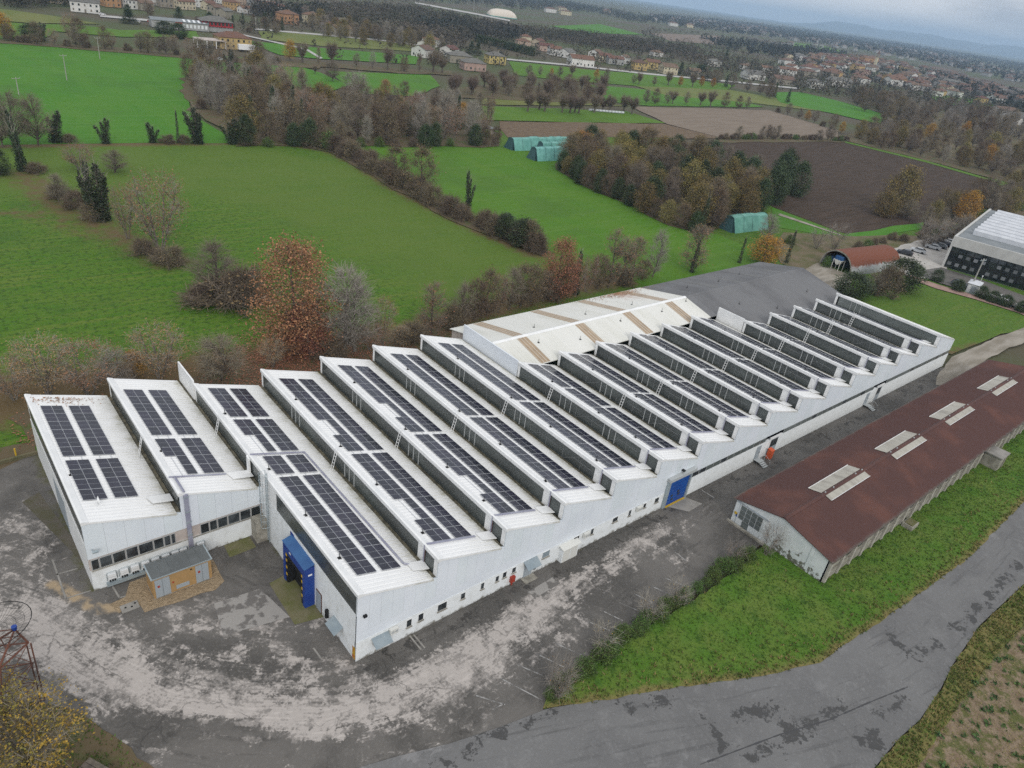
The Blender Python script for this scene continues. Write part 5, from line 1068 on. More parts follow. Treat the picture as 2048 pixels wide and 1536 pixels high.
# ------------------------------------------------------------------ cars
def car_meshes():
    prof = [(-2.15, .30), (2.12, .30), (2.2, .62), (1.95, .86), (1.0, .98), (-1.85, 1.0), (-2.2, .85)]
    cab = [(1.0, .97), (.35, 1.44), (-1.1, 1.47), (-1.95, 1.0)]
    b = MB(); b.prism(prof, 'y', -.86, .86)
    n_ = len(cab); vs = [(x, -.80 if z < 1.1 else -.62, z) for x, z in cab] + [(x, .80 if z < 1.1 else .62, z) for x, z in cab]
    b.add(vs, [(3, 2, 1, 0), (4, 5, 6, 7)] + [(i, (i + 1) % 4, 4 + (i + 1) % 4, 4 + i) for i in range(4)])
    g = MB()
    for s_ in (-1, 1): g.add([(.72, s_ * .80, 1.05), (.28, s_ * .655, 1.39), (-1.0, s_ * .65, 1.41), (-1.62, s_ * .80, 1.07)], [(0, 1, 2, 3)] if s_ < 0 else [(3, 2, 1, 0)])
    g.add([(.98, -.7, 1.0), (.98, .7, 1.0), (.42, .56, 1.42), (.42, -.56, 1.42)], [(0, 1, 2, 3)]); g.add([(-1.93, -.7, 1.03), (-1.18, -.56, 1.46), (-1.18, .56, 1.46), (-1.93, .7, 1.03)], [(0, 1, 2, 3)])
    for i, v in enumerate(g.v): g.v[i] = (v[0] * 1.01 + .01, v[1] * 1.02, v[2] + .012)
    wl = MB().tube([(0, -.1, 0), (0, .1, 0)], .32, .32, 14).mesh('wheel', 'tyre')
    hl = MB().box(-.03, .03, -.2, .2, -.07, .07).mesh('headlight', 'invert'); tl = MB().box(-.03, .03, -.15, .15, -.08, .08).mesh('taillight', 'redpaint')
    return b, g.mesh('windows', 'carglass'), wl, hl, tl
CB, CG, CW, CH, CT = car_meshes(); carbody = {}
def car(p, rz, colname, col, label, group='cars parked by the office', sc=1.0):
    if colname not in carbody:
        carbody[colname] = CB.mesh('body', mat('car_paint_' + colname, col, rough=.25, spec=.6))
    o = thing('parked_car', label, 'car', (p[0], p[1], .235 if len(p) < 3 else p[2]), rz, group); o.scale = (sc, sc, sc)
    link('body', carbody[colname], o); link('windows', CG, o)
    for x in (-1.35, 1.35):
        for y in (-.8, .8): link('wheel', CW, o, (x, y, .32))
    for y in (-.6, .6): link('headlight', CH, o, (2.15, y, .7)); link('taillight', CT, o, (-2.19, y, .8))
car((199.76,40.28), 1.85, 'charcoal', (.03, .034, .045), 'dark blue-grey car, nearest of the cars on the gravel lot')
car((206.92,39.58), 1.85, 'silver', (.50, .52, .54), 'silver estate car beside the dark car on the gravel lot')
car((216.97,39.34), 1.85, 'silver', (.50, .52, .54), 'silver car at the near end of the packed row on the lot')
car((221.47,39.23), 1.85, 'grey', (.16, .18, .20), 'grey car second in the packed row on the lot')
car((225.67,39.25), 1.85, 'charcoal', (.03, .034, .045), 'dark car third in the packed row on the lot')
car((230.44,40.09), 1.85, 'white', (.75, .75, .75), 'white car at the back of the lot beside the office corner')
car((189.27,41.78), 1.6, 'white', (.75, .75, .75), 'white car half hidden behind the barrel barn')
car((186.92,19.61), -1.45, 'steel', (.10, .115, .14), 'dark steel car on the office street beside the white cabin')
car((187.07,10.09), -1.45, 'white', (.75, .75, .75), 'white car on the office street among round bushes')
car((185.96,3.61), -1.45, 'white', (.75, .75, .75), 'white car cut by the right edge on the office street')
car((110.65,543.26), .3, 'white', (.75, .75, .75), 'white car by the white villa at top left', 'cars in the village')
car((125.1,513.89), 1.2, 'white', (.75, .75, .75), 'white car beside the dark conifer near the workshop', 'cars in the village')
car((133.26,521.24), 1.2, 'redcar', (.3, .06, .03), 'reddish car beside the white car near the workshop', 'cars in the village')
car((153.31,397.98), .4, 'white', (.75, .75, .75), 'white car beside the yellow house', 'cars in the village')
car((121.42,363.17), .4, 'silver', (.50, .52, .54), 'pale car under the carport of the yellow house', 'cars in the village')

# ------------------------------------------------------------------ tarpaulin-covered stacks
def silage(p0, p1, wd, h, label, i):
    a, b = Vector(p0), Vector(p1); L_ = (b - a).length; rz = math.atan2(b.y - a.y, b.x - a.x)
    o = thing('covered_stack', label, 'covered stack', (a.x, a.y, 0), rz, 'tarpaulin-covered hay stacks')
    m_ = MB(); rr = random.Random(i); ns = max(6, int(L_ / 2)); prof = [(0, 0), (wd * .13, h * .45), (wd * .28, h * .92), (wd * .5, h), (wd * .72, h * .92), (wd * .87, h * .45), (wd, 0)]
    for s_ in range(ns + 1):
        sg = 1 + rr.uniform(-.05, .03); m_.v += [(L_ * s_ / ns, y, z * sg + rr.uniform(-.08, .08) * (z > 0)) for y, z in prof]
    k_ = len(prof); m_.f += [(s_ * k_ + j, (s_ + 1) * k_ + j, (s_ + 1) * k_ + j + 1, s_ * k_ + j + 1) for s_ in range(ns) for j in range(k_ - 1)]; m_.m = [0] * len(m_.f)
    m_.build('tarpaulin', 'teal', o)
    for xx in (0, L_): MB().prism(prof, 'x', xx - .03, xx + .03).add([(xx - .9 if xx == 0 else xx + .9, .3, 0), (xx - .9 if xx == 0 else xx + .9, wd - .3, 0), (xx, wd * .7, h * .8), (xx, wd * .3, h * .8)], [(0, 1, 2, 3)]).build('end_sheet', 'tealdark', o)
    for s_ in range(1, int(L_ / 4)): MB().tube([(s_ * 4, .1, .3), (s_ * 4, wd * .22, h * .98), (s_ * 4, wd * .5, h * 1.06), (s_ * 4, wd * .78, h * .98)], .04, .04, 4).build('strap', 'tealdark', o)
silage((158.59,169.82), (187.33,168.8), 6.5, 4.3, 'longest teal tarpaulin stack at the back of the green meadow', 1)
silage((166.81,162.72), (182.42,162.22), 5.5, 4.2, 'middle teal tarpaulin stack between two others', 2)
silage((156.58,154.68), (171.85,153.85), 6.0, 4.5, 'front teal tarpaulin stack of the three by the yellow tree', 3)
silage((160.56,72.24), (176.23,71.18), 6.0, 4.4, 'single teal tarpaulin stack at the right end of the wood', 4)
wr = MB()
for i in range(11): wr.tube([(i * 1.9, 0, .6), (i * 1.9 + 1.7, .1, .6)], .6, .6, 10)
a = Vector((270.25,243.36)); o = tag(wr.build('hay_bales', 'office_shed'), 'row of pale wrapped bales under the pollard trees', 'bales', kind='stuff'); o.location = (a.x, a.y, 0); o.rotation_euler = (0, 0, -.35)

# ------------------------------------------------------------------ poles in the fields
def upole(q, label):
    o = thing('utility_pole', label, 'pole', (q[0], q[1], 0), .3, 'poles of the field power line'); h = q[2]
    MB().tube([(0, 0, 0), (0, 0, h)], .17, .11, 6).build('shaft', 'polewood', o); MB().bar((-1.3, 0, h - .5), (1.3, 0, h - .5), .14).build('crossarm', 'polewood', o)
    for x in (-1.2, 0, 1.2): MB().tube([(x, 0, h - .45), (x, 0, h - .1)], .07, .05, 5).build('insulator', 'post', o)
upole((38.57,294.8,9.2), 'pale power pole standing alone in the far meadow'); upole((18,264.44,5.7), 'pale power pole at the left edge behind grey trees'); upole((63.77,352.68,9.1), 'faint power pole before the brown hedge'); upole((203.12,516.3,8.7), 'pale power pole right of the red building')
for q, lb in (((1902.83,2150.86,26.9), 'tall floodlight pole left of the white sports dome'), ((1801.31,2019.3,26.9), 'floodlight pole behind the sports field'), ((815.19,1079.37,19.1), 'floodlight pole beside the long sports ground')):
    o = thing('floodlight_pole', lb, 'pole', (q[0], q[1], 0)); MB().tube([(0, 0, 0), (0, 0, 18)], .3, .2, 6).build('shaft', 'post', o); MB().box(-1.5, 1.5, -.2, .2, 18, 19).build('lamp_bank', 'invert', o)

# ------------------------------------------------------------------ houses
WIN = MB().box(-.55, .55, -.06, .03, 0, 1.35).mesh('window', 'window'); SHUT = MB().box(-.42, .42, -.05, .03, 0, 1.3).mesh('shutter', 'brownwall'); DOOR = MB().box(-.55, .55, -.06, .03, 0, 2.1).mesh('door', 'brownwall')
CHIM = MB().box(-.35, .35, -.35, .35, -.8, 1.0).box(-.45, .45, -.45, .45, 1.0, 1.12).mesh('chimney', 'wall_stone')
HC = {}
def house_meshes(w, d, h, kind, wall, roof):
    key = (w, d, h, kind, wall, roof)
    if key in HC: return HC[key]
    x, y = w / 2, d / 2; rise = y * .42; wl = MB()
    if kind == 'gable': wl.prism([(-y, 0), (y, 0), (y, h), (0, h + rise), (-y, h)], 'x', -x, x)
    else: wl.box(-x, x, -y, y, 0, h)
    ov = .55; r = MB(); e = h - ov * .42 * .8
    if kind == 'gable':
        for s_ in (-1, 1): r.slab([(-x - ov, s_ * (y + ov), e + .14), (x + ov, s_ * (y + ov), e + .14), (x + ov, 0, h + rise + .16), (-x - ov, 0, h + rise + .16)], .14)
    else:
        X, Y = x + ov, y + ov; rr = max(0.2, x - y)
        r.add([(-X, -Y, e + .1), (X, -Y, e + .1), (X, Y, e + .1), (-X, Y, e + .1), (-rr, 0, h + rise + .1), (rr, 0, h + rise + .1), (-X, -Y, e), (X, -Y, e), (X, Y, e), (-X, Y, e)],
              [(0, 1, 5, 4), (1, 2, 5), (2, 3, 4, 5), (3, 0, 4), (0, 6, 7, 1), (1, 7, 8, 2), (2, 8, 9, 3), (3, 9, 6, 0), (9, 8, 7, 6)])
    HC[key] = (wl.mesh('wall', 'wall_' + wall), r.mesh('roof', 'roof_' + roof)); return HC[key]
def house(p, rz, w, d, h, kind, wall, roof, label, group, detail=2, name='house', cat='house'):
    o = thing(name, label, cat, (p[0], p[1], 0), rz, group)
    a, b = house_meshes(w, d, h, kind, wall, roof)
    link('wall', a, o); rf = link('roof', b, o)
    if detail:
        c_ = link('chimney', CHIM, rf); c_.location = (w * .22, d * .18, h + d * .5 * .42 * .7)
        fl = max(1, int(h / 2.9))
        for f in range(fl):
            for side, ln, half, rot in ((0, w, d / 2, 0), (1, w, d / 2, math.pi), (2, d, w / 2, math.pi / 2), (3, d, w / 2, -math.pi / 2)):
                n_ = max(1, int(ln / (3.0 if detail == 2 else 4.5)))
                for i in range(n_):
                    t = (i + .5) / n_ * ln - ln / 2
                    if rot == 0: q = (t, -half, 0)
                    elif rot == math.pi: q = (t, half, 0)
                    elif rot > 0: q = (half, t, 0)
                    else: q = (-half, t, 0)
                    dr0 = f == 0 and i == n_ // 2 and side == 0
                    link('door' if dr0 else 'window', DOOR if dr0 else (WIN if (i + f) % 3 else SHUT), o, (q[0], q[1], .0 if dr0 else f * 2.9 + .95), (0, 0, rot))
    return o
# (point, turn, width, depth, wall height, roof form, wall colour, roof colour)
VILLAGE = [
 ((104.58,558.04), -.25, 17, 11, 6.4, 'gable', 'white', 'grey', 'large white villa with grey roof at the top left edge of the village'),
 ((133.3,612.17), .2, 11, 9, 6, 'gable', 'orange', 'red', 'orange house with red roof behind the dark conifer'),
 ((147.9,610.67), .25, 12, 10, 6.2, 'gable', 'white', 'red', 'white gabled house with red roof above the conifer'),
 ((181.57,646.47), .1, 10, 8, 6.5, 'gable', 'stone', 'brown', 'tall stone house left of the long cream house'),
 ((195.22,643.02), .3, 15, 10, 6, 'gable', 'cream', 'red', 'long cream house with red roof in the upper village'),
 ((219.79,676.14), .2, 8, 8, 8.8, 'gable', 'white', 'red', 'narrow three-storey white house in the upper village'),
 ((255.25,749.04), .3, 13, 9, 5, 'gable', 'stone', 'grey', 'grey roofed stone barn at the top of the village'),
 ((247.54,678.53), .35, 11, 10, 6.4, 'hip', 'yellow', 'red', 'yellow house with red hipped roof above the red building'),
 ((250.88,655.21), .3, 11, 8, 4, 'gable', 'white', 'red', 'low white house with pinkish roof right of the yellow hipped one'),
 ((294.02,742.23), .35, 10, 9, 5, 'gable', 'grey', 'brown', 'grey house with brown roof in the upper village'),
 ((300.72,722.21), .3, 14, 8, 5, 'gable', 'orange', 'red', 'terracotta row house with red roof near the pine trees'),
 ((301.77,702.73), .3, 9, 8, 5, 'gable', 'white', 'red', 'white house joined to the terracotta row'),
 ((260.14,590.51), .15, 14, 12, 7.6, 'hip', 'orange', 'red', 'big orange two-storey block with broad red roof'),
 ((292.6,612.84), .2, 13, 11, 6.6, 'hip', 'cream', 'red', 'cream and white house with red roof right of the orange block'),
 ((273.82,524.22), .1, 15, 10, 5.6, 'gable', 'stone', 'brown', 'old stone farmhouse below the road'), ((301.1,572.62), .1, 11, 8, 7.4, 'gable', 'red', 'grey', 'brick-red house rising behind the stone farmhouse'),
 ((210.31,613.53), .5, 11, 8, 6, 'gable', 'stone', 'brown', 'stone house with brown roof just behind the red building'), ((210.36,594.43), .6, 10, 8, 5.5, 'gable', 'stone', 'grey', 'grey stone gable right behind the red building'),
 ((148.56,416.69), -.05, 18, 12, 6.2, 'hip', 'yellow', 'red', 'yellow house with red base and red hipped roof by the brown hedge'),
]
VILLAGE += [
 ((99.26,606.83), .2, 13, 10, 6, 'gable', 'cream', 'brown', 'cream house behind the brown field at the top left'), ((173.44,657.6), .2, 13, 10, 6, 'hip', 'white', 'red', 'white hipped house above the dark conifer'), ((201.61,687.95), .3, 12, 9, 6, 'gable', 'yellow', 'brown', 'yellow gabled house at the top of the village'),
 ((226.62,712.53), .3, 12, 9, 6, 'hip', 'cream', 'red', 'cream hipped house at the top of the village'), ((262.65,738.18), .3, 13, 9, 5.5, 'gable', 'white', 'red', 'white house right of the grey stone barn'), ((282.12,749.87), .3, 13, 10, 6, 'gable', 'pink', 'red', 'pink house at the top edge of the village'),
 ((318.63,784.26), .3, 14, 10, 6, 'gable', 'white', 'brown', 'white house at the top edge near the pines'), ((306.95,664.03), .2, 10, 9, 6, 'gable', 'grey', 'red', 'grey house between the orange block and the cream house'), ((332.59,673.18), .2, 12, 9, 5.5, 'gable', 'white', 'brown', 'white house behind the cream hipped house'), ((285.99,570.81), .2, 10, 8, 4, 'gable', 'stone', 'red', 'low stone outhouse left of the old farmhouse'),
 ((155.11,606.55), .2, 10, 8, 5, 'gable', 'stone', 'brown', 'stone outhouse right of the white gabled house'), ((219.07,653.76), .4, 10, 8, 5.5, 'gable', 'cream', 'red', 'cream house above the red building')]
for p, rz, w, d, h, kd, wc, rc, lb in VILLAGE: house(p, rz, w, d, h, kd, wc, rc, lb, 'houses of the upper village')
# the red-painted building, its workshop and the carport
rb = thing('red_building', 'building with bright red upper floor and grey hipped roof', 'building', (*(168.58,498.61), 0), -.12)
MB().box(-9.5, 9.5, -6, 6, 0, 3).build('ground_floor', 'wall_grey', rb); MB().box(-9.6, 9.6, -6.1, 6.1, 3.01, 6.3).build('upper_floor', 'wall_red', rb); link('roof', house_meshes(20, 13, 6.3, 'hip', 'red', 'grey')[1], rb)
for i in range(8): MB().box(-9 + i * 2.35, -7.6 + i * 2.35, -6.16, -6.11, 3.9, 5.6).build('window', 'window', rb)
for i in range(8): MB().box(-9 + i * 2.35, -8.85 + i * 2.35, -6.8, -6.6, 0, 3.4).build('post', 'post', rb)
MB().box(-9.6, 9.6, -6.9, -6.7, 3.1, 4.0).build('balcony_rail', 'wall_red', rb)
wk = thing('workshop', 'long grey workshop with white roof lights left of the red building', 'workshop', (*(150.26,498.72), 0), -.14)
MB().box(-22, 12, -6, 6, 0, 4.4).build('wall', 'wall_grey', wk)
for s_ in (-1, 1): MB().slab([(-22.4, s_ * 6.5, 4.4), (12.4, s_ * 6.5, 4.4), (12.4, 0, 5.7), (-22.4, 0, 5.7)], .12).build('roof', 'hall_white' if s_ > 0 else 'office_roof', wk)
for i in range(7): MB().box(-4 + i * 2.3, -2.6 + i * 2.3, -6.06, -6.005, 1.2, 3.2).build('window', 'invert', wk)
for i in range(5): MB().slab([(-3 + i * 3, -5.6, 4.65), (-1.6 + i * 3, -5.6, 4.65), (-1.6 + i * 3, -.8, 5.6), (-3 + i * 3, -.8, 5.6)], .04).build('rooflight', 'invert', wk)
MB().box(-8, -4, -6.4, -6.01, 3.3, 4.4).build('sign_board', 'wall_red', wk)
cp = thing('carport', 'open carport with pinkish roof left of the yellow house', 'carport', (*(134.25,413.25), 0), -.05)
MB().slab([(-8, -4, 4.2), (8, -4, 4.2), (8, 4, 4.6), (-8, 4, 4.6)], .3).build('roof', 'pinkwall', cp)
for x in (-7.6, -2.5, 2.5, 7.6):
    for y in (-3.6, 3.6): MB().box(x - .2, x + .2, y - .2, y + .2, 0, 3.9).build('post', 'white', cp)
tk = thing('truck_box', 'white box trailer parked right of the yellow house', 'trailer', (*(151.7,404.72), 0), -.1); MB().box(-4.5, 4.5, -1.3, 1.3, .9, 3.6).build('box', 'white', tk)
for x in (-3.2, -2.0, 3.0):
    for y in (-1.2, 1.2): link('wheel', CW, tk, (x, y, .5)).scale = (1.5, 1, 1.5)
HAM = [
 ((286.59,428.41), .5, 13, 11, 5.2, 'gable', 'white', 'brown', 'white gabled house at the left end of the hamlet'), ((313.81,465.29), .5, 12, 9, 5.5, 'gable', 'white', 'red', 'white house with red roof behind the first gabled one'), ((337.88,494.56), .4, 12, 10, 5.8, 'hip', 'white', 'red', 'white hipped house at the back of the hamlet left end'),
 ((317.64,440.29), .5, 12, 10, 5.2, 'gable', 'white', 'red', 'white house with orange-red roof beside the tall conifer'), ((303.09,407.25), -.35, 16, 11, 5, 'hip', 'stone', 'grey', 'low stone house with wide grey roof in the hamlet'),
 ((290.12,373.83), -.3, 15, 10, 5, 'hip', 'pink', 'grey', 'pink house with grey hipped roof nearest the meadow'), ((338.86,412.39), -.3, 13, 11, 5.8, 'hip', 'yellow', 'grey', 'bright yellow house with blue-grey roof'),
 ((476.58,544.21), -.4, 13, 10, 5.6, 'hip', 'pink', 'red', 'pinkish house at the end of the clipped hedge'), ((524.18,596.78), -.4, 11, 9, 5.6, 'hip', 'cream', 'red', 'cream house behind the end of the clipped hedge'), ((515.1,565.43), .3, 11, 9, 5, 'gable', 'cream', 'red', 'cream gabled house in the street row'),
 ((487.01,522.96), -.4, 14, 9, 5, 'gable', 'pink', 'red', 'pale red roofed house hidden by a brown tree'), ((472.78,494.37), -.4, 11, 10, 5.6, 'gable', 'white', 'red', 'white house beside the dark barn roof'), ((479.1,484.86), .4, 16, 11, 5, 'gable', 'white', 'grey', 'house with large dark grey barn roof'),
 ((443.84,429.79), -.4, 20, 12, 5.6, 'gable', 'white', 'red', 'longest white house of the row with red roof'), ((516.67,484.52), .4, 13, 10, 6.2, 'gable', 'white', 'brown', 'tall white gable house in the middle of the row'), ((507.42,464.81), -.4, 12, 9, 5.8, 'gable', 'cream', 'red', 'cream house right of the tall white gable'),
 ((511.81,454.9), -.4, 15, 9, 5, 'gable', 'grey', 'red', 'grey plaster house with red roof in the row'), ((537.12,467.12), .4, 12, 9, 5.4, 'gable', 'white', 'brown', 'white house with brown roof left of the yellow pair'), ((512.32,425.65), -.4, 12, 10, 6, 'hip', 'yellow', 'brown', 'left house of the yellow pair'),
 ((540.36,434.64), -.4, 13, 10, 6.2, 'gable', 'yellow', 'red', 'right house of the yellow pair'), ((533.39,409.55), -.4, 14, 12, 6, 'gable', 'cream', 'brown', 'cream gabled house at the right end of the row'), ((574.79,412.55), -.4, 11, 9, 3.6, 'gable', 'stone', 'brown', 'small stone house among dark trees right of the row'),
 ((714.65,493.91), -.3, 15, 10, 5.4, 'hip', 'white', 'grey', 'white house beside the tall dark conifer'), ((688.54,555.84), -.3, 13, 9, 4.4, 'hip', 'white', 'brown', 'white house in the trees above the row'), ((757.84,480.79), -.4, 14, 9, 4.6, 'hip', 'white', 'brown', 'white bungalow right of the conifer'), ((657.68,403.38), -.4, 20, 14, 5.2, 'gable', 'white', 'grey', 'large white shed-like house right of the hamlet'),
 ((781.13,469.23), -.4, 14, 9, 4.8, 'gable', 'white', 'red', 'white house with red roof at the far right of the hamlet'), ((670.66,378.35), -.4, 22, 13, 5, 'gable', 'stone', 'brown', 'long brown roofed farm building before the town'), ((700.55,361.15), -.4, 14, 12, 6, 'hip', 'white', 'grey', 'white block in the trees before the town'),
]
for p, rz, w, d, h, kd, wc, rc, lb in HAM: house(p, rz, w, d, h, kd, wc, rc, lb, 'houses of the roadside hamlet', 2)
for p, lb, wc in (((1440.34,1533.11), 'large pale farmhouse on the wooded rise', 'cream'), ((1263.65,1327.93), 'lower pale farmhouse on the wooded rise', 'cream'), ((1252.01,1367.26), 'small pale building left of the farmhouses on the rise', 'white'), ((1950.26,1861.37), 'pink villa on the wooded rise', 'pink'), ((1760.75,1415.89), 'lone white house on the far plain', 'white'), ((1872.79,1445.81), 'lone cream house on the far plain', 'cream')):
    house(p, -.4, 26, 15, 8, 'hip', wc, 'brown', lb, 'scattered country houses', 1)
sd = thing('sports_dome', 'white air-supported sports dome with green skirt', 'dome', (*(807.46,992.08), 0), -.45)
m_ = MB(); prof = [(-17, 1.2), (-16.5, 4.5), (-13, 8.6), (-7, 11), (0, 11.6), (7, 11), (13, 8.6), (16.5, 4.5), (17, 1.2)]
ns = 12
for s_ in range(ns + 1):
    t = abs(s_ / ns * 2 - 1); k_ = 1 - .55 * t ** 4
    m_.v += [(-22 + 44 * s_ / ns, y * (1 - .2 * t ** 4), 1.2 + (z - 1.2) * k_) for y, z in prof]
m_.f += [(s_ * 9 + j, (s_ + 1) * 9 + j, (s_ + 1) * 9 + j + 1, s_ * 9 + j + 1) for s_ in range(ns) for j in range(8)] + [tuple(range(9)), tuple(range(ns * 9 + 8, ns * 9 - 1, -1))]; m_.m = [0] * len(m_.f)
G['dome'] = mat('dome_fabric', (0.62, 0.56, 0.48), rough=.6); m_.build('membrane', 'dome', sd, smooth=True); MB().box(-22, 22, -17.2, 17.2, 0, 1.19).build('skirt', 'teal', sd)
# the town on the right
TOWN = [(1026.89,614.76),(1500.35,808.76),(1839.45,869.6),(1690.27,684.07),(1478.78,494.43),(1286.57,355.03),(1057.94,282.05),(939.45,299.98),(925.76,345.55),(860.68,368.86),(861.56,431.5),(782,449.8)]
tr = random.Random(21); placed = []; q_ = 0
xs_ = [p[0] for p in TOWN]; ys_ = [p[1] for p in TOWN]; cand = []
while len(cand) < 150 and q_ < 20000:
    q_ += 1; p = (tr.uniform(min(xs_), max(xs_)), tr.uniform(min(ys_), max(ys_)))
    if inside(p, TOWN) and all((p[0] - r_[0]) ** 2 + (p[1] - r_[1]) ** 2 > 21 ** 2 for r_ in cand): cand.append(p)
cand.sort(key=lambda p: math.atan2(p[0] - CAM.x, p[1] - CAM.y))
cnt = {}
for p in cand:
    wc = tr.choice(['white', 'white', 'white', 'cream', 'cream', 'yellow', 'pink', 'grey', 'stone', 'stone']); rc = tr.choice(['red', 'red', 'brown', 'brown', 'brown', 'grey']); kd = tr.choice(['gable', 'hip'])
    w, d = tr.choice([(12, 10), (15, 10), (18, 11), (22, 12)]); h = tr.choice([5.6, 6.2, 7.5])
    key = (wc, rc); cnt[key] = cnt.get(key, 0) + 1
    house(p, -.45 + tr.uniform(-.3, .3) + tr.choice([0, math.pi / 2]), w, d, h, kd, wc, rc, '%s %s town house with %s roof from the left in the distant town' % (nth(cnt[key]), wc, rc), 'houses of the distant town', 0 if tr.random() < .6 else 1)
ct = thing('bell_tower', 'slender ochre bell tower standing up from the town', 'bell tower', (*(1350.81,619.07), 0))
MB().box(-1.9, 1.9, -1.9, 1.9, 0, 19).build('shaft', 'wall_cream', ct); MB().box(-2.1, 2.1, -2.1, 2.1, 19.01, 24).build('belfry', 'wall_stone', ct); MB().add([(-2.2, -2.2, 24.01), (2.2, -2.2, 24.01), (2.2, 2.2, 24.01), (-2.2, 2.2, 24.01), (0, 0, 30)], [(0, 1, 4), (1, 2, 4), (2, 3, 4), (3, 0, 4), (3, 2, 1, 0)]).build('spire', 'roof_brown', ct)
house((1520.79,715.73), -.4, 34, 16, 11, 'gable', 'orange', 'red', 'large ochre hall beside the bell tower', 'houses of the distant town', 1); house((1018.41,428.3), -.4, 30, 13, 8, 'gable', 'orange', 'red', 'long orange house at the near edge of the town', 'houses of the distant town', 1)
for p, w, d, lb in (((835.14,230.61), 24, 13, 'long white farm building behind the wood at right edge'), ((775.23,198.56), 22, 18, 'white shed with light roof at the right edge'), ((1073.29,414.26), 16, 15, 'tall white block at the near edge of the town'), ((792.19,384.01), 26, 13, 'white roofed depot before the town'), ((1160.66,366.54), 20, 14, 'white house at the edge of the small green field')):
    house(p, -.4, w, d, 6, 'gable', 'white', 'grey' if 'shed' in lb or 'depot' in lb else 'brown', lb, 'houses near the town', 1)
for p, lb in (((109.11,187.85), None), ((166.53,196.94), 'small grey field hut in the tree belt')):
    if lb: o = thing('field_hut', lb, 'hut', (*p, 0), .3); MB().box(-2, 2, -1.6, 1.6, 0, 2.4).build('wall', 'wall_stone', o); MB().slab([(-2.3, -2, 2.45), (2.3, -2, 2.45), (2.3, 2, 2.9), (-2.3, 2, 2.9)], .1).build('roof', 'office_roof', o)

# ------------------------------------------------------------------ trees
def tree_proto(seed, H, R, base, ncl, shape, stems=1, lean=.1, bark='bark', twig=None, leaf=None, sig=.5, tr_r=.22, limb_n=4, up=.5, rise=.55, fill=.25, clump_tw=0, clump_lf=0):
    """returns trunk mesh and crown mesh. Clumps spread through the crown's volume carry twigs (slivers) and leaf faces."""
    r = np.random.default_rng(seed); tb = MB(); C = MB()
    sts = []
    for s_ in range(stems):
        a = r.uniform(0, 2 * math.pi); ln = lean * H * (.3 + .7 * r.random()) * (1 if stems > 1 else .4)
        b0 = Vector((math.cos(a), math.sin(a), 0)) * (.06 * R * (stems > 1)); tp = b0 + Vector((math.cos(a) * ln, math.sin(a) * ln, H * (.86 if stems == 1 else r.uniform(.6, .85))))
        mid = b0.lerp(tp, .5) + Vector((r.uniform(-.03, .03) * H, r.uniform(-.03, .03) * H, 0))
        tb.tube([b0, b0.lerp(mid, .5), mid, mid.lerp(tp, .5), tp], tr_r / stems ** .4, tr_r * .18, 6); sts.append((b0, mid, tp))
    def on_stem(st, t):
        b0, mid, tp = st; return b0.lerp(mid, t * 2) if t < .5 else mid.lerp(tp, t * 2 - 1)
    tv, lv = [], []
    for c in range(ncl):
        t = r.random(); a = r.uniform(0, 2 * math.pi); rr = R * shape(t) * math.sqrt(r.uniform(fill, 1)) * r.uniform(.82, 1.12)
        z = base + (H - base) * t
        cc = Vector((rr * math.cos(a), rr * math.sin(a), z + r.uniform(-.04, .04) * H))
        st = sts[min(range(stems), key=lambda i: (sts[i][2].xy - cc.xy).length)] if stems > 1 else sts[0]
        z0 = max(base * .45, z - rr * rise - .08 * H); p0 = on_stem(st, min(.97, z0 / max(st[2].z, .1)))
        md = p0.lerp(cc, .5) + Vector((0, 0, -.05 * (cc - p0).length + .12 * rr * (1 - up)))
        if c % max(1, int(ncl / (limb_n * 12))) == 0: tb.tube([p0, md, cc], tr_r * .22 * (1.1 - .6 * t), .02, 4, cap=False)
        outw = Vector((cc.x, cc.y, 0)).normalized() if rr > .05 else Vector((0, 0, 1))
        if twig and clump_tw:
            n_, ln, wd = clump_tw, twig[1], twig[2]
            for i in range(n_):
                s0 = md.lerp(cc, r.uniform(.3, 1.0)) + Vector(r.normal(0, sig * .35, 3))
                dv = (outw * r.uniform(.1, .9) + Vector(r.normal(0, .55, 3)) + Vector((0, 0, up * r.uniform(.3, 1.3)))).normalized(); L_ = ln * r.uniform(.5, 1.3)
                e0 = s0 + dv * L_; kk = dv.cross(Vector(r.normal(0, 1, 3))).normalized() * wd * .5
                tv.append((s0 - kk, s0 + kk, e0 + kk * .25, e0 - kk * .25))
        if leaf and clump_lf:
            for i in range(clump_lf):
                p = cc + Vector(r.normal(0, sig, 3)); n = Vector(r.normal(0, 1, 3)) + Vector((0, 0, .6)); n.normalize(); s_ = leaf[1] * r.uniform(.6, 1.35)
                u = n.orthogonal().normalized(); u = (u * math.cos(i) + n.cross(u) * math.sin(i)); v = n.cross(u) * .7
                lv.append((p - u * s_ * .5, p + v * s_ * .5, p + u * s_ * .5, p - v * s_ * .5))
    for q in tv: C.add(q, [(0, 1, 2, 3)], 0)
    for q in lv: C.add(q, [(0, 1, 2, 3)], 1)
    return tb.mesh('trunk', bark), C.mesh('crown', [twig[0] if twig else bark, leaf[0] if leaf else (twig[0] if twig else bark)]), H, R
rnd_sh = lambda t: max(.05, math.sin(math.pi * min(1, .12 + t * .88)) ** .6)
egg = lambda t: max(.05, math.sin(math.pi * (.08 + .92 * t) ** .75) ** .7)
fan = lambda t: .12 + .88 * t ** .75 if t < .75 else (1 - ((t - .75) / .25) ** 2 * .55) * (.12 + .88 * .75 ** .75)
tall = lambda t: max(.06, math.sin(math.pi * (.1 + .9 * t)) ** .5)
cone = lambda t: max(.05, 1 - t * .95)
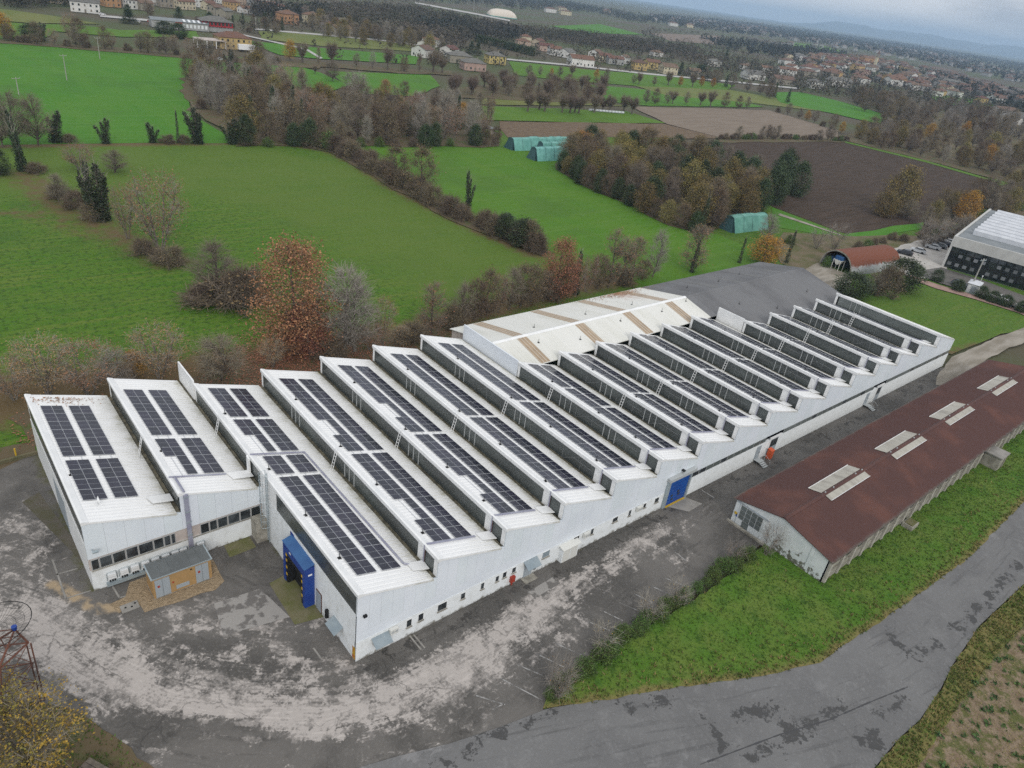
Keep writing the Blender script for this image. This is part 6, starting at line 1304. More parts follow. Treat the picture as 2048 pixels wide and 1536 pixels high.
oval = lambda t: max(.12, 1 - ((t - .40) / .64) ** 2) ** .5
bush = lambda t: max(.15, math.cos(t * math.pi / 2 * .95) ** .5)
PR = {}
def proto(kind, *a, **k): PR.setdefault(kind, []).append(tree_proto(*a, **k))
for s_ in range(3): proto('bare_tree', 11 + s_, 10, 3.6, 2.6, 85, egg, stems=1 + s_ % 2, twig=('twig', 1.7, .045), clump_tw=22, sig=.7, leaf=('leaf_brown', .22), clump_lf=5 * (s_ == 1), tr_r=.24)
for s_ in range(2): proto('pale_tree', 31 + s_, 12, 3.0, 2.2, 85, tall, bark='palebark', twig=('twig_pale', 1.6, .045), clump_tw=20, sig=.6, tr_r=.2, up=.9, stems=1 + s_)
for s_ in range(2): proto('tall_tree', 41 + s_, 14, 2.4, 2.5, 80, tall, bark='bark', twig=('twig', 1.5, .045), clump_tw=18, sig=.6, leaf=('leaf_pale', .26), clump_lf=9, tr_r=.2, up=.9)
for s_ in range(2): proto('rust_tree', 51 + s_, 15, 5.0, 1.2, 200, oval, twig=('twig', 1.3, .05), clump_tw=6, leaf=('leaf_rust', .27), clump_lf=56, sig=.8, tr_r=.33, fill=.12)
for s_ in range(2): proto('thin_rust_tree', 61 + s_, 12, 5.2, 3.4, 130, lambda t: min(1, .35 + 1.2 * t) * (1 - t ** 3 * .55), stems=5, lean=.28, bark='palebark', twig=('twig_pale', 1.5, .045), clump_tw=8, leaf=('leaf_pale', .22), clump_lf=22, sig=.6, tr_r=.24, up=.7)
for s_ in range(2): proto('yellow_tree', 71 + s_, 9, 3.0, 1.8, 110, egg, twig=('twig', 1.1, .04), clump_tw=6, leaf=('leaf_yellow', .25), clump_lf=44, sig=.6, tr_r=.2)
for s_ in range(3): proto('olive_tree', 81 + s_, 11, 4.4, 1.2, 150, rnd_sh, twig=('twig', 1.1, .05), clump_tw=10, leaf=('leaf_olive', .34), clump_lf=34, sig=.8, tr_r=.28, fill=.12)
for s_ in range(2): proto('evergreen_tree', 91 + s_, 9, 3.2, .5, 150, rnd_sh, leaf=('leaf_green', .32), clump_lf=40, sig=.55, tr_r=.22, fill=.3)
for s_ in range(2): proto('conifer', 101 + s_, 12, 2.3, .6, 130, cone, leaf=('leaf_green', .30), clump_lf=30, sig=.4, tr_r=.2, fill=.3)
for s_ in range(2): proto('brown_tree', 111 + s_, 10, 3.8, 1.6, 110, rnd_sh, twig=('twig_dark', 1.4, .05), clump_tw=18, leaf=('leaf_brown', .28), clump_lf=13, sig=.75, tr_r=.24)
for s_ in range(2): proto('shrub', 121 + s_, 3.2, 2.3, .1, 60, bush, stems=5, lean=.3, twig=('twig_dark', 1.2, .045), clump_tw=28, leaf=('leaf_brown', .2), clump_lf=7, sig=.45, tr_r=.07, up=.6)
for s_ in range(2): proto('leafy_shrub', 131 + s_, 3.0, 2.2, .1, 70, bush, stems=4, lean=.25, twig=('twig_dark', .9, .035), clump_tw=5, leaf=('leaf_hedge', .24), clump_lf=34, sig=.42, tr_r=.06)
for s_ in range(2): proto('pollard_tree', 141 + s_, 6, 2.7, 2.2, 60, fan, stems=1, lean=0, twig=('twig_purple', 2.0, .055), clump_tw=24, sig=.4, tr_r=.38, up=1.3, rise=.2)
for s_ in range(2): proto('twiggy_shrub', 151 + s_, 3.4, 2.0, .3, 50, fan, stems=6, lean=.35, bark='palebark', twig=('twig_pale', 1.3, .022), clump_tw=9, leaf=('leaf_yellow', .08), clump_lf=2, sig=.35, tr_r=.06, up=.8)
def ivy_proto(seed, H, n):
    r = np.random.default_rng(seed); tb = MB(); C = MB()
    for s_ in range(n):
        a = r.uniform(0, 6.28); ln = r.uniform(.05, .3) * H * (n > 1); hh = H * (1 if s_ == 0 else r.uniform(.5, .95)); tp = Vector((math.cos(a) * ln, math.sin(a) * ln, hh))
        tb.tube([(0, 0, 0), tp * .5 + Vector((0, 0, .04 * H)), tp], .2, .05, 6)
        for i in range(900 if n == 1 else 620):
            t = r.random() ** 1.25; rad = .9 * (1 - t) ** .55 * (.6 + .4 * math.sin(9 * t + s_) ** 2) + .12
            p = tp * t + Vector((0, 0, .04 * H * math.sin(math.pi * t))); aa = r.uniform(0, 6.28); rr = rad * 1.15 * math.sqrt(r.uniform(.3, 1)) * (.7 + .6 * r.random())
            p = p + Vector((math.cos(aa) * rr, math.sin(aa) * rr, r.normal(0, .15))); nrm = Vector(r.normal(0, 1, 3)).normalized(); u = nrm.orthogonal().normalized(); v = nrm.cross(u); s2 = .30 * r.uniform(.6, 1.3)
            C.add((p - u * s2 * .5, p + v * s2 * .4, p + u * s2 * .5, p - v * s2 * .4), [(0, 1, 2, 3)], 1)
        for i in range(26):
            s0 = tp * r.uniform(.55, 1); dv = Vector((r.normal(0, .5), r.normal(0, .5), 1)).normalized(); e0 = s0 + dv * r.uniform(1, 2.6); kk = dv.cross(Vector(r.normal(0, 1, 3))).normalized() * .028
            C.add((s0 - kk, s0 + kk, e0 + kk * .3, e0 - kk * .3), [(0, 1, 2, 3)], 0)
    return tb.mesh('trunk', 'bark'), C.mesh('crown', ['twig_pale', 'leaf_ivy']), H, 2.2
for s_, n_ in ((161, 1), (162, 4), (163, 6), (164, 3)): PR.setdefault('ivy_tree', []).append(ivy_proto(s_, 9, n_))
CATS = {'shrub': 'shrub', 'leafy_shrub': 'shrub', 'twiggy_shrub': 'shrub', 'conifer': 'conifer', 'ivy_tree': 'ivy-clad tree'}
pr = random.Random(99)
SUNK = .05
def plant(kind, p, H, label, group=None, R=None, var=None):
    v = PR[kind][(var if var is not None else pr.randrange(12)) % len(PR[kind])]
    o = thing(kind, label, CATS.get(kind, 'tree'), (p[0], p[1], -SUNK), pr.uniform(0, 6.28), group)
    sz_ = H / v[2]; sxy = (R / v[3]) if R else sz_ * pr.uniform(.9, 1.12); o.scale = (sxy, sxy, sz_)
    link('trunk', v[0], o); link('crown', v[1], o); return o
T = plant
# --- single trees around the factory
def t3(kind, q, label, R=None, var=None, group=None): return plant(kind, q, max(1.2, q[2]), label, group, R, var)
t3('rust_tree', (20.38,57.13,17.3), 'big dense rust-orange tree behind the factory', 6.2, 0)
t3('rust_tree', (21.8,55.91,8.2), 'low rust-leaved tree at the foot of the big rust tree', 4.0, 1)
t3('pale_tree', (27.63,54.14,13.7), 'pale bare tree right of the big rust tree', 4.8, 0); t3('pale_tree', (28.78,52.65,11.6), 'second pale bare tree right of the big rust tree', 3.6, 1)
t3('thin_rust_tree', (33.93,53.18,8.1), 'small orange-leaved tree behind the fourth sawtooth', 2.4, 0); t3('tall_tree', (43.61,53.33,9.1), 'slim olive and rust tree left of the white hall', 2.6, 0); t3('tall_tree', (36.54,51.98,3.3), 'small slim tree between the orange tree and the hall', 1.8, 1)
t3('shrub', (17.98,78.37,4.7), 'wide brown bramble thicket in the near meadow', 6.6, 0); t3('shrub', (21.02,78.29,5.7), 'taller brown thicket beside the bramble in the near meadow', 4.6, 1); t3('bare_tree', (17.91,83.13,9), 'bare tree rising from the brown thicket', 4.4, 0); t3('shrub', (15.73,80.45,2.8), 'left end of the brown thicket in the near meadow', 4.0, 1)
t3('thin_rust_tree', (0.49,57.01,8), 'sparse rust-leaved tree behind the second sawtooth', 4.6, 1); t3('bare_tree', (7.45,53.26,7), 'bare brown tree behind the third sawtooth', 3.8, 1); t3('thin_rust_tree', (15.35,53.57,4.6), 'thin rust-leaved sapling left of the big rust tree', 2.4, 1)

t3('thin_rust_tree', (-8.39,56.6,7.3), 'sparse rust-leaved tree behind the leftmost sawtooth', 4.8, 0); t3('thin_rust_tree', (-12.85,58.85,8.1), 'sparse rust-leaved tree left of the factory', 4.4, 1); t3('yellow_tree', (-2.25,59.31,3.8), 'small yellow-leaved bush behind the second sawtooth', 1.7, 0); t3('thin_rust_tree', (-16.4,59.25,5.9), 'sparse rust-leaved tree at the left edge near the factory', 3.4, 0); t3('pale_tree', (-4.66,56.94,5.4), 'pale bare tree between the two sparse rust trees', 2.6, 0)
t3('shrub', (24.35,52.85,3.1), 'brown shrub at the foot of the pale tree', 2.8, 0); t3('thin_rust_tree', (31.21,52.47,4.5), 'low rust shrub-like tree beside the orange tree', 2.6, 1); t3('shrub', (39.82,52.51,3.3), 'brown shrub behind the fifth sawtooth', 3.0, 0)
for q, k, lb, R in (((15.24,105.45,14.9), 'thin_rust_tree', 'broad sparse rust tree at the end of the left hedgerow', 6.4), ((11.81,114.78,10.7), 'thin_rust_tree', 'smaller rust tree left of the broad one in the left hedgerow', 3.2), ((10.33,127.75,11.5), 'ivy_tree', 'large ivy-clad clump in the left hedgerow', 3.6), ((9.48,135.13,10.5), 'ivy_tree', 'tall leaning ivy trunk left of the ivy clump', 1.6), ((5.15,141.84,6), 'bare_tree', 'small bare tree at the start of the left hedgerow', 2.6),
                   ((3.07,168.67,13.8), 'ivy_tree', 'tall ivy-clad stems at the left margin', 2.6), ((15.45,196.64,8.3), 'ivy_tree', 'broad ivy-clad snag in the far left hedge', 3.4), ((27.47,194.31,6.7), 'ivy_tree', 'pointed ivy-clad tree standing alone in the hedge line', 2.4), ((39.72,194.36,5.8), 'ivy_tree', 'squat ivy-clad tree in the hedge line', 2.2), ((46.62,193.08,9.2), 'ivy_tree', 'twin-stemmed ivy trunk in the hedge line', 1.2),
                   ((51.88,191.94,10.2), 'ivy_tree', 'wide forked ivy-clad tree in the hedge line', 3.4), ((61.83,190.32,7.2), 'ivy_tree', 'forked ivy-clad tree beside the wood', 3.2), ((-1.88,165.94,5.8), 'evergreen_tree', 'dark evergreen cut by the left edge', 2.2), ((5.39,193.65,13.4), 'bare_tree', 'tall grey bare tree at the left margin', 4.6), ((10.62,194.23,12.8), 'bare_tree', 'bare tree between the two left ivy trees', 4.4), ((2.41,192.32,13), 'bare_tree', 'bare tree cut by the left edge', 4.2), ((14.9,167.55,6.1), 'thin_rust_tree', 'sparse pinkish tree above the ivy clump', 4.4), ((21.93,163.9,5.6), 'bare_tree', 'thin bare tree behind the ivy clump', 3.4)):
    t3(k, q, lb, R, 2 if 'clump' in lb or 'wide' in lb else (0 if 'twin' in lb or 'leaning' in lb else (1 if k == 'ivy_tree' else None)))
for i, (q, R) in enumerate((((6.08,145.48,2.8), 2.6), ((7.32,137.54,3.3), 2.8), ((8.56,128.26,3.2), 2.8), ((12.21,105.04,3), 2.6), ((14.91,99.01,3.3), 3.2), ((5.64,166.83,2.4), 2.6), ((18.9,196.91,2.2), 2.4), ((43.59,193.37,2.3), 2.4), ((48.23,192.29,2.2), 2.2), ((65.68,188.63,2.8), 2.6))):
    t3('shrub', q, 'brown bramble bush, %s from the left along the left hedgerows' % nth(i + 1), R, group='brambles of the left hedgerows')
# tree line behind the white hall
TL = [((51.13,54.42,7.6), 'bare_tree', 2.6), ((54.13,54.96,7.9), 'brown_tree', 2.8), ((57.31,55.49,8.7), 'brown_tree', 2.8), ((60.46,55.85,7.6), 'thin_rust_tree', 2.4), ((63.22,55.92,8.2), 'bare_tree', 2.8), ((66.21,56.19,8.2), 'brown_tree', 2.8), ((69.12,56.27,8.3), 'brown_tree', 3.0), ((72.47,56.46,6.2), 'bare_tree', 2.4), ((75.95,56.38,12.1), 'rust_tree', 3.9), ((78.89,56.84,6.2), 'brown_tree', 2.4), ((81.94,56.73,9.1), 'ivy_tree', 1.5), ((84.86,56.7,7.7), 'thin_rust_tree', 2.6), ((88.48,57,7.7), 'brown_tree', 2.6), ((91.55,56.68,12.4), 'tall_tree', 2.8), ((94.92,56.26,10.5), 'tall_tree', 2.6), ((98.84,56.56,10.2), 'tall_tree', 2.6), ((102.89,56.88,4.8), 'brown_tree', 2.2), ((106.84,57.3,10.9), 'pale_tree', 2.4), ((81.35,56.4,6.6), 'thin_rust_tree', 2.8), ((74.39,56.48,4.4), 'shrub', 2.2), ((96.52,56.24,3.5), 'shrub', 2.2), ((48.6,53.95,4.4), 'shrub', 2.4)]
ks = {'bare_tree': 'bare brown tree', 'brown_tree': 'bushy brown tree', 'thin_rust_tree': 'sparse rust-leaved tree', 'rust_tree': 'dense rust-red tree', 'ivy_tree': 'dark ivy-clad trunk', 'tall_tree': 'tall thin tree with pinkish leaves', 'pale_tree': 'pale bare tree', 'shrub': 'brown shrub', 'olive_tree': 'brown-olive leafy tree', 'yellow_tree': 'yellow-leaved tree', 'evergreen_tree': 'dark evergreen tree', 'conifer': 'dark conifer', 'pollard_tree': 'pollarded tree with upright twigs', 'leafy_shrub': 'green leafy shrub', 'twiggy_shrub': 'twiggy bare shrub'}
cn = {}
for q, k, R in sorted(TL, key=lambda e_: math.atan2(e_[0][0] - CAM.x, e_[0][1] - CAM.y)):
    cn[k] = cn.get(k, 0) + 1; t3(k, q, '%s %s from the left behind the white hall roof' % (nth(cn[k]), ks[k] if k != 'tall_tree' else 'tall thin tree'), R, group='tree line behind the white hall')
for q, k, lb, R in (((120.06,56.36,11.1), 'tall_tree', 'rust-topped tree alone behind the grey hall roof', 3.4), ((119.43,55.57,8.1), 'ivy_tree', 'ivy-clad trunk inside the rust-topped tree', 1.6), ((138.46,55.38,6.6), 'ivy_tree', 'slim ivy-clad trunk behind the grey hall roof', 1.2), ((145.5,52.86,7), 'yellow_tree', 'orange-leaved tree behind the far end of the grey hall', 4.2), ((152.45,50.38,8.7), 'ivy_tree', 'dark leaning snag beside the orange tree', 1.4), ((164.97,65.03,7.3), 'pale_tree', 'bare tree in front of the single teal stack', 2.8),
                    ((146.87,29.4,5.6), 'evergreen_tree', 'round dark evergreen before the barrel barn', 4.2), ((153.46,27.4,5.8), 'bare_tree', 'small bare tree between the two evergreens', 2.6), ((156.43,25.54,6.7), 'shrub', 'purplish bare thicket beside the tall evergreen', 3.4), ((165.8,26.5,7.7), 'evergreen_tree', 'tall dark evergreen right of the barrel barn', 4.8), ((160.93,43.89,2.8), 'leafy_shrub', 'green creeper at the mouth of the barrel barn', 1.2),
                    ((253.13,67.52,15.2), 'olive_tree', 'olive-brown tree alone in the ploughed field', 6.0), ((240.92,66.71,8.3), 'olive_tree', 'lower bushy tree beside the lone tree in the ploughed field', 4.6), ((247.65,61.35,6.8), 'bare_tree', 'bare bush right of the lone tree in the ploughed field', 3.6), ((270.3,50.8,10.9), 'yellow_tree', 'yellow tree in the hedge above the gravel lot', 4.0), ((182.15,159.15,8.7), 'yellow_tree', 'orange-yellow tree beside the teal stacks', 5.2), ((183.4,154.4,6.1), 'yellow_tree', 'smaller orange-yellow tree next to it at the wood edge', 4.0),
                    ((164.33,375.09,10.2), 'yellow_tree', 'bright yellow tree in the far hedgerow', 3.6), ((167.54,277.8,6.7), 'rust_tree', 'round rust tree alone in the far bright meadow', 3.0), ((176.71,276.15,6.8), 'brown_tree', 'round purple-brown tree alone in the far bright meadow', 2.8), ((157.86,312.77,9.2), 'bare_tree', 'bare round tree by the far ditch', 4.2), ((158.55,332.71,3.4), 'pollard_tree', 'small pollard by the far ditch', 1.5), ((176.49,227.88,6.3), 'yellow_tree', 'pale yellow tree at the right end of the belt', 2.6), ((141.57,264.13,11.3), 'pale_tree', 'wide pale tree above the belt', 4.4), ((138.28,251.04,13.1), 'pale_tree', 'second wide pale tree above the belt', 4.6),
                    ((357.07,457.52,10.8), 'conifer', 'dark conifer in the hamlet beside the grey roof', 3.4), ((353.52,461.36,9.1), 'conifer', 'tall dark conifer above the yellow hamlet house', 3.6), ((270.3,388.53,8.2), 'conifer', 'dark conifer before the white gabled house', 2.6), ((331.53,468.99,5.7), 'evergreen_tree', 'dark evergreen between hamlet houses', 3.0), ((827.66,559.41,12.9), 'conifer', 'tall dark conifer right of the hamlet row', 3.6), ((545.3,404.24,10.4), 'conifer', 'dark conifer at the right end of the hamlet row', 3.4), ((629.15,443.12,5.6), 'evergreen_tree', 'wide green hedge tree before the white house', 7.0), ((118.03,509.72,8), 'conifer', 'broad dark conifer in front of the upper village', 5.5), ((166.65,566.27,7.2), 'conifer', 'dark conifer above the workshop', 4.0), ((125.55,463.44,6.6), 'evergreen_tree', 'dark evergreen before the workshop', 5.6), ((128.68,448.09,7.5), 'evergreen_tree', 'second dark evergreen before the workshop', 5.4), ((113.32,410.82,5.5), 'thin_rust_tree', 'rust bush in the hedge below the workshop', 4.0)):
    t3(k, q, lb, R, 0 if k == 'ivy_tree' else None)
for i, q in enumerate(((182.89,29.3), (184.89,24.79), (182.47,18.51), (183.74,13.15), (183.41,10.25), (183.82,7.43), (183.74,3.59))):
    t3('evergreen_tree', (*q, 3.0), 'round clipped bush on the paved verge, %s from the left' % nth(i + 1), 1.7, group='clipped bushes on the paved verge')
P_ROW = [(225.5,241.32), (237.46,246.36), (236.9,241.52), (246.83,239.26), (251.36,238.11), (255.76,239.38), (256.29,236.95), (270.24,239.57), (280.36,243.56), (282.24,239.73), (294.91,241.21), (295.76,236.02)]
for i, q in enumerate(P_ROW): t3('pollard_tree', (*q, 7.4 if i not in (5, 8) else 6), 'pollarded mulberry, %s from the left in the meadow row' % nth(i + 1), 3.6, group='pollards in the meadow row')
# --- rows and belts
def along(pts, step, jit):
    o = []
    for (ax, ay), (bx, by) in zip(pts[:-1], pts[1:]):
        n_ = max(1, int(math.hypot(bx - ax, by - ay) / step))
        for i in range(n_): t = (i + pr.uniform(.2, .8)) / n_; o.append((ax + (bx - ax) * t + pr.uniform(-jit, jit), ay + (by - ay) * t + pr.uniform(-jit, jit)))
    return o
def scatter(poly, n_, mind):
    xs_ = [p[0] for p in poly]; ys_ = [p[1] for p in poly]; o = []; k_ = 0
    while len(o) < n_ and k_ < n_ * 60:
        k_ += 1; p = (pr.uniform(min(xs_), max(xs_)), pr.uniform(min(ys_), max(ys_)))
        if inside(p, poly) and all((p[0] - q[0]) ** 2 + (p[1] - q[1]) ** 2 > mind * mind for q in o): o.append(p)
    return o
def belt(pts, mix, H, where, group, R=None):
    pts = sorted(pts, key=lambda p: math.atan2(p[0] - CAM.x, p[1] - CAM.y)); c_ = {}
    for p in pts:
        k = pr.choice(mix); c_[k] = c_.get(k, 0) + 1; h = pr.uniform(*H) * (.35 if k in ('shrub', 'leafy_shrub') else (1.15 if k in ('pale_tree', 'tall_tree') else (.85 if k == 'yellow_tree' else 1)))
        plant(k, p, h, '%s %s from the left %s' % (nth(c_[k]), ks[k] if k != 'tall_tree' else 'tall thin tree', where), group, None)
belt(along(HEDGE_A, 3.4, 1.2), ['shrub', 'shrub', 'shrub', 'leafy_shrub', 'shrub', 'shrub', 'brown_tree'], (10, 15), 'in the slanting hedge between the meadows', 'slanting hedge between the meadows')
belt(along([(87.36,110.09),(90.3,92.81),(92.69,80.81)], 4.5, 1.6), ['brown_tree', 'leafy_shrub', 'evergreen_tree', 'brown_tree', 'shrub'], (4.5, 7), 'at the near end of the slanting hedge', 'near end of the slanting hedge')
t3('ivy_tree', (92.14,147.35,5), 'small ivy stump in the slanting hedge', 1.4, 3); t3('ivy_tree', (93.26,110.68,10.9), 'ivy snag with bare tips in the slanting hedge', 1.6, 1); t3('evergreen_tree', (91.57,92.42,5.1), 'dark ivy bush near the end of the slanting hedge', 3.0, 0); t3('evergreen_tree', (91.04,85,6.2), 'largest dark bush at the end of the slanting hedge', 4.0, 1)
WOOD = [(160.53,145.73),(184.43,164.33),(200.52,166.44),(208.23,155.64),(221.71,147.3),(233.53,133.58),(227.36,112.61),(202.12,89.79),(182.71,81.26),(152.6,76.96),(151.06,87.69),(154.07,108.5),(153.97,127.61)]
belt(scatter(WOOD, 92, 4.2), ['olive_tree', 'olive_tree', 'brown_tree', 'brown_tree', 'bare_tree', 'olive_tree', 'evergreen_tree'], (7.5, 12), 'in the oval wood behind the grey hall', 'the oval wood')
belt(along([(158.53,145.39),(150.56,125.3),(149.47,105.31),(145.99,84.44),(148.45,74.67)], 4.6, .8), ['olive_tree', 'evergreen_tree', 'brown_tree', 'brown_tree', 'olive_tree', 'evergreen_tree'], (5, 8.5), 'along the meadow edge of the oval wood', 'edge of the oval wood')
belt(scatter([(210.23,93.69),(243.31,112.97),(262.33,116.84),(227.89,92.53),(211.17,86.31),(204.54,88.01)], 7, 3.5), ['evergreen_tree'], (9, 12), 'in the dark clump beyond the oval wood', 'dark clump beyond the wood')
t3('ivy_tree', (151.27,77.36,9.6), 'ivy-clad trunk at the near end of the oval wood', 2.2, 0)
TRI = [(84.67,303.45),(105.38,319.56),(120.35,299.3),(118.99,247.27),(139.52,234.87),(167.77,224.94),(166.37,193.46),(154.38,179.61),(89.75,188.26),(64.17,190.75),(68.4,216.73),(68.3,245.55)]
belt(scatter(TRI, 92, 6.2), ['bare_tree', 'brown_tree', 'brown_tree', 'bare_tree', 'tall_tree', 'brown_tree', 'bare_tree', 'pale_tree', 'ivy_tree', 'olive_tree', 'thin_rust_tree', 'brown_tree', 'pale_tree'], (8, 13), 'in the tree belt across the middle', 'tree belt across the middle')
belt(scatter(TRI, 60, 5.0), ['shrub', 'shrub', 'brown_tree', 'leafy_shrub', 'pale_tree'], (7, 11), 'under the tree belt across the middle', 'undergrowth of the tree belt')
belt(along([(64.68,188.08),(81.55,185.67),(98.37,183.9),(123.79,180.5),(158.85,179.15)], 5.5, 1.0), ['shrub', 'shrub', 'leafy_shrub', 'brown_tree', 'evergreen_tree'], (6.5, 8.5), 'along the near edge of the tree belt', 'near edge of the tree belt')
belt(along([(176.43,249.21),(177.15,238.33),(184.56,235.21),(189.33,217.54)], 8, 3), ['bare_tree', 'pale_tree', 'brown_tree', 'tall_tree'], (8, 11), 'at the right end of the tree belt', 'right end of the tree belt')
ORCH = [(217.49,295.96),(259.51,312.98),(305.89,314.16),(352.24,311.23),(303.22,267.6),(268.52,272.57),(228.38,275.16),(206.96,278.71)]
belt(scatter(ORCH, 40, 8), ['pollard_tree', 'pollard_tree', 'brown_tree', 'bare_tree'], (7, 9), 'in the purple-brown grove', 'purple-brown grove')
belt(along([(32.12,394.97),(55.15,388.44),(93.31,381.44),(121.8,371.17),(153.6,363.91)], 4.2, 2), ['brown_tree', 'brown_tree', 'shrub', 'thin_rust_tree', 'bare_tree', 'shrub'], (6.5, 10), 'in the long brown hedge below the village', 'long hedge below the village')
for q, k, lb, R in (((63.18,401.39,12.9), 'thin_rust_tree', 'tall rust tree in the hedge below the white villa', 5.0), ((65.99,399.19,11.2), 'brown_tree', 'wide brown tree in the hedge below the white villa', 5.0), ((46.74,404.49,7.1), 'evergreen_tree', 'dark tree at the left of the long hedge', 5.0), ((50.6,406.16,8), 'ivy_tree', 'dark ivy tree at the left of the long hedge', 3.4), ((34.85,402.59,10.7), 'yellow_tree', 'orange tree cut by the left edge above the far meadow', 5.0), ((37.94,400.68,4.3), 'brown_tree', 'brown bush right of the orange tree at left edge', 4.0)): t3(k, q, lb, R)
belt(along([(165.9,372.14),(193.04,365.63),(223.39,355.62),(259.74,356.29)], 9, 2), ['pollard_tree', 'bare_tree', 'pale_tree', 'brown_tree', 'pollard_tree', 'tall_tree'], (7, 10.5), 'in the far hedgerow before the hamlet', 'far hedgerow before the hamlet')
belt(along([(320.52,360.97),(385.32,369.27),(390.86,353.92),(430.1,339.74),(515.93,338.4)], 13, 3), ['bare_tree', 'brown_tree', 'pollard_tree', 'yellow_tree'], (5.5, 8.5), 'in the hedgerow below the hamlet row', 'hedgerow below the hamlet')
belt(along([(338.58,268.04),(375.7,266.84),(433.45,253)], 9, 2), ['bare_tree', 'pollard_tree', 'bare_tree', 'brown_tree'], (6, 9), 'in the line above the tilled field', 'line above the tilled field')
belt(along([(549.7,385),(532.71,340.46),(540.06,311.09),(511.79,279.14)], 9, 5), ['bare_tree', 'brown_tree', 'conifer'], (8, 11), 'right of the hamlet by the road', 'trees by the far road')
belt(along([(295.5,176.6),(344.67,173.59),(397.31,164.39)], 3, 1), ['shrub', 'shrub', 'bare_tree', 'leafy_shrub'], (5.5, 8), 'between the tilled and ploughed fields', 'hedge between the tilled and ploughed fields')
belt(along([(448.17,246.82),(444.31,214.06),(426.18,179.8)], 8, 2), ['bare_tree', 'shrub', 'yellow_tree', 'brown_tree'], (6, 9), 'along the right side of the tilled field', 'hedge right of the tilled field')
belt(scatter([(411.28,171.84),(474.53,187.99),(568,199.51),(605.18,177.83),(562.88,124.04),(448.12,87.4),(399.62,80.14),(405.89,122.54),(400.3,162.91)], 78, 6), ['bare_tree', 'brown_tree', 'brown_tree', 'bare_tree', 'brown_tree', 'olive_tree', 'yellow_tree', 'pale_tree', 'shrub', 'olive_tree'], (7.5, 12), 'in the wood above the ploughed field', 'wood above the ploughed field')
belt(scatter([(595.52,283.77),(724.95,302.89),(707.32,251.85),(761.63,224.15),(748.78,183.37),(596.17,134.66),(580.83,179.19),(515.95,201.3)], 70, 7.5), ['bare_tree', 'brown_tree', 'bare_tree', 'brown_tree', 'brown_tree', 'pale_tree', 'tall_tree'], (9, 15), 'in the grey-brown wood before the town', 'grey-brown wood before the town')
belt(scatter([(234.01,52.13),(275.39,64.66),(332.66,67.52),(398.17,71.46),(321.6,47.02),(296.4,48.82),(259.72,51),(231.5,47.73)], 42, 4.6), ['bare_tree', 'brown_tree', 'olive_tree', 'shrub', 'bare_tree', 'leafy_shrub'], (5.5, 10), 'in the thicket above the gravel lot', 'thicket above the gravel lot')
belt(along([(167.26,59.91),(174.64,53.16),(182.71,48.29),(201.72,48.57),(221.05,48.02),(250.19,47.2)], 5, 2), ['shrub', 'shrub', 'leafy_shrub', 'twiggy_shrub'], (5, 7), 'on the rough ground by the barrel barn', 'bushes by the barrel barn')
belt(along([(214.76,40.55),(228.56,41.68),(251.16,42.61),(273.69,43.43)], 4, 1), ['shrub', 'twiggy_shrub'], (6, 8), 'on the bank behind the parked cars', 'bushes behind the parked cars')
belt(scatter([(114.74,565.29),(156.97,577.35),(189.84,569.34),(253.03,608.67),(250.28,546.11),(214.35,501.43),(183.93,496.59),(138.57,537.43)], 26, 8), ['conifer', 'evergreen_tree', 'brown_tree', 'bare_tree', 'shrub'], (6, 10), 'among the upper village houses', 'village trees')
belt(scatter([(290.47,631.98),(305.57,568.78),(323.85,518.87),(350.57,486.02),(296.41,433.68),(286.42,458.04),(244.25,500.08)], 40, 8), ['bare_tree', 'brown_tree', 'pale_tree', 'olive_tree', 'bare_tree'], (8, 13), 'along the road between village and hamlet', 'roadside trees')
# clipped hedge in the hamlet
a, b = Vector((435.84,566.44)), Vector((432.52,476.08)); L_ = (b - a).length
hd = thing('clipped_hedge', 'long dark clipped hedge running to the hamlet', 'hedge', (a.x, a.y, 0), math.atan2(b.y - a.y, b.x - a.x))
m_ = MB(); r_ = np.random.default_rng(5)
for i in range(7000):
    x, z, y = r_.uniform(0, L_), r_.uniform(.2, 6.2), r_.uniform(-1.6, 1.6); p = Vector((x, y, z)); n_ = Vector(r_.normal(0, 1, 3)).normalized(); u = n_.orthogonal().normalized() * .45; v = n_.cross(u)
    m_.add((p - u, p + v, p + u, p - v), [(0, 1, 2, 3)])
m_.build('foliage', 'leaf_green', hd); MB().box(.3, L_ - .3, -.9, .9, 0, 5.7).build('core', 'leaf_green', hd)
# hedge of the yard
YH = [(12.09,-12.87),(14.68,-12.4),(18.03,-11.96),(21.52,-11.93),(26.12,-11.78),(30.26,-11.65),(35.68,-11.43),(40.31,-11.42),(45.26,-11.79)]
belt(along(YH, 1.1, .35), ['leafy_shrub'], (2.4, 4.4), 'in the hedge beside the parking bays', 'hedge beside the parking bays')
belt(along([(12.55,-12.69),(15.83,-12.19),(22.49,-11.69),(28.78,-11.52),(36.12,-11.09),(44.6,-11.19)], 4.6, .4), ['twiggy_shrub'], (2.0, 3.0), 'rising from the yard hedge', 'bare shrubs in the yard hedge')
t3('twiggy_shrub', (12.61,-13.09,4.8), 'largest bare shrub with white stem at the hedge end', 1.7, 0); t3('twiggy_shrub', (46.77,-12.51,4.3), 'bare shrub against the white gable of the red shed', 1.7, 1)
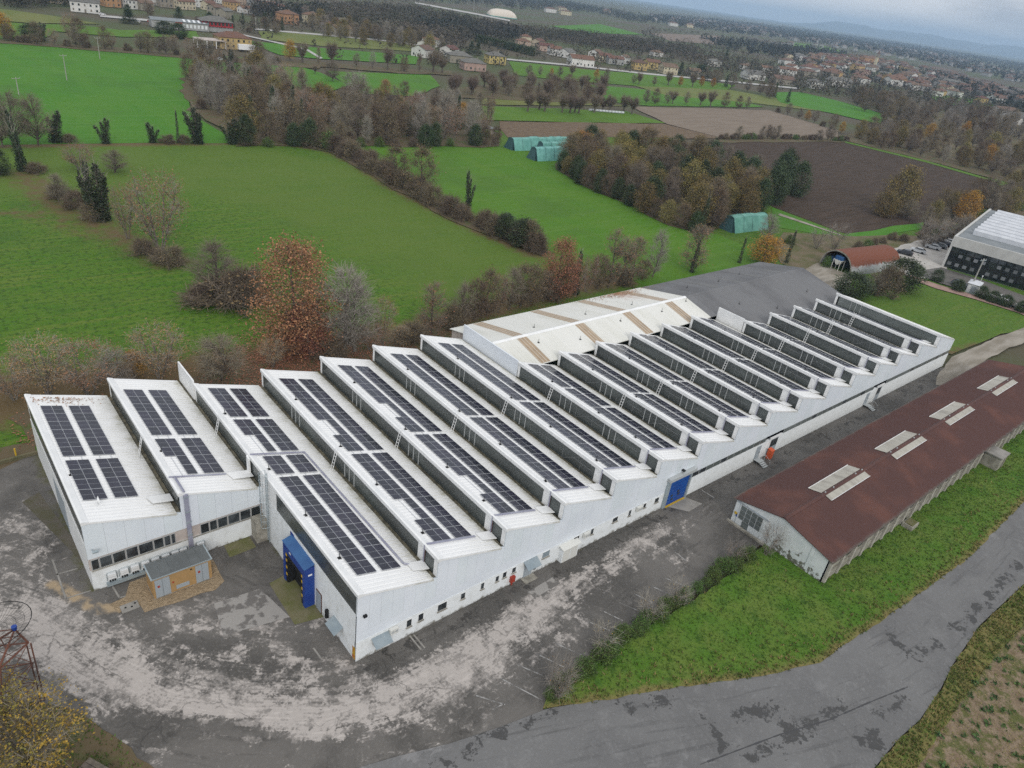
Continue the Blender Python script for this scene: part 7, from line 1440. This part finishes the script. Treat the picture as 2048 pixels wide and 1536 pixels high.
# the yellow-leaved tree close to the camera, lower left
G['leaf_mustard'] = mat('mustard_leaves', (0.36, 0.22, 0.03), (0.20, 0.18, 0.04), 0.5, 0.8, island=.6)
PR['near_yellow'] = [tree_proto(301, 9, 5.0, 1.5, 90, fan, stems=4, lean=.3, bark='bark', twig=('twig', 1.3, .035), clump_tw=14, leaf=('leaf_mustard', .19), clump_lf=42, sig=.6, tr_r=.2, up=.5)]
o = plant('near_yellow', (-23.97,3.88), 6.4, 'large sparse yellow-leaved tree at the lower left corner', None, 5.2); o.name = 'yellow_tree'
o = plant('near_yellow', (-26.44,9.2), 6.0, 'second yellow-leaved tree cut by the lower left corner', None, 4.0); o.name = 'yellow_tree'

# ------------------------------------------------------------------ stuff: litter, grass, crop plants, far woods and far roofs
def quads(name, n_, fn, material, kind='stuff'):
    vs, fs = [], []
    for i in range(n_):
        q = fn(i)
        if q is None: continue
        o_ = len(vs); vs += [tuple(v) for v in q]; fs.append(tuple(range(o_, o_ + len(q))))
    me = bpy.data.meshes.new(name); me.from_pydata(vs, [], fs); me.materials.append(G[material]); return tag(link(name, me), kind=kind)
r_ = np.random.default_rng(8)
def flat_leaf(p, s_, z=.08):
    a = r_.uniform(0, 6.28); t = r_.uniform(-.2, .2); u = Vector((math.cos(a), math.sin(a), t)) * s_ * .5; v = Vector((-math.sin(a), math.cos(a), r_.uniform(-.2, .2))) * s_ * .35; c = Vector((p[0], p[1], z + r_.uniform(0, .1))); return (c - u, c - v, c + u, c + v)
def lit(i):
    t = r_.random()
    if t < .62: return flat_leaf((21 + r_.normal(0, 6.5), 56 + r_.normal(0, 4.5)), .3)
    return flat_leaf((r_.uniform(-18, 78), 47.5 + abs(r_.normal(0, 4.0))), .28)
quads('leaf_litter', 9000, lit, 'leaf_rust')
def roof_lit(i):
    if i < 420: x = 78 + r_.normal(0, 4.5); y = 43.4 - abs(r_.normal(0, 1.3)); return flat_leaf((x, y), .22, hz(y) + .03)
    if i < 560: x, y = -13 + r_.normal(0, 1.6), 44.4 - abs(r_.normal(0, .8)); return flat_leaf((x, y), .2, ZH + (ZL - ZH) * (x - XK[-2]) / 8.28 + .06)
    return flat_leaf((-5.5 + r_.normal(0, 1.8), 44.0 - abs(r_.normal(0, 1))), .16, 7.7) if False else None
quads('roof_leaves', 560, roof_lit, 'leaf_rust')
G['grass_blade'] = mat('grass_blades', (0.060, 0.135, 0.016), (0.088, 0.145, 0.026), .25, .9, island=.7); G['grass_dry'] = mat('dry_grass_blades', (0.24, 0.19, 0.075), (0.13, 0.14, 0.045), .3, .9, island=.6)
def tufts(poly, n_, s_, edge=None):
    pts = []; xs_ = [p[0] for p in poly if -60 < p[0] < 175]; ys_ = [p[1] for p in poly if -90 < p[1] < 40]
    while len(pts) < n_:
        p = (r_.uniform(min(xs_), max(xs_)), r_.uniform(min(ys_), max(ys_)))
        if inside(p, poly): pts.append(p)
    return pts
WP = tufts(WEDGE, 16000, .3)
def blade(p, s_):
    a = r_.uniform(0, 6.28); b0 = Vector((p[0] + r_.normal(0, .08), p[1] + r_.normal(0, .08), .09)); w_ = Vector((math.cos(a), math.sin(a), 0)) * s_ * .22; tip = b0 + Vector((r_.normal(0, .35) * s_, r_.normal(0, .35) * s_, s_ * r_.uniform(.5, 1))); return (b0 - w_, b0 + w_, tip)
quads('grass', 46000, lambda i: blade(WP[i % len(WP)], .13 + .16 * ((i * 7919) % 97) / 97), 'grass_blade')
LEv = np.array([(p[0], p[1]) for p in LANE_EDGE])
dd = dist_line(np.array([p[0] for p in WP]), np.array([p[1] for p in WP]), LANE_EDGE)
DP = [p for p, q in zip(WP, dd) if r_.random() < math.exp(-q / 1.3) * .8 + .004]
quads('dry_grass', len(DP) * 3, lambda i: blade(DP[i // 3], .34), 'grass_dry')
FP = tufts(FVERGE, 2600, .3); quads('verge_grass', 5000, lambda i: blade(FP[i % len(FP)], .26), 'grass_blade'); quads('verge_dry_grass', 6500, lambda i: blade(FP[(i * 3) % len(FP)], .3), 'grass_dry')
BP = tufts(BLG, 2600, .3); quads('corner_grass', 5000, lambda i: blade(BP[i % len(BP)], .25), 'grass_blade')
G['crop'] = mat('crop_leaves', (0.050, 0.095, 0.030), (0.075, 0.125, 0.03), .8, .8, island=.5)
CP = []
d1 = Vector((0.62, 0.78)); d2 = Vector((-.78, .62))
base = Vector((46.29,-37.04))
for i in range(-26, 27):
    for j in range(-60, 61):
        p = base + d1 * (i * 1.6 + r_.normal(0, .16)) + d2 * (j * .95 + r_.normal(0, .3))
        if inside(p, FIELD) and r_.random() < .72: CP.append((p.x, p.y, r_.uniform(.35, 1.2)))
def crop(i):
    p = CP[i // 16]; c = Vector((p[0] + r_.normal(0, .16) * p[2], p[1] + r_.normal(0, .16) * p[2], .12 + abs(r_.normal(0, .16)) * p[2])); n_ = Vector(r_.normal(0, 1, 3)) + Vector((0, 0, 1.2)); n_.normalize(); u = n_.orthogonal().normalized() * .17 * p[2]; v = n_.cross(u) * .7; return (c - u, c + v, c + u, c - v)
quads('crop_plants', len(CP) * 16, crop, 'crop')
SB = [p for p in tufts(FIELD, 6000, .2)]
quads('stubble', 6000, lambda i: flat_leaf(SB[i], .16, .07), 'grass_dry')
# distant woods: clusters of leaf faces, each tree a little cloud of them
G['far_leaf'] = mat('far_wood', (0.105, 0.088, 0.068), (0.062, 0.060, 0.042), .012, .95, detail=3, lo=.4, hi=.6, island=.6)
G['far_leaf2'] = mat('far_dark_wood', (0.036, 0.042, 0.034), (0.062, 0.056, 0.046), .010, .95, detail=3, lo=.45, hi=.6, island=.5)
def far_wood(name, polys, dens, h, material, seed, face=2.2, nf=26, keep_out=()):
    r2 = np.random.default_rng(seed); V = []; 
    for poly, n_ in polys:
        xs_ = [p[0] for p in poly]; ys_ = [p[1] for p in poly]; k_ = 0; m2 = 0
        while m2 < n_ and k_ < n_ * 40:
            k_ += 1; p = (r2.uniform(min(xs_), max(xs_)), r2.uniform(min(ys_), max(ys_)))
            if not inside(p, poly) or any(inside(p, q) for q in keep_out): continue
            m2 += 1; H_ = h * r2.uniform(.6, 1.25); R2 = H_ * .38
            c = r2.normal(0, .5, (nf, 3)); c = c / np.maximum(1, np.linalg.norm(c, axis=1))[:, None] * np.array([R2, R2, H_ * .48]) + np.array([p[0], p[1], H_ * .5])
            n = r2.normal(0, 1, (nf, 3)); n[:, 2] += .3; n /= np.linalg.norm(n, axis=1)[:, None]; u = np.cross(n, r2.normal(0, 1, (nf, 3))); u /= np.linalg.norm(u, axis=1)[:, None]; v = np.cross(n, u)
            s_ = face * r2.uniform(.5, 1.1, (nf, 1)); V.append(np.stack([c - u * s_ * .6, c + v * s_ * .5, c + u * s_ * .6 - v * s_ * .3], 1).reshape(-1, 3))
    V = np.concatenate(V); me = bpy.data.meshes.new(name); nt_ = len(V) // 3
    me.vertices.add(len(V)); me.vertices.foreach_set('co', V.ravel().astype(np.float32)); me.loops.add(len(V)); me.loops.foreach_set('vertex_index', np.arange(len(V), dtype=np.int32)); me.polygons.add(nt_); me.polygons.foreach_set('loop_start', np.arange(0, len(V), 3, dtype=np.int32)); me.polygons.foreach_set('loop_total', np.full(nt_, 3, dtype=np.int32)); me.update(); me.validate()
    me.materials.append(G[material]); return tag(link(name, me), kind='stuff')
far_wood('far_wood', [([(306.57,710.21),(466.44,867.61),(608.54,941.24),(611.8,791.51),(619.05,738.48),(636.34,612.08),(743.22,588.22),(827.25,599.06),(845.51,674.19),(788.26,716.12),(638.82,703.46),(475.72,611.33),(382.69,531.9),(327.39,573.66),(308.05,628.86)], 2000), ([(290.54,549.24),(352.21,599.28),(387.77,571.01),(443.03,576.09),(387.67,516.39),(332.53,495.17),(302.7,499.23)], 160), ([(634.51,737.28),(768.66,745.63),(885.84,708.09),(904.74,658.81),(769.02,557.99),(696.95,588.2),(598.03,597.34),(565.31,636.73)], 600), ([(57.59,583.79),(126.49,642.9),(104.22,586.43),(59.05,540.81)], 120), ([(729,568.45),(902.27,596.78),(782,449.8),(646.46,369.7),(620.53,391.77),(634.02,450.03)], 200), ([(767.6,440.7),(845.07,422.35),(844.97,361.22),(925.36,339.55),(921.56,282.54),(968.29,246.23),(793.65,191.74),(733.28,218.08),(752.08,271.05),(638.36,288.32),(621.21,327.56)], 420)], 1, 10, 'far_leaf', 3, 1.9, 24)
far_wood('far_dark_wood', [([(522.13,1060.96),(1261.9,1787.66),(1637.23,1939.01),(2403.61,2519.12),(2055.32,1756.62),(1497.96,1287.15),(1655.87,1641.06),(1119.25,1318.22),(872.86,1232.01),(613.61,1047.14)], 1400), ([(428.43,669.32),(492.37,688.55),(568.3,694.84),(576.13,649.39),(493.23,583.89),(432.59,578.15),(405.23,605.88)], 260), ([(286.77,665.39),(365.06,743.93),(332.85,658.36),(275.27,609.15)], 90), ([(260.59,669.38),(286.77,665.39),(262.58,614.62),(240.97,620.78)], 50)], 1, 13, 'far_leaf2', 4, 2.4, 24)
far_wood('plain_woods', [([(1700.8,1466.16),(1881.49,1376.05),(2267.71,1388.14),(2604.5,1324.09),(2383.44,956.19),(1936.53,548.34),(2346.49,676.26),(3529.84,1441.02),(4608.11,2379.6),(4180.53,2596.25),(2838.17,2149.93),(2614.52,2244.14)], 2600), ([(2001.98,1940.76),(3921.96,2985.78),(6724.28,3990.33),(8250.87,3745.86),(6288.52,1906.25),(2346.49,676.26),(3529.84,1441.02),(4608.11,2379.6),(4180.53,2596.25),(2838.17,2149.93),(2614.52,2244.14)], 3600), ([(1291.99,957.48),(1605.54,969.93),(1958.85,983.96),(1110.86,657.5),(1045.51,727.14)], 300), ([(1523.6,592.55),(1264.82,338.75),(887.31,220.96),(974.39,301.84)], 260)], 1, 11, 'far_leaf2', 5, 5.0, 12)
ALLF = [poly for _, _, poly in FIELDS] + [TOWN]
far_wood('scattered_trees', [([(210.45,564.32),(305.57,568.78),(376.97,523.73),(562.69,651.2),(705.4,663.72),(845.4,613.05),(982.89,576.67),(714.71,407.3),(759.05,351.9),(858.46,211.96),(572.91,122.86),(590.77,263.25),(589.04,338.07),(545.94,360.43),(416.84,379.51),(326.29,390.04),(204.36,380.77),(146.55,401.14)], 700), ([(1382,1169.61),(1881.08,1143.96),(2203.32,1081.74),(1030.49,606.74),(883.62,625.23),(788.87,697.82)], 500)], 1, 8, 'far_leaf', 12, 1.8, 22, ALLF)
far_wood('town_trees', [(TOWN, 1100)], 1, 9.5, 'far_leaf2', 6, 2.2, 18)
G['far_roofs'] = mat('far_roof_tiles', (0.13, 0.075, 0.055), (0.12, 0.11, 0.10), .02, .9, detail=1, island=.7)
r_ = np.random.default_rng(31)
FR = []
for poly, n_ in (([(1548.59,933.96),(2347.39,1188.65),(2277.18,911.26),(1697.83,473.86),(2971.42,871.25),(4438.26,1825.21),(3867.67,1989.54),(2678.19,1647.39)], 170), ([(1950.53,1665.27),(2182.17,1602.3),(2526.02,1551.29),(4180.53,2596.25),(3195.44,2364.71),(2614.52,2244.14)], 90), ([(1794.72,707.22),(1385.58,386.64),(1037.32,275.47),(1133.39,399.77)], 110)):
    xs_ = [p[0] for p in poly]; ys_ = [p[1] for p in poly]; k_ = 0
    while k_ < n_:
        p = (r_.uniform(min(xs_), max(xs_)), r_.uniform(min(ys_), max(ys_)))
        if inside(p, poly): FR.append(p); k_ += 1
m_ = MB(); m2_ = MB()
for p in FR:
    a = r_.choice([-.45, 1.12]) + r_.normal(0, .15); w_, d_, h_ = r_.uniform(6, 11), r_.uniform(4.5, 6.5), r_.uniform(5, 8); ca, sa = math.cos(a), math.sin(a)
    P3 = lambda x, y, z: (p[0] + x * ca - y * sa, p[1] + x * sa + y * ca, z)
    m2_.add([P3(-w_, -d_, 0), P3(w_, -d_, 0), P3(w_, d_, 0), P3(-w_, d_, 0), P3(-w_, -d_, h_), P3(w_, -d_, h_), P3(w_, d_, h_), P3(-w_, d_, h_)], [(0, 1, 5, 4), (1, 2, 6, 5), (2, 3, 7, 6), (3, 0, 4, 7)])
    m_.add([P3(-w_ - .5, -d_ - .5, h_ + .02), P3(w_ + .5, -d_ - .5, h_ + .02), P3(w_ + .5, d_ + .5, h_ + .02), P3(-w_ - .5, d_ + .5, h_ + .02), P3(-w_ * .5, 0, h_ + 2.2), P3(w_ * .5, 0, h_ + 2.2)], [(0, 1, 5, 4), (1, 2, 5), (2, 3, 4, 5), (3, 0, 4)])
o = tag(m_.build('far_roofs', 'far_roofs'), kind='stuff'); o = tag(m2_.build('far_house_walls', 'wall_grey'), kind='stuff')

# ------------------------------------------------------------------ haze over the plain
hz_ = MB().box(-24200, 24200, -24200, 24300, -8, 330).mesh('haze', [])
HM = bpy.data.materials.new('haze'); HM.use_nodes = True; t = HM.node_tree; t.nodes.clear(); o_ = t.nodes.new('ShaderNodeOutputMaterial'); v = t.nodes.new('ShaderNodeVolumePrincipled')
v.inputs['Color'].default_value = (0.52, 0.72, 0.97, 1); v.inputs['Density'].default_value = HAZE; v.inputs['Anisotropy'].default_value = 0.0
t.links.new(v.outputs[0], o_.inputs['Volume']); hz_.materials.append(HM); tag(link('haze', hz_), kind='stuff')
